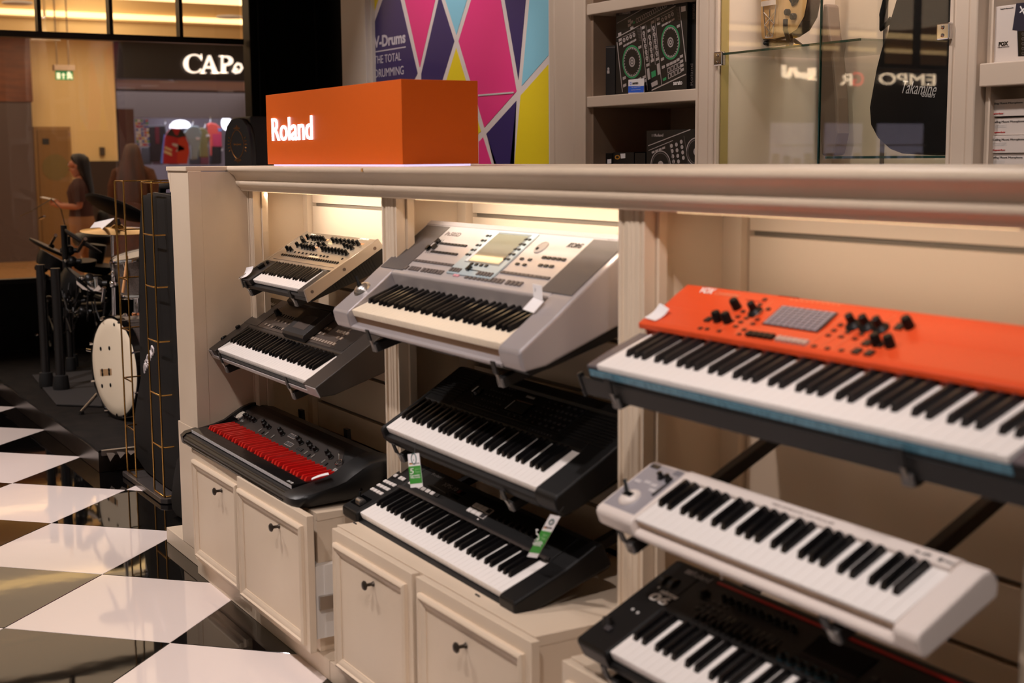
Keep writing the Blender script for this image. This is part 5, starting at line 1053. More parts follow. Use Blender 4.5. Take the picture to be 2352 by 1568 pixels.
# ---- upright cases behind the counter
hc = thing('guitar_case', 'upright black guitar case with a rounded top and a gold oval ornament', 'case', (-8.2, 2.86, .0))
ga = radians(-56)
fu = Vector((-sin(ga), cos(ga), 0)); fn = Vector((cos(ga), sin(ga), 0))
C0 = at(545, 320, Y=2.80); C0.z = 0
W2 = .092
zt = at(545, 271, Y=2.80).z
pr_ = [(-W2 * 1.25, .002), (W2 * 1.25, .002), (W2 * 1.08, zt - .19), (W2 * 1.0, zt - .10), (W2 * .82, zt - .045), (W2 * .5, zt - .010), (W2 * .25, zt), (-W2 * .25, zt), (-W2 * .5, zt - .010), (-W2 * .82, zt - .045), (-W2 * 1.0, zt - .10), (-W2 * 1.08, zt - .19)]
mk = lambda d_, f: [C0 + fu * (p[0] * f) + fn * d_ + Vector((0, 0, p[1] if f == 1 else p[1] * .998)) for p in pr_]
Wd(MB().loft([mk(.0, .97), mk(-.006, 1), mk(-.05, 1), mk(-.056, .97)]).build('shell', M('case_black', (30, 24, 23), .3), hc, smooth=40))
GOLD = M('gold_filigree', (170, 112, 44), .35, .6)
cz = zt - .155
R3 = lambda x, z: C0 + fu * x + fn * .0015 + Vector((0, 0, cz + z))
Wd(MB().tube([R3(.05 * sin(t * pi / 16) * (1 - .18 * abs(cos(t * pi / 16))), .085 * cos(t * pi / 16)) for t in range(32)], .0013, 5, True).build('ornament', GOLD, hc))
for sx, sz in ((0, 1), (0, -1), (1, 0), (-1, 0)):
    m = MB()
    for j in range(-2, 3): m.tube([R3(sx * .056 + (j * .008 if sz else 0), sz * .09 + (j * .018 if sx else 0)), R3(sx * (.072 - abs(j) * .004) + (j * .011 if sz else 0), sz * (.112 - abs(j) * .007) + (j * .022 if sx else 0))], [.0026, .0012], 5)
    Wd(m.build('ornament', GOLD, hc))
text('lettering', 'Saint James', .055, .014, GOLD, hc, hc.matrix_basis.inverted() @ frame(R3(-.0275, -.008), fu, (0, 0, 1)), 0, .0006, .2)
p = at(598, 268, Y=3.12)
tag(MB().box(-.17, .17, -.13, .13, 0, p.z - .004).build('speaker_cabinet', M('speaker_black', (24, 23, 23), .55), bevel=.012), 'plain tall black cabinet standing behind the left end of the orange sign', 'cabinet').location = (p.x, 3.12, .002)
# ------------------------------------------------------------------ gold wire rack with a gig bag
rk = thing('bag_rack', 'tall gold wire rack on a grey tray beside the display unit', 'rack', (-6.24, 1.85, 0))
RX = (-6.545, -6.39, -6.087, -5.935); RY = 1.683; RB = 2.12; TZ = at(270, 416, Y=RY).z
lv = [at(356, y, Y=RY).z for y in (541, 660, 783, 903, 1018)]
for a, b in ((0, 1), (3, 2)):
    xa_, xb_ = RX[a], RX[b]
    for x, y in ((xa_, RY), (xb_, RY), (xa_, RB), (xb_, RB), (xa_, (RY + RB) / 2)): Wd(MB().cyl((x, y, .028), (x, y, TZ), .0042, n=8).build('upright', BRASS, rk, smooth=60))
    for z in [.03] + lv + [TZ]: Wd(MB().tube([(xb_, RY, z), (xa_ + (.012 if a == 0 else -.012), RY, z), (xa_, RY + .012, z), (xa_, RB - .012, z), (xa_ + (.012 if a == 0 else -.012), RB, z), (xb_, RB, z)], .0038, 8).build('ring', BRASS, rk, smooth=60))
Wd(MB().prism([(-6.57, RY - .02), (-5.93, RY - .02), (-5.905, RY + .005), (-5.905, RB + .02), (-6.57, RB + .02)], 2, .002, .026).build('tray', M('tray_grey', (92, 86, 84), .25, .5), rk, bevel=.003))
def gig(name, label, q, yf, dep, z0):
    w = [at(*p, Y=yf) for p in q]; dz = z0 - min(p.z for p in w); o2 = [(p.x, p.z + dz) for p in w]
    cx = sum(p[0] for p in o2) / len(o2); cz = sum(p[1] for p in o2) / len(o2)
    o = thing(name, label, 'bag', (cx, yf + dep / 2, z0))
    R = lambda f, y: [(cx + (p[0] - cx) * f, y, cz + (p[1] - cz) * (1 - (1 - f) * .4)) for p in o2]
    Wd(MB().loft([R(.93, yf), R(.985, yf + .006), R(1, yf + .03), R(1, yf + dep - .03), R(.97, yf + dep)]).build('bag_body', NYL, o, smooth=50))
    for yy in (yf + .028, yf + dep - .028): Wd(MB().tube([(cx + (p[0] - cx) * 1.0, yy, cz + (p[1] - cz) * 1.0) for p in o2], .004, 6, True).build('piping', M('piping', (40, 38, 38), .4), o, smooth=60))
    return o, dz
ql = [(322, 470), (326, 459), (342, 456), (385, 464), (420, 470), (438, 480), (442, 520), (444, 700), (444, 860), (452, 930), (462, 1010), (462, 1080), (448, 1140), (420, 1158), (372, 1128), (330, 1092), (309, 1060), (303, 1010), (308, 950), (320, 880), (318, 820), (316, 700), (316, 560)]
g1, dz = gig('gig_bag', 'tall black gig bag with pale script lettering standing in the gold wire rack', ql, 1.735, .24, .0275)
cb = cr((310, 780, 400, 900), 1176)
lt = MB()
for s_ in ([(515, 350), (570, 430), (578, 520), (540, 620), (516, 560), (505, 450), (515, 350)], [(455, 490), (490, 560), (500, 710)], [(460, 600), (470, 785)], [(432, 625), (395, 622), (375, 700), (385, 800), (425, 870)], [(350, 750), (320, 800), (340, 900), (390, 870), (410, 780)], [(300, 870), (280, 950), (300, 1160)], [(310, 890), (328, 1080)], [(340, 860), (372, 995), (402, 900)]):
    lt.tube([at(*cb(*p), Y=1.733) + Vector((0, 0, dz)) for p in s_], .0048, 6)
Wd(lt.build('script_lettering', M('stitched_white', (226, 216, 216), .6), g1, smooth=60))
Wd(MB().tube([at(372, 462, Y=1.82) + Vector((0, 0, dz)), at(374, 440, Y=1.82) + Vector((0, 0, dz)), at(400, 436, Y=1.82) + Vector((0, 0, dz)), at(404, 464, Y=1.82) + Vector((0, 0, dz))], .018, 8).build('handle', NYL, g1, smooth=60))
q2_ = [(412, 1010), (404, 1022), (396, 1060), (390, 1110), (392, 1135), (402, 1152), (440, 1172), (470, 1180), (470, 1010)]
g2, _ = gig('gig_bag', 'small black quilted bag on the floor against the left end of the display unit', q2_, 1.66, .25, .0015)
g2.location.y += 0
# ------------------------------------------------------------------ acoustic drum kit
BN = Vector((.196, -.98, 0)).normalized(); BD = Vector((-BN.y, BN.x, 0)); BD = -BD if BD.x > 0 else BD
def onpl(q, P0, N): d = at(*q, Y=CAM.y + 1) - CAM; return CAM + d * ((P0 - CAM).dot(N) / d.dot(N))
SHL = M('grey_sparkle_shell', (126, 116, 110), .3, .5, noise=(260, (74, 68, 66)))
HEAD = M('drum_head_cream', (238, 222, 196), .4); PT = .1095
bc = at(263, 856, Y=1.88); bc.z = PT + .284 + .003
dk = thing('bass_drum', 'bass drum with a cream front head and vent holes standing on the black stage', 'drum', (bc.x, bc.y + .2, PT), 'acoustic drum kit')
R_ = .270
Wd(MB().lathe([(R_ - .004, -.40), (R_, -.40), (R_, .0), (R_ - .004, 0)], bc, BN, 48).build('shell', SHL, dk, smooth=40))
Wd(MB().lathe([(0, .004), (R_ * .80, .004), (R_ - .004, .001), (R_ + .002, -.004)], bc, BN, 48).build('front_head', HEAD, dk, smooth=60))
for h0, h1 in ((-.034, .004), (-.40, -.364)): Wd(MB().lathe([(R_ + .0025, h0), (R_ + .014, h0), (R_ + .014, h1), (R_ + .0025, h1), (R_ + .0025, h0)], bc, BN, 48).build('hoop', GLOSSB, dk, smooth=40))
for i in range(8):
    an = 2 * pi * (i + .5) / 8; e = BD * cos(an) + Vector((0, 0, sin(an)))
    p = bc + e * (R_ + .016)
    Wd(MB().cyl(p + BN * .008, p - BN * .12, .0045, n=8).ball(p - BN * .13, .014, .014, .014, 8, 6).bar(p + BN * .008, p - e * .014 + BN * .010, .018, .010).build('lug', CHROME, dk, smooth=50))
ch = cr((50, 640, 340, 1000), 1263)
for x, y, r in ((797, 700, 1), (883, 694, 1), (812, 918, 1), (880, 913, 1), (816, 955, 1), (882, 948, 1), (811, 1072, 1), (895, 1063, 1), (958, 1362, .8), (1043, 1352, .8), (930, 458, .8)):
    p = onpl(ch(x, y), bc, BN); Wd(MB().lathe([(0, .0046), (.0105 * r * 1.15, .0046)], p, BN, 14).build('vent_hole', GLOSSB, dk))
P4 = [onpl(ch(*q), bc, BN) + BN * .0043 for q in ((790, 905), (905, 898), (908, 965), (795, 972))]; Wd(MB().loft([P4, [p + BN * .0002 for p in P4]]).build('vent_plate', M('tan_patch', (176, 140, 100), .5), dk))
for s_ in (1, -1):
    a = bc + BD * (s_ * R_ * .93) + Vector((0, 0, -.10)) - BN * .10; b = a + BD * (s_ * .16) + BN * .13; b.z = PT + .015
    if s_ == 1: b = at(187, 945, Z=PT + .015)
    Wd(MB().tube([a, a.lerp(b, .5), b], .009, 8).tube([a + Vector((0, 0, -.05)), a.lerp(b, .55)], .006, 8).build('spur', CHROME, dk, smooth=60)); Wd(MB().cyl(b, (b.x, b.y, PT + .0005), .013, .016, 10).build('spur_foot', BLACK, dk))
    if s_ == 1: pass
for (x, y) in ((205, 803), (236, 742), (243, 972)):
    p = onpl((x, y), bc - BN * .05, BN); Wd(MB().bar(p - BD * .05, p + BD * .02, .022, .016).cyl(p - BD * .05 - Vector((0, 0, .02)), p - BD * .05 + Vector((0, 0, .02)), .006, n=8).build('claw_hook', CHROME, dk, bevel=.003))
# rack tom and chrome posts
tc = at(322, 628, Y=2.02)
TN = (up * .94 + rt * -.18 - fw * .28).normalized()
tm = thing('rack_tom', 'small chrome rimmed grey rack tom above the bass drum', 'drum', (tc.x, tc.y, tc.z - .1), 'acoustic drum kit')
Wd(MB().lathe([(.122, -.10), (.126, -.10), (.126, .10), (.122, .10)], tc, TN, 32).build('shell', SHL, tm, smooth=40))
for h in (.092, -.104): Wd(MB().lathe([(.127, h), (.137, h), (.137, h + .012), (.132, h + .022), (.127, h + .018), (.127, h)], tc, TN, 32).build('rim', CHROME, tm, smooth=50))
Wd(MB().lathe([(0, .1035), (.122, .1035)], tc, TN, 32).build('batter_head', HEAD, tm))
e1 = TN.orthogonal().normalized(); e2 = TN.cross(e1)
for i in range(8):
    e = e1 * cos(i * pi / 4) + e2 * sin(i * pi / 4); Wd(MB().ball(tc + e * .140 + TN * .04, .012, .012, .022, 8, 6).cyl(tc + e * .142 + TN * .105, tc + e * .142 + TN * .03, .004, n=6).build('lug', CHROME, tm, smooth=50))
zb = bc.z + R_ + .002
ts = thing('cymbal_stand', 'chrome pole with a round clamp rising from the bass drum to the gold cymbal', 'stand', at(262, 735, Y=2.02).to_tuple(), 'acoustic drum kit')
a = at(262, 736, Y=2.02); b = at(257, 535, Y=2.02)
Wd(MB().cyl(a, a.lerp(b, .55), .0135, n=12).build('lower_tube', CHROME, ts, smooth=50)); Wd(MB().cyl(a.lerp(b, .5), b, .0095, n=12).build('upper_tube', CHROME, ts, smooth=50)); Wd(MB().lathe([(.02, -.03), (.024, -.03), (.024, .02), (.018, .026), (.0, .026)], a, (0, 0, 1), 14).build('base_block', CHROME, ts, smooth=40, bevel=.002))
Wd(MB().tube([b + rt * (.018 * cos(i * pi / 6)) + up * (.018 * sin(i * pi / 6) + .006) for i in range(12)], .006, 8, True).build('tilter_ring', CHROME, ts, smooth=60)); Wd(MB().ball(a.lerp(b, .42), .022, .022, .024, 10, 8).bar(a.lerp(b, .42), a.lerp(b, .42) + rt * .05, .016, .016).build('tube_clamp', CHROME, ts, smooth=50))
cyc = at(271, 527, Y=2.02); Wd(MB().tube([b, b + Vector((0, .0, .012)) + rt * .02, cyc - Vector((0, 0, .012)), cyc + Vector((0, 0, .06))], .005, 8).build('cymbal_rod', CHROME, ts, smooth=60))
ts2 = thing('tom_mount', 'second chrome post with a copper collar carrying the rack tom', 'stand', at(312, 735, Y=2.06).to_tuple(), 'acoustic drum kit')
a = at(313, 738, Y=2.06); b = at(311, 655, Y=2.06); Wd(MB().cyl(a, b, .0145, n=12).build('tube', CHROME, ts2, smooth=50)); Wd(MB().lathe([(.02, 0), (.024, .004), (.024, .04), (.02, .045)], a + Vector((0, 0, .005)), (0, 0, 1), 14).build('collar', M('copper', (214, 150, 110), .15, 1), ts2, smooth=50)); Wd(MB().ball(b, .026, .026, .026, 10, 8).build('ball_joint', CHROME, ts2, smooth=60)); Wd(MB().bar(a + rt * -.05, a + rt * .06, .03, .02).build('base_block', CHROME, ts2, bevel=.004))
CYM = M('gold_cymbal', (214, 170, 84), .16, 1)
CN = (Vector((0, 0, 1)) + rt * .03 - fw * .06).normalized()
cy = thing('cymbal', 'gold crash cymbal with a folded leaflet lying on it', 'cymbal', cyc.to_tuple(), 'acoustic drum kit')
Wd(MB().lathe([(.006, .030), (.018, .029), (.03, .022), (.038, .012), (.06, .010), (.13, .003), (.208, -.006), (.208, -.0072), (.13, .0015), (.06, .0085), (.036, .010), (.006, .028)], cyc, CN, 40).build('cymbal_disc', CYM, cy, smooth=50)); Wd(MB().lathe([(.006, .03), (.018, .03), (.016, .044), (.012, .05), (.012, .062), (.0, .064)], cyc, CN, 14).build('wing_nut', BLACK, cy, smooth=40))
L4 = [at(206, 527, Y=2.0), at(233, 527, Y=1.93), at(262, 503, Y=1.96), at(217, 513, Y=2.03)]
lf = thing('leaflet', 'pale folded leaflet lying tilted on the gold cymbal', 'leaflet', L4[0].to_tuple()); Wd(MB().loft([L4, [p + Vector((0, 0, .006)) for p in L4]]).build('sheets', PAPER, lf)); Wd(MB().bar(L4[0] + Vector((0, 0, .001)), L4[1] + Vector((0, 0, .001)), .004, .002).build('coloured_edge', M('violet_edge', (120, 104, 190), .5), lf))
stk = thing('drumstick', 'light wooden drumstick leaning on the rack tom', 'drumstick', at(283, 675, Y=1.88).to_tuple())
a = at(282, 672, Y=1.86); b = at(293, 588, Y=1.90); Wd(MB().tube([a, a.lerp(b, .8), b], [.0075, .007, .004], 8).build('stick', M('hickory', (222, 164, 110), .4), stk, smooth=60))
# ------------------------------------------------------------------ electronic drum kit
ek = thing('electronic_drum_kit', 'black electronic drum kit on a dark pipe rack with rubber feet on the grey mat', 'drum kit', (-8.3, 2.2, .121))
RUB = M('black_rubber', (14, 13, 13), .7); PIPE = M('black_pipe', (22, 20, 20), .35); MESHH = M('grey_mesh_head', (120, 104, 90), .6); PADR = M('rubber_pad', (40, 36, 34), .6)
tops = []
for x, yb, yt, r in ((107, 886, 612, .035), (141, 893, 620, .038), (163, 850, 520, .026), (170, 842, 545, .024)):
    f = at(x, yb, Z=.1215) if yb > 860 else at(x, yb, Z=.1215)
    t = at(x, yt, Y=f.y); t.x = f.x; t.y = f.y
    Wd(MB().cyl((f.x, f.y, .19), (f.x, f.y, t.z), r * .78, n=14).build('rack_post', PIPE, ek, smooth=50)); Wd(MB().lathe([(r * 1.3, 0), (r * 1.35, .02), (r * 1.15, .085), (r * .8, .09)], (f.x, f.y, .1214), (0, 0, 1), 16).build('rubber_foot', RUB, ek, smooth=40)); tops.append(Vector((f.x, f.y, t.z)))
f2 = at(230, 690, Y=2.25)
for p, q, r in (((107, 700), (238, 700), .022), ((141, 650), (245, 690), .018), ((120, 735), (240, 715), .016), ((100, 800), (142, 800), .02)):
    a = at(*p, Y=2.12); b = at(*q, Y=2.3); Wd(MB().cyl(a, b, r, n=12).build('cross_bar', PIPE, ek, smooth=50))
for q in ((104, 640), (112, 690), (141, 700), (150, 670), (166, 600), (100, 615), (160, 575), (205, 640), (225, 650), (176, 690), (190, 715), (135, 640), (100, 770)):
    c = at(*q, Y=2.1); Wd(MB().ball(c, .036, .036, .036, 10, 8).cyl(c - rt * .06, c + rt * .06, .017, n=10).build('clamp', PIPE, ek, smooth=50)); Wd(MB().ball(c - fw * .04 - rt * .03, .012, n=8, m=6).build('wing_bolt', CHROME, ek, smooth=50))
for q0, q1 in (((128, 540), (118, 558)), ((180, 575), (196, 548)), ((151, 620), (128, 648)), ((240, 660), (236, 690)), ((270 - 50, 640), (222, 668)), ((100, 600), (95, 625))): Wd(MB().cyl(at(*q0, Y=2.05), at(*q1, Y=2.05), .012, n=10).build('steel_rod', CHROME, ek, smooth=50))
def pad(name, q0, q1, Y, th, tilt, mat, top=None):
    a = at(*q0, Y=Y); b = at(*q1, Y=Y); c = at((q0[0] + q1[0]) / 2, (q0[1] + q1[1]) / 2, Y=Y); ry = (c - CAM).normalized(); dd = (b - CAM).normalized() * (c - CAM).length + CAM - ((a - CAM).normalized() * (c - CAM).length + CAM); dd -= ry * dd.dot(ry); r = dd.length / 2; dd.normalize(); nn = dd.cross(ry); nn = nn if nn.z > 0 else -nn; nn = (nn - ry * tilt).normalized()
    o = Wd(MB().lathe([(0, -th), (r * .8, -th), (r * .97, -th * .5), (r, 0), (r * .96, .004)], c, nn, 36).build(name, mat, ek, smooth=40)); MB().lathe([(0, .0045), (r * .96, .004)], c, nn, 36).build('playing_surface', top or mat, o, smooth=40); MB().lathe([(.02, .004), (.02, .02), (.012, .03), (0, .03)], c, nn, 14).build('centre_nut', BLACK, o, smooth=40) if 'cymbal' in name else None
pad('cymbal_pad', (67, 546), (166, 592), 2.1, .02, .05, PADR, M('tan_sheen_rubber', (120, 94, 70), .45)); pad('cymbal_pad', (149, 526), (235, 581), 2.15, .02, .03, PADR); pad('cymbal_pad', (196, 447), (345, 505), 2.45, .03, -.20, PADR)
pad('snare_pad', (165, 600), (222, 598), 2.3, .05, .22, BLACK, MESHH); pad('tom_pad', (150, 612), (226, 668), 2.15, .12, .10, BLACK, M('dark_mesh', (46, 42, 42), .5)); pad('tom_pad', (92, 572), (160, 610), 2.05, .09, .02, BLACK); pad('tom_pad', (170, 600), (262, 612), 2.5, .06, .14, BLACK, MESHH); pad('tom_pad', (200, 655), (245, 670), 2.1, .02, .35, BLACK, M('white_mesh', (214, 200, 190), .5)); pad('kick_pad', (205, 560), (245, 565), 2.55, .14, .1, BLACK, M('dark_mesh', (46, 42, 42), .5))
wv = M('white_mesh', (214, 200, 190), .5)
for q in (((175, 645), (205, 668), (190, 664), (176, 652)), ((213, 668), (226, 655), (232, 663), (226, 668))): w = [at(*p, Y=2.02) for p in q]; Wd(MB().loft([w, [p + fw * .01 for p in w]]).build('white_pad_edge', wv, ek))
CBL = M('black_cable', (24, 22, 22), .4)
rnd = random.Random(3)
for i in range(12):
    x = rnd.uniform(104, 225); y = rnd.uniform(635, 700); x2 = x + rnd.uniform(-10, 60); y2 = y + rnd.uniform(0, 60); dp = rnd.uniform(20, 80)
    Wd(MB().tube([at(x + (x2 - x) * t / 8 + rnd.uniform(-2, 2), y + (y2 - y) * t / 8 + dp * sin(pi * t / 8), Y=2.02 + .03 * rnd.random()) for t in range(9)], .0052, 6).build('cable', CBL, ek, smooth=60))
ms = thing('microphone_boom', 'thin boom arm with a small clip reaching over the electronic kit', 'boom arm', at(60, 490, Y=2.3).to_tuple()); Wd(MB().tube([at(46, 496, Y=2.3), at(75, 483, Y=2.32), at(118, 457, Y=2.4), at(140, 480, Y=2.6), at(160, 560, Y=2.65)], .0045, 6).build('boom', PIPE, ms, smooth=60)); Wd(MB().bar(at(91, 502, Y=2.3), at(103, 497, Y=2.3), .016, .016).build('clip', CHROME, ms, bevel=.002))
th_ = thing('drum_throne', 'round black drum throne behind the kit in front of the window', 'stool', at(215, 545, Y=2.62).to_tuple()); c = at(215, 548, Y=2.62); Wd(MB().lathe([(0, -.05), (.14, -.05), (.16, -.02), (.16, .02), (.13, .045), (0, .05)], c, (0, 0, 1), 28).build('seat', M('black_vinyl', (20, 18, 18), .4), th_, smooth=40)); Wd(MB().cyl((c.x, c.y, .111), (c.x, c.y, c.z - .051), .02, n=10).build('post', CHROME, th_, smooth=50))
for i in range(3): an = 2 * pi * i / 3; Wd(MB().cyl((c.x, c.y, .35), (c.x + .2 * cos(an), c.y + .07 * sin(an) - .05, .118), .009, n=8).build('leg', CHROME, th_))
# ------------------------------------------------------------------ mall outside the window
XF = -22
f_at = lambda x, y, X=XF: at(x, y, X=X)
struct(MB().box(-30, -10.71, -24, 14, -.06, 0).build('floor', M('mall_floor', (198, 150, 96), .22, noise=(.8, (188, 140, 88)))))
CREAMW = M('mall_cream_wall', (226, 194, 138), .7)
zc = 4.15
struct(MB().box(-30, -10.71, -24, 14, zc, zc + .1).build('ceiling', M('mall_ceiling', (196, 160, 120), .8)))
zs0, zs1 = f_at(200, 42, -21.2).z, f_at(200, 28, -21.2).z
struct(MB().box(-22.3, -21.25, -24, 14, 3.36, zc).build('trim_2', CREAMW))
COVE = M('cove_glow', (255, 214, 140), emit=2.2, ecol=(255, 214, 150))
cv = thing('cove_light', 'long glowing cove strip along the mall ceiling above the far shopfronts', 'ceiling light', (-21.2, -4, zs0)); Wd(MB().box(-21.2499, -21.2, -24, 14, zs0, zs1).build('diffuser', COVE, cv)); Wd(MB().box(-21.2499, -21.15, -24, 14, zs0 - .03, zs0 - .001).build('housing', CREAMW, cv))
z2 = f_at(515, 3, -16.5).z
cv2 = thing('cove_light', 'second glowing cove strip nearer the shop, just under the top edge of the photo', 'ceiling light', (-16.5, -4, z2)); Wd(MB().box(-16.6, -16.5, -24, 14, z2 - .03, min(z2 + .05, zc - .001)).build('diffuser', COVE, cv2)); Wd(MB().box(-16.6, -16.5, -24, 14, zc - .04, zc - .0005).build('housing', CREAMW, cv2))
LED2 = M('downlight_glow', (255, 240, 214), emit=5)
for i, (q, X) in enumerate((((40, 8), -19), ((527, 40), -20), ((105, 92), -19.5))):
    p = at(*q, X=X); lab = ('round downlight at the top left corner of the photo', 'round downlight above the glowing shop letters', 'round downlight beside the hanging exit sign')[i]
    o = thing('downlight', lab, 'ceiling light', p.to_tuple(), 'mall downlights'); MB().lathe([(0, 0), (.15, 0), (.15, .02), (0, .02)], (0, 0, 0), n=20).build('lamp_face', LED2, o); MB().lathe([(.151, -.005), (.19, -.005), (.19, .02), (.151, .02), (.151, -.005)], (0, 0, 0), n=20).build('trim_ring', WHITE, o)
    if p.z < zc - .1 and i == 2: MB().cyl((0, 0, .021), (0, 0, zc - p.z - .001), .02, n=6).build('drop_rod', CREAMW, o)
Y0 = f_at(68, 235).y; Y1 = f_at(261, 140).y; Y2 = f_at(270, 250).y; Y3 = f_at(308, 300).y
struct(MB().box(-22.3, XF, 2, Y1, 0, 3.36).build('wall_mall', CREAMW))
struct(MB().box(XF + .001, XF + .25, 1.5, Y0, 2.4, 3.36).build('trim_3', M('mall_wood', (120, 66, 34), .45, noise=(3, (98, 52, 28), (1, 1, 6)))))
struct(MB().box(XF + .001, XF + .22, 1.5, Y0 - .02, 0, 2.4).build('trim_4', M('lilac_stone', (92, 76, 72), .3)))
struct(MB().box(XF - .001, XF + .01, 1.5, 3.9, 0, 2.3).build('trim_5', M('peach_column', (150, 112, 82), .5)))
struct(MB().box(XF + .001, XF + .06, f_at(198, 400).y, Y1, 0, f_at(200, 370).z).build('trim_6', M('dark_granite', (58, 42, 30), .3)))
d0, d1 = f_at(75, 300).y, f_at(160, 300).y; zd = f_at(120, 291).z
dr = MB().box(XF + .001, XF + .05, d0, d1, 0, zd).build('door_1', M('door_frame', (150, 112, 66), .5)); struct(dr)
MB().box(XF + .051, XF + .07, d0 + .05, d1 - .05, .01, zd - .05).build('leaf', M('door_leaf', (132, 96, 52), .5), dr); MB().lathe([(0, 0), (.2, 0), (.2, .003), (0, .003)], (XF + .0705, (d0 + d1) / 2 + .02, zd - .62), (1, 0, 0), 24).build('round_sign', M('faded_green', (116, 96, 52), .5), dr); MB().box(XF + .0705, XF + .075, d0 + .12, d0 + .22, zd - .27, zd - .18).build('small_sign', BTXT, dr)
tag(MB().box(XF + .001, XF + .06, f_at(228, 345).y, f_at(239, 345).y, f_at(230, 357).z, f_at(230, 338).z).build('wall_box', M('grey_box', (70, 58, 48), .5), bevel=.005), 'small dark box on the cream mall wall right of the brown door', 'box')
# exit sign hung from two rods
ex = thing('exit_sign', 'green emergency exit sign hanging on two rods before the cream mall wall', 'sign', f_at(146, 165, -21).to_tuple())
a = f_at(122, 149, -21); b = f_at(171, 163, -21); Wd(MB().box(-21.06, -20.94, a.y, b.y, b.z, a.z).build('housing', M('sign_housing', (176, 150, 128), .5), ex, bevel=.004))
a2 = f_at(127, 164, -21); b2 = f_at(168, 184, -21); EXG = M('exit_green', (40, 132, 70), .4, emit=.5); EXW = M('exit_white', (236, 236, 200), .5, emit=.7)
Wd(MB().box(-21.01, -20.99, a2.y, b2.y, b2.z, b.z - .001).build('panel', EXG, ex))
hw = b2.y - a2.y; hh = a2.z - b2.z; g = lambda u, v: (-20.986, a2.y + hw * u, b2.z + hh * v)
def exq(nm, pts): Wd(MB().prism([(g(*p)[1], g(*p)[2]) for p in pts], 0, -20.9895, -20.985).build(nm, EXW, ex))
exq('door_symbol', [(.06, .12), (.26, .12), (.26, .86), (.06, .86)]); exq('arrow_symbol', [(.40, .12), (.48, .12), (.48, .55), (.56, .55), (.44, .86), (.32, .55), (.40, .55)])
rm = MB(); rm.tube([g(.66, .15), g(.76, .38), g(.78, .62)], .018, 6).tube([g(.94, .2), g(.80, .36), g(.78, .45)], .016, 6).tube([g(.64, .55), g(.76, .64), g(.92, .55)], .014, 6).ball(g(.76, .80), .01, .028, .028, 8, 6); Wd(rm.build('running_figure', EXW, ex))
for x in (131, 158): p = f_at(x, 149, -21); Wd(MB().cyl((-21, p.y, p.z), (-21, p.y, zc - .001), .012, n=6).build('rod', M('rod_brown', (120, 96, 70), .5), ex))
# clothing shop
FAS = M('dark_fascia', (30, 21, 18), .3); zf0 = f_at(400, 183).z
struct(MB().box(-22.3, XF + .05, Y1 + .001, 13, zf0, 3.36).build('wall_fascia', FAS))
struct(MB().box(-27, -22.301, Y1, 13, zf0 - .001, zf0 + .06).build('ceiling', M('shop_ceiling', (196, 178, 176), .7)))
xh = -25.2; zh0, zh1 = at(400, 271, X=xh).z, at(400, 210, X=xh).z
struct(MB().box(xh - .1, xh, Y1 + .1, 13, zh0, zf0 - .002).build('trim_7', M('taupe_header', (74, 58, 48), .6)))
struct(MB().box(-22.29, XF + .02, Y2, Y3, 0, f_at(285, 250).z).build('trim_8', M('dark_wood', (66, 32, 20), .35)))
struct(MB().box(-27.1, -27, Y1, 13, 0, zf0).build('wall_shop', M('shop_wall', (150, 144, 158), .6))); struct(MB().box(-27, -22.3, Y1 + .02, Y1 + .1, 0, zf0 - .001).build('wall_shop_side', M('shop_side', (120, 108, 104), .6)))
for i, q in enumerate(((291, 203), (344, 197), (388, 188), (518, 210))):
    p = at(*q, Z=zf0 - .012); o = thing('downlight', 'cool white downlight in the clothing shop ceiling, %s from the left' % ('first', 'second', 'third', 'fourth')[i], 'ceiling light', p.to_tuple(), 'shop downlights'); MB().lathe([(0, 0), (.13, 0), (.13, .01), (0, .01)], (0, 0, 0), n=18).build('lamp_face', M('cool_glow', (232, 230, 255), emit=4), o); MB().lathe([(.131, -.004), (.15, -.004), (.15, .01), (.131, .01), (.131, -.004)], (0, 0, 0), n=18).build('trim_ring', WHITE, o)
for i, q in enumerate(((415, 292), (520, 283))): p = at(*q, X=-26.5); tag(MB().ball(p, .12, .22 if i == 0 else .1, .14, 14, 8).build('shop_lamp', M('cool_lamp', (240, 240, 255), emit=3)), ('bright round lamp above the red jersey in the clothing shop', 'smaller bright lamp at the right of the clothing shop')[i], 'lamp')
# fascia letters with serifs
GLW = M('letter_glow', (255, 236, 216), emit=1.5)
sg = thing('shop_sign', 'glowing white serif capitals on the dark fascia of the clothing shop', 'sign', f_at(480, 150).to_tuple())
def fy(x, y): p = f_at(x, y, XF + .12); return (p.y, p.z)
def lp(nm, pts): Wd(MB().prism([fy(*p) for p in pts], 0, XF + .09, XF + .12).build(nm, GLW, sg))
C = []; Ci = []
for i in range(25):
    an = radians(38 + 284 * i / 24); C.append((446 + 24 * cos(an), 146 - 22 * sin(an))); tw = .45 + .55 * abs(sin((an - pi / 2 * 0) / 1)) ; Ci.append((446 + (24 - 9 * abs(cos(an)) ** .7) * cos(an) + 1.5, 146 - (22 - 3.4) * sin(an)))
lp('letter_c', C + Ci[::-1]); lp('serif', [(462, 124), (464, 124), (464, 139), (462, 137)])
lp('letter_a', [(463, 168), (479, 127), (484, 127), (501, 168), (490, 168), (486, 157), (472, 157), (468, 168)]); lp('serif', [(460, 166), (474, 166), (474, 168.5), (460, 168.5)]); lp('serif', [(486, 166), (504, 166), (504, 168.5), (486, 168.5)])
P_ = [(509, 128)] + [(522 + 14 * sin(radians(a)), 139.5 - 11.5 * cos(radians(a))) for a in range(0, 181, 20)] + [(519, 151), (519, 167), (509, 167)]
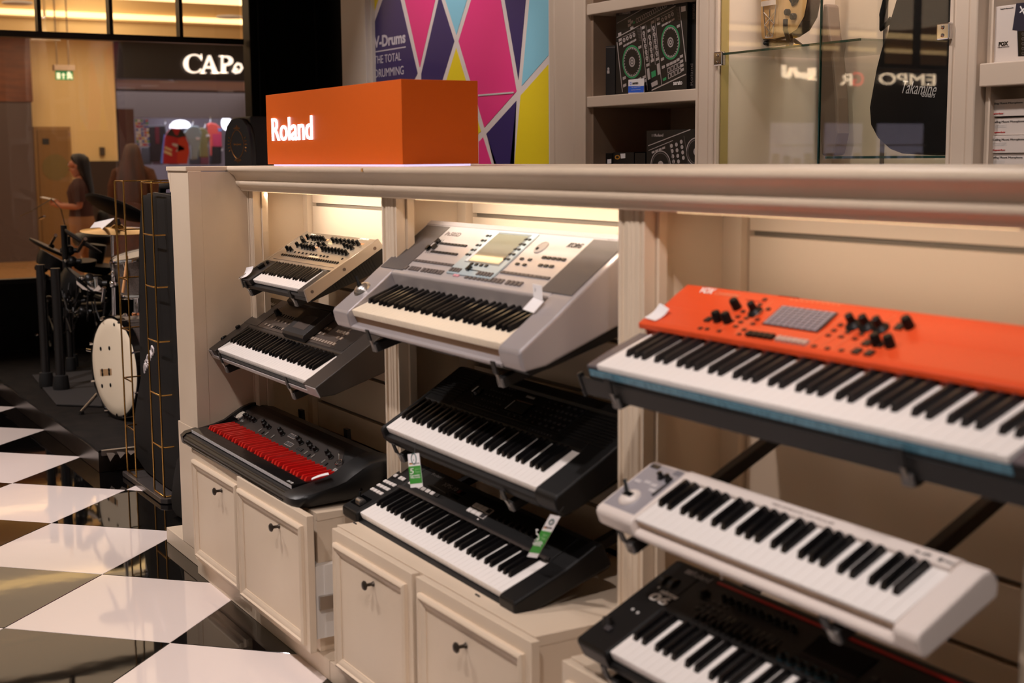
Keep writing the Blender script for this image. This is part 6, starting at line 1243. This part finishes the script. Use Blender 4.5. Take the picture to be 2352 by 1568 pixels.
lp('letter_p', P_); lp('serif', [(504, 165.5), (524, 165.5), (524, 168), (504, 168)]); lp('serif', [(504, 127.5), (512, 127.5), (512, 130), (504, 130)])
Wd(MB().tube([(XF + .12, *fy(*p)) for p in ((536, 166), (540, 152), (545, 146), (553, 148), (556, 156), (550, 165), (541, 167), (535, 163), (538, 158), (546, 160))], .02, 6).build('letter_d', GLW, sg))
Wd(MB().prism([fy(*p) for p in ((513, 132), (522, 133), (526, 139), (522, 145), (513, 146))], 0, XF + .1205, XF + .123).build('letter_hole', FAS, sg)); Wd(MB().prism([fy(*p) for p in ((481, 138), (484, 152), (474, 152))], 0, XF + .1205, XF + .123).build('letter_hole', FAS, sg))
# merchandise and garments
def garment(name, label, X, body, mats, stripes=(), group='garments in the clothing shop', extra=()):
    w = [at(*p, X=X) for p in body]; o = thing(name, label, 'clothing', (X, sum(p.y for p in w) / len(w), min(p.z for p in w)), group)
    Wd(MB().prism([(p.y, p.z) for p in w], 0, X - .06, X).build('garment_body', mats, o, bevel=.02))
    for nm, pts, m in list(stripes) + list(extra): v = [at(*p, X=X + .006) for p in pts]; Wd(MB().prism([(p.y, p.z) for p in v], 0, X + .0005, X + .006).build(nm, m, o))
    top = max(w, key=lambda p: p.z); Wd(MB().tube([(X - .03, top.y, top.z), (X - .03, top.y + .02, top.z + .06), (X - .03, top.y, top.z + .1)], .008, 5).build('hanger_hook', CHROME, o)); return o
jr = M('jersey_red', (176, 20, 34), .6); jb = M('jersey_black', (34, 28, 32), .6); jo = M('jersey_orange', (196, 54, 24), .6); jc = M('jersey_cream', (214, 186, 140), .6)
q_ = cr((290, 260, 620, 400), 2352)
J = lambda L_: [q_(*p) for p in L_]
garment('jersey', 'red hockey jersey with black shoulders and striped sleeves in the shop', -23.2, J([(640, 380), (680, 310), (740, 240), (880, 250), (960, 330), (1010, 470), (1040, 640), (1000, 830), (610, 830), (620, 600)]), jr, [('shoulder', J([(650, 360), (690, 300), (740, 240), (800, 350), (840, 370), (890, 255), (960, 330), (975, 380), (840, 400), (720, 370)]), jb), ('orange_side', J([(850, 420), (930, 380), (1010, 470), (1035, 620), (995, 825), (830, 825)]), jo), ('sleeve_stripe', J([(640, 540), (750, 590), (745, 625), (630, 575)]), jc), ('sleeve_stripe', J([(625, 600), (745, 650), (748, 700), (615, 645)]), jc), ('emblem', J([(750, 490), (830, 500), (950, 560), (955, 600), (810, 630), (850, 560), (760, 530)]), M('emblem_grey', (190, 180, 180), .5))])
garment('shirt', 'pale blue grey shirt hanging right of the red jersey in the shop', -23.6, J([(940, 330), (1000, 250), (1090, 200), (1190, 210), (1240, 330), (1200, 560), (1170, 750), (1060, 760), (1050, 520)]), M('shirt_blue', (150, 168, 172), .6), [('chest_print', J([(1140, 390), (1205, 395), (1205, 435), (1140, 430)]), M('print_white', (226, 222, 226), .5))])
garment('shirt', 'olive green shirt hanging behind the pale shirt in the shop', -23.8, J([(1200, 240), (1290, 240), (1350, 320), (1380, 420), (1340, 450), (1350, 720), (1210, 720)]), M('shirt_olive', (138, 130, 86), .6), [('chest_print', J([(1310, 345), (1365, 345), (1370, 385), (1310, 385)]), MATS['print_white'])])
garment('dark_shirt', 'dark garments hanging left of the red jersey in the shop', -24.0, J([(360, 210), (540, 200), (640, 200), (660, 330), (600, 520), (560, 800), (400, 800), (380, 500)]), jb, [('maroon_panel', J([(470, 220), (540, 220), (545, 500), (480, 500)]), M('maroon', (92, 20, 34), .6)), ('blue_trim', J([(620, 350), (645, 350), (600, 820), (560, 820)]), M('trim_blue', (96, 126, 196), .5))])
garment('bag_display', 'coral and pink caps and bags stacked at the right of the shop', -24.2, J([(1320, 190), (1380, 150), (1470, 170), (1560, 240), (1570, 540), (1560, 700), (1390, 700), (1380, 420)]), M('coral', (214, 84, 72), .6), [('pink_bag', J([(1410, 340), (1560, 330), (1560, 540), (1420, 540)]), M('pink_bag', (190, 60, 96), .6)), ('blue_item', J([(1500, 240), (1565, 250), (1560, 300), (1510, 300)]), M('item_blue', (110, 140, 200), .5)), ('dark_item', J([(1400, 545), (1560, 545), (1560, 820), (1400, 820)]), jb), ('white_item', J([(1540, 580), (1580, 580), (1580, 615), (1540, 615)]), MATS['print_white'])])
for i, (x, c) in enumerate(((520, (60, 30, 40)), (1120, (40, 36, 40)), (1260, (90, 36, 44)), (1450, (44, 40, 46)), (330, (50, 44, 46)), (780, (52, 48, 60)))):
    garment('garment_row', 'dark folded garments on the %s low rack from the left in the shop' % ('second', 'fourth', 'fifth', 'sixth', 'first', 'third')[i], -25.0 - .05 * i, J([(x - 70, 560), (x + 90, 550), (x + 100, 840), (x - 80, 840)]), M('garment_%d' % i, c, .7))
for i, (x, c) in enumerate(((470, (120, 110, 130)), (900, (96, 90, 110)), (1290, (130, 96, 100)))):
    garment('garment_row', 'greyish garments on the %s upper rail at the back of the shop' % ('left', 'middle', 'right')[i], -26.2, J([(x - 120, 250), (x + 150, 240), (x + 150, 520), (x - 120, 520)]), M('garmentb_%d' % i, c, .7))
bd = thing('poster_board', 'board of small colourful stickers at the left side of the clothing shop', 'board', at(330, 310, X=-22.9).to_tuple()); w = [at(*p, X=-22.9) for p in J([(135, 85), (345, 100), (385, 540), (170, 560)])]; Wd(MB().prism([(p.y, p.z) for p in w], 0, -22.95, -22.9).build('board', M('board_lilac', (190, 184, 214), .5), bd))
rr2 = random.Random(5)
cols = [(196, 40, 60), (60, 90, 190), (230, 226, 236), (220, 180, 60), (60, 150, 90), (236, 236, 244), (170, 40, 110)]
for i in range(9):
    for j in range(5):
        c = rr2.choice(cols); x = 145 + 44 * j + i * 4 + rr2.uniform(-6, 6); y = 105 + 49 * i + rr2.uniform(-6, 6); v = [at(*p, X=-22.895) for p in J([(x, y), (x + 34, y), (x + 34, y + 30), (x, y + 30)])]
        Wd(MB().prism([(p.y, p.z) for p in v], 0, -22.8995, -22.893).build('sticker', M('sticker_%d' % cols.index(c), c, .4), bd))
# signs along the same mall front that show as reflections in the display glass
MS = thing('mall_sign', 'glowing block letter sign on the mall front, seen mirrored in the display glass', 'sign', (-21.8, -15, 2.7))
struct(MB().box(-22.3, XF, -24, 1.99, 0, 2.2).box(-22.3, XF + .05, -24, 1.99, 2.2, 3.36).build('wall_mall_front', M('mall_dark_front', (52, 38, 34), .4)))
def refl(x, y, X=XF + .1):                       # point on the far mall front whose mirror image in the cabinet glass is seen at (x, y)
    d = at(x, y, Y=CAM.y + 1) - CAM; t = (BY - CAM.y) / d.y; p = CAM + d * t; d.y = -d.y; return p + d * ((X - p.x) / d.x)
GW2 = M('mirror_sign_glow', (255, 226, 190), emit=9)
def rsign(s_, x0, x1, yb, yt, m, bold=.0):
    a = refl(x0, yb); b = refl(x1, yb); t = refl(x1, yt); y0, y1 = min(a.y, b.y), max(a.y, b.y)
    text('lettering', s_, y1 - y0, t.z - b.z, m, MS, MS.matrix_basis.inverted() @ frame((XF + .1, y0, b.z), (0, 1, 0), (0, 0, 1)), bold, .02)
rsign('EMPO', 2017, 2146, 197, 171, GW2); rsign('G', 1957, 1982, 198, 166, M('mirror_sign_red', (230, 40, 40), emit=6)); rsign('R', 1928, 1955, 196, 170, GW2); 
for pts, w in ((((1800, 140), (1800, 173), (1812, 174)), .06), (((1812, 174), (1816, 160), (1826, 160), (1829, 172), (1850, 174), (1860, 174), (1861, 157)), .06), (((1868, 156), (1868, 172), (1858, 174)), .06), (((1860, 180), (1860, 184)), .07), (((1869, 180), (1869, 184)), .07)):
    Wd(MB().tube([refl(*p) for p in pts], w, 6).build('lettering', GW2, MS))
for i, (x0, x1, y0, y1) in enumerate(((1768, 1868, 275, 352), (1892, 1980, 275, 372), (2012, 2120, 270, 372))):
    a = refl(x0, y1, XF + .01); b = refl(x1, y0, XF + .01); ya, yb_ = min(a.y, b.y), max(a.y, b.y)
    o = thing('shop_window', 'bright shop window display on the mall front, %s of three mirrored in the glass' % ('first', 'second', 'third')[i], 'shop window', (XF, (ya + yb_) / 2, 0))
    Wd(MB().box(XF + .001, XF + .02, ya, yb_, .2, 2.18).build('backlit_panel', M('window_glow', (176, 168, 190), emit=1.3), o))
    for j in range(4): Wd(MB().box(XF + .021, XF + .12, ya + .05, yb_ - .05, .5 + .4 * j, .53 + .4 * j).build('shelf', WHITE, o))
    for j in range(12): yy = ya + .12 + (yb_ - ya - .3) * ((j % 4) / 3); zz = .53 + .4 * (j // 4); Wd(MB().box(XF + .03, XF + .10, yy, yy + .16, zz + .001, zz + .12 + .05 * (j % 3)).build('packet', M('packet_%d' % (j % 4), ((200, 190, 200), (170, 60, 60), (110, 120, 170), (226, 222, 220))[j % 4], .5), o))
# ------------------------------------------------------------------ people walking past the window
def skin(name, chains, mats, parent, lvl=2, smooth=True):
    """one continuous surface grown from joint chains [(point, radius), ...]; chains share joints by index name"""
    vs_, rad, es, idx = [], [], [], {}
    for ch in chains:
        prev = None
        for key, p, r in ch:
            if key is None or key not in idx:
                vs_.append(p); rad.append(r); i = len(vs_) - 1
                if key: idx[key] = i
            else: i = idx[key]
            if prev is not None: es.append((prev, i))
            prev = i
    me = bpy.data.meshes.new(name); me.from_pydata([tuple(v) for v in vs_], es, []); me.materials.append(mats)
    o = bpy.data.objects.new(name, me); COL.objects.link(o); o.parent = parent
    sk = o.modifiers.new('skin', 'SKIN'); sk.use_smooth_shade = True
    for i, r in enumerate(rad): me.skin_vertices[0].data[i].radius = r if isinstance(r, tuple) else (r, r)
    me.skin_vertices[0].data[0].use_root = True
    ss = o.modifiers.new('subsurf', 'SUBSURF'); ss.levels = lvl; ss.render_levels = lvl
    return o
def ell(rings, n=22):
    return MB().loft([[(cx + rx * cos(2 * pi * i / n), cy + ry * sin(2 * pi * i / n), cz) for i in range(n)] for cx, cy, cz, rx, ry in rings])
SKN = M('skin', (196, 124, 92), .5); HAIR = M('dark_hair', (30, 20, 17), .4)
wb = at(180, 352, X=-15); wb.z = 0
fx = -Vector((rt.x, rt.y, 0)).normalized(); fx = (fx + Vector((fw.x, fw.y, 0)).normalized() * -.15).normalized(); sy = Vector((-fx.y, fx.x, 0))
Pm = Matrix(((fx.x, sy.x, 0, wb.x), (fx.y, sy.y, 0, wb.y), (0, 0, 1, .001), (0, 0, 0, 1)))
wo = thing('person', 'person with long dark hair in a brown T-shirt and beige trousers looking at papers', 'person', mtx=Pm)
V = lambda x, y, z: (x, y, z)
body = [[('pel', V(0, 0, .86), (.115, .145)), ('wai', V(0, 0, 1.0), (.088, .115)), ('che', V(.01, 0, 1.18), (.10, .135)), ('nec0', V(0, 0, 1.30), (.05, .075)), ('nec', V(.012, 0, 1.345), .045), ('hd0', V(.03, 0, 1.40), .062), ('hd1', V(.03, 0, 1.47), (.088, .074)), ('hd2', V(.02, 0, 1.535), .055)],
        [('hd0', 0, 0), ('chin', V(.075, 0, 1.385), .026)], [('hd1', 0, 0), ('nose', V(.118, 0, 1.452), .012)]]
for s_, knx, anx in ((1, .10, .02), (-1, -.06, -.22)):
    body.append([('pel', 0, 0), (None, V(0, s_ * .085, .80), .085), (None, V(knx, s_ * .09, .46), .056), (None, V(anx, s_ * .09, .10), .036), (None, V(anx + .04, s_ * .09, .035), .032), (None, V(anx + .15, s_ * .095, .025), .024)])
for s_ in (1, -1):
    sh, el, wr = V(0, s_ * .155, 1.27), V(-.02, s_ * .19, 1.03), V(.20, s_ * .10, 1.04)
    k_ = 'wr%d' % s_
    body.append([('nec0', 0, 0), (None, sh, .052), (None, V(-.012, s_ * .18, 1.14), .043), (None, el, .038), (None, V(.10, s_ * .15, 1.035), .033), (k_, wr, .025), ('pa%d' % s_, V(.255, s_ * .075, 1.055), (.018, .032))])
    for j in range(4): body.append([('pa%d' % s_, 0, 0), (None, V(.275, s_ * (.062 + .014 * j - .018), 1.075 - .006 * j), .0085), (None, V(.30 - .004 * abs(j - 1), s_ * (.05 + .012 * j - .018), 1.09 - .012 * j), .0075), (None, V(.315 - .006 * abs(j - 1), s_ * (.035 + .010 * j - .014), 1.095 - .016 * j), .0065)])
    body.append([(k_, 0, 0), (None, V(.235, s_ * .06, 1.085), .0095), (None, V(.262, s_ * .045, 1.105), .008)])
skin('body', body, SKN, wo)
for s_ in (1, -1):
    MB().ball((.100, s_ * .03, 1.472), .010, .012, .008, 8, 6).build('eye', M('eye_white', (226, 216, 206), .3), wo); MB().ball((.109, s_ * .031, 1.472), .004, .006, .006, 8, 6).build('iris', GLOSSB, wo); MB().tube([(.104, s_ * .014, 1.490), (.103, s_ * .045, 1.491)], .004, 6).build('eyebrow', HAIR, wo); MB().ball((.02, s_ * .076, 1.455), .014, .007, .022, 8, 6).build('ear', SKN, wo)
MB().tube([(.096, -.022, 1.418), (.108, 0, 1.42), (.096, .022, 1.418)], .006, 6).build('lips', M('lips', (150, 70, 62), .4), wo, smooth=60)
ell([(0, 0, 1.592, .012, .012), (.002, 0, 1.583, .062, .055), (-.008, 0, 1.55, .092, .082), (-.022, 0, 1.50, .092, .090), (-.042, 0, 1.44, .078, .09), (-.06, 0, 1.38, .062, .088), (-.085, 0, 1.30, .048, .088), (-.105, 0, 1.2, .040, .085), (-.112, 0, 1.1, .03, .07), (-.115, 0, 1.04, .012, .03)]).build('hair', HAIR, wo, smooth=70)
SHB = M('brown_shirt', (70, 34, 26), .8)
sm = ell([(0, 0, .93, .126, .165), (0, 0, 1.0, .118, .155), (.005, 0, 1.1, .122, .152), (.012, 0, 1.18, .128, .158), (.008, 0, 1.25, .105, .165), (0, 0, 1.295, .075, .125), (.004, 0, 1.325, .055, .066)])
for s_ in (1, -1): sm.tube([(.0, s_ * .10, 1.26), (0, s_ * .155, 1.255), (-.008, s_ * .185, 1.19), (-.016, s_ * .196, 1.08)], [.075, .072, .066, .058], 12)
sm.build('shirt', SHB, wo, smooth=70)
tm_ = ell([(0, 0, .80, .125, .172), (0, 0, .88, .135, .17), (0, 0, .96, .118, .155)])
for s_, knx, anx in ((1, .10, .02), (-1, -.06, -.22)): tm_.tube([(0, s_ * .085, .84), (.02 if s_ > 0 else 0, s_ * .09, .74), (knx, s_ * .092, .46), ((knx + anx) / 2 - .01, s_ * .092, .28), (anx, s_ * .092, .07)], [.105, .10, .078, .076, .068], 14)
tm_.build('trousers', M('beige_trousers', (170, 122, 84), .8), wo, smooth=70)
for s_, anx in ((1, .02), (-1, -.22)): MB().ball((anx + .05, s_ * .092, .034), .13, .045, .034, 12, 8).build('shoe', BLACK, wo, smooth=60)
skin('shoulder_bag', [[('a', V(-.20, -.16, 1.0), (.07, .10)), ('b', V(-.20, -.16, .86), (.08, .12)), ('c', V(-.20, -.16, .74), (.07, .11))]], M('bag_black', (20, 18, 18), .6), wo)
pp = tag(MB().add([(.27, -.09, 1.105), (.27, .09, 1.105), (.40, .09, 1.135), (.40, -.09, 1.135), (.27, -.09, 1.107), (.27, .09, 1.107), (.40, .09, 1.137), (.40, -.09, 1.137)], [(3, 2, 1, 0), (4, 5, 6, 7), (0, 1, 5, 4), (1, 2, 6, 5), (2, 3, 7, 6), (3, 0, 4, 7)]).build('papers', PAPER), 'white papers held in the hands of the person in the brown T-shirt', 'papers'); pp.matrix_world = Pm
w2 = at(303, 327, X=-16.5); w2.z = 0
f2_ = Vector((fw.x, fw.y, 0)).normalized(); s2_ = Vector((-f2_.y, f2_.x, 0))
P2m = Matrix(((f2_.x, s2_.x, 0, w2.x), (f2_.y, s2_.y, 0, w2.y), (0, 0, 1, .001), (0, 0, 0, 1)))
pz = thing('person', 'person with very long brown hair in a brown coat seen from behind', 'person', mtx=P2m)
b2_ = [[('pel', V(0, 0, .92), (.12, .15)), ('wai', V(0, 0, 1.08), (.095, .12)), ('che', V(0, 0, 1.28), (.11, .14)), ('nk', V(0, 0, 1.42), (.055, .08)), ('n2', V(.01, 0, 1.47), .048), ('h0', V(.02, 0, 1.53), .066), ('h1', V(.02, 0, 1.60), (.088, .076)), ('h2', V(.01, 0, 1.66), .055)], [('h1', 0, 0), (None, V(.108, 0, 1.585), .012)]]
for s_ in (1, -1):
    b2_.append([('pel', 0, 0), (None, V(0, s_ * .09, .86), .088), (None, V(.03, s_ * .09, .49), .06), (None, V(0, s_ * .09, .1), .038), (None, V(.04, s_ * .09, .035), .032), (None, V(.15, s_ * .095, .025), .024)]); b2_.append([('nk', 0, 0), (None, V(0, s_ * .17, 1.38), .055), (None, V(-.01, s_ * .22, 1.1), .042), (None, V(.04, s_ * .23, .88), .028), ('q%d' % s_, V(.06, s_ * .23, .81), (.018, .03))])
    for j in range(4): b2_.append([('q%d' % s_, 0, 0), (None, V(.045 + .014 * j, s_ * .232, .755), .0085), (None, V(.05 + .012 * j, s_ * .225, .72 + .004 * abs(j - 1)), .0072)])
    b2_.append([('q%d' % s_, 0, 0), (None, V(.09, s_ * .215, .785), .0095), (None, V(.10, s_ * .205, .755), .008)])
skin('body', b2_, SKN, pz)
for s_ in (1, -1): MB().ball((.093, s_ * .03, 1.61), .010, .012, .008, 8, 6).build('eye', MATS['eye_white'], pz); MB().ball((.01, s_ * .078, 1.59), .014, .007, .022, 8, 6).build('ear', SKN, pz)
MB().tube([(.092, -.022, 1.555), (.100, 0, 1.556), (.092, .022, 1.555)], .006, 6).build('lips', MATS['lips'], pz, smooth=60)
BH = M('brown_hair', (88, 48, 26), .55, noise=(14, (60, 32, 18), (1, 1, .15))); BCO = M('brown_coat', (96, 54, 30), .85, noise=(18, (76, 42, 24)))
ell([(0, 0, 1.712, .012, .012), (0, 0, 1.70, .07, .065), (-.012, 0, 1.65, .10, .095), (-.03, 0, 1.58, .10, .11), (-.055, 0, 1.48, .09, .14), (-.08, 0, 1.36, .075, .175), (-.10, 0, 1.2, .065, .19), (-.11, 0, 1.05, .055, .18), (-.115, 0, .98, .02, .12)]).build('hair', BH, pz, smooth=70)
cm_ = ell([(0, 0, .40, .22, .30), (0, 0, .7, .20, .265), (0, 0, .95, .165, .215), (0, 0, 1.1, .15, .19), (0, 0, 1.28, .15, .19), (0, 0, 1.38, .12, .18), (0, 0, 1.43, .075, .11), (0, 0, 1.46, .058, .07)])
for s_ in (1, -1): cm_.tube([(0, s_ * .12, 1.37), (0, s_ * .18, 1.36), (-.01, s_ * .235, 1.2), (.0, s_ * .25, 1.05), (.04, s_ * .245, .88)], [.085, .08, .075, .07, .06], 12)
cm_.build('coat', BCO, pz, smooth=70)
for s_ in (1, -1): MB().ball((.05, s_ * .092, .034), .13, .045, .034, 12, 8).build('shoe', BLACK, pz, smooth=60)
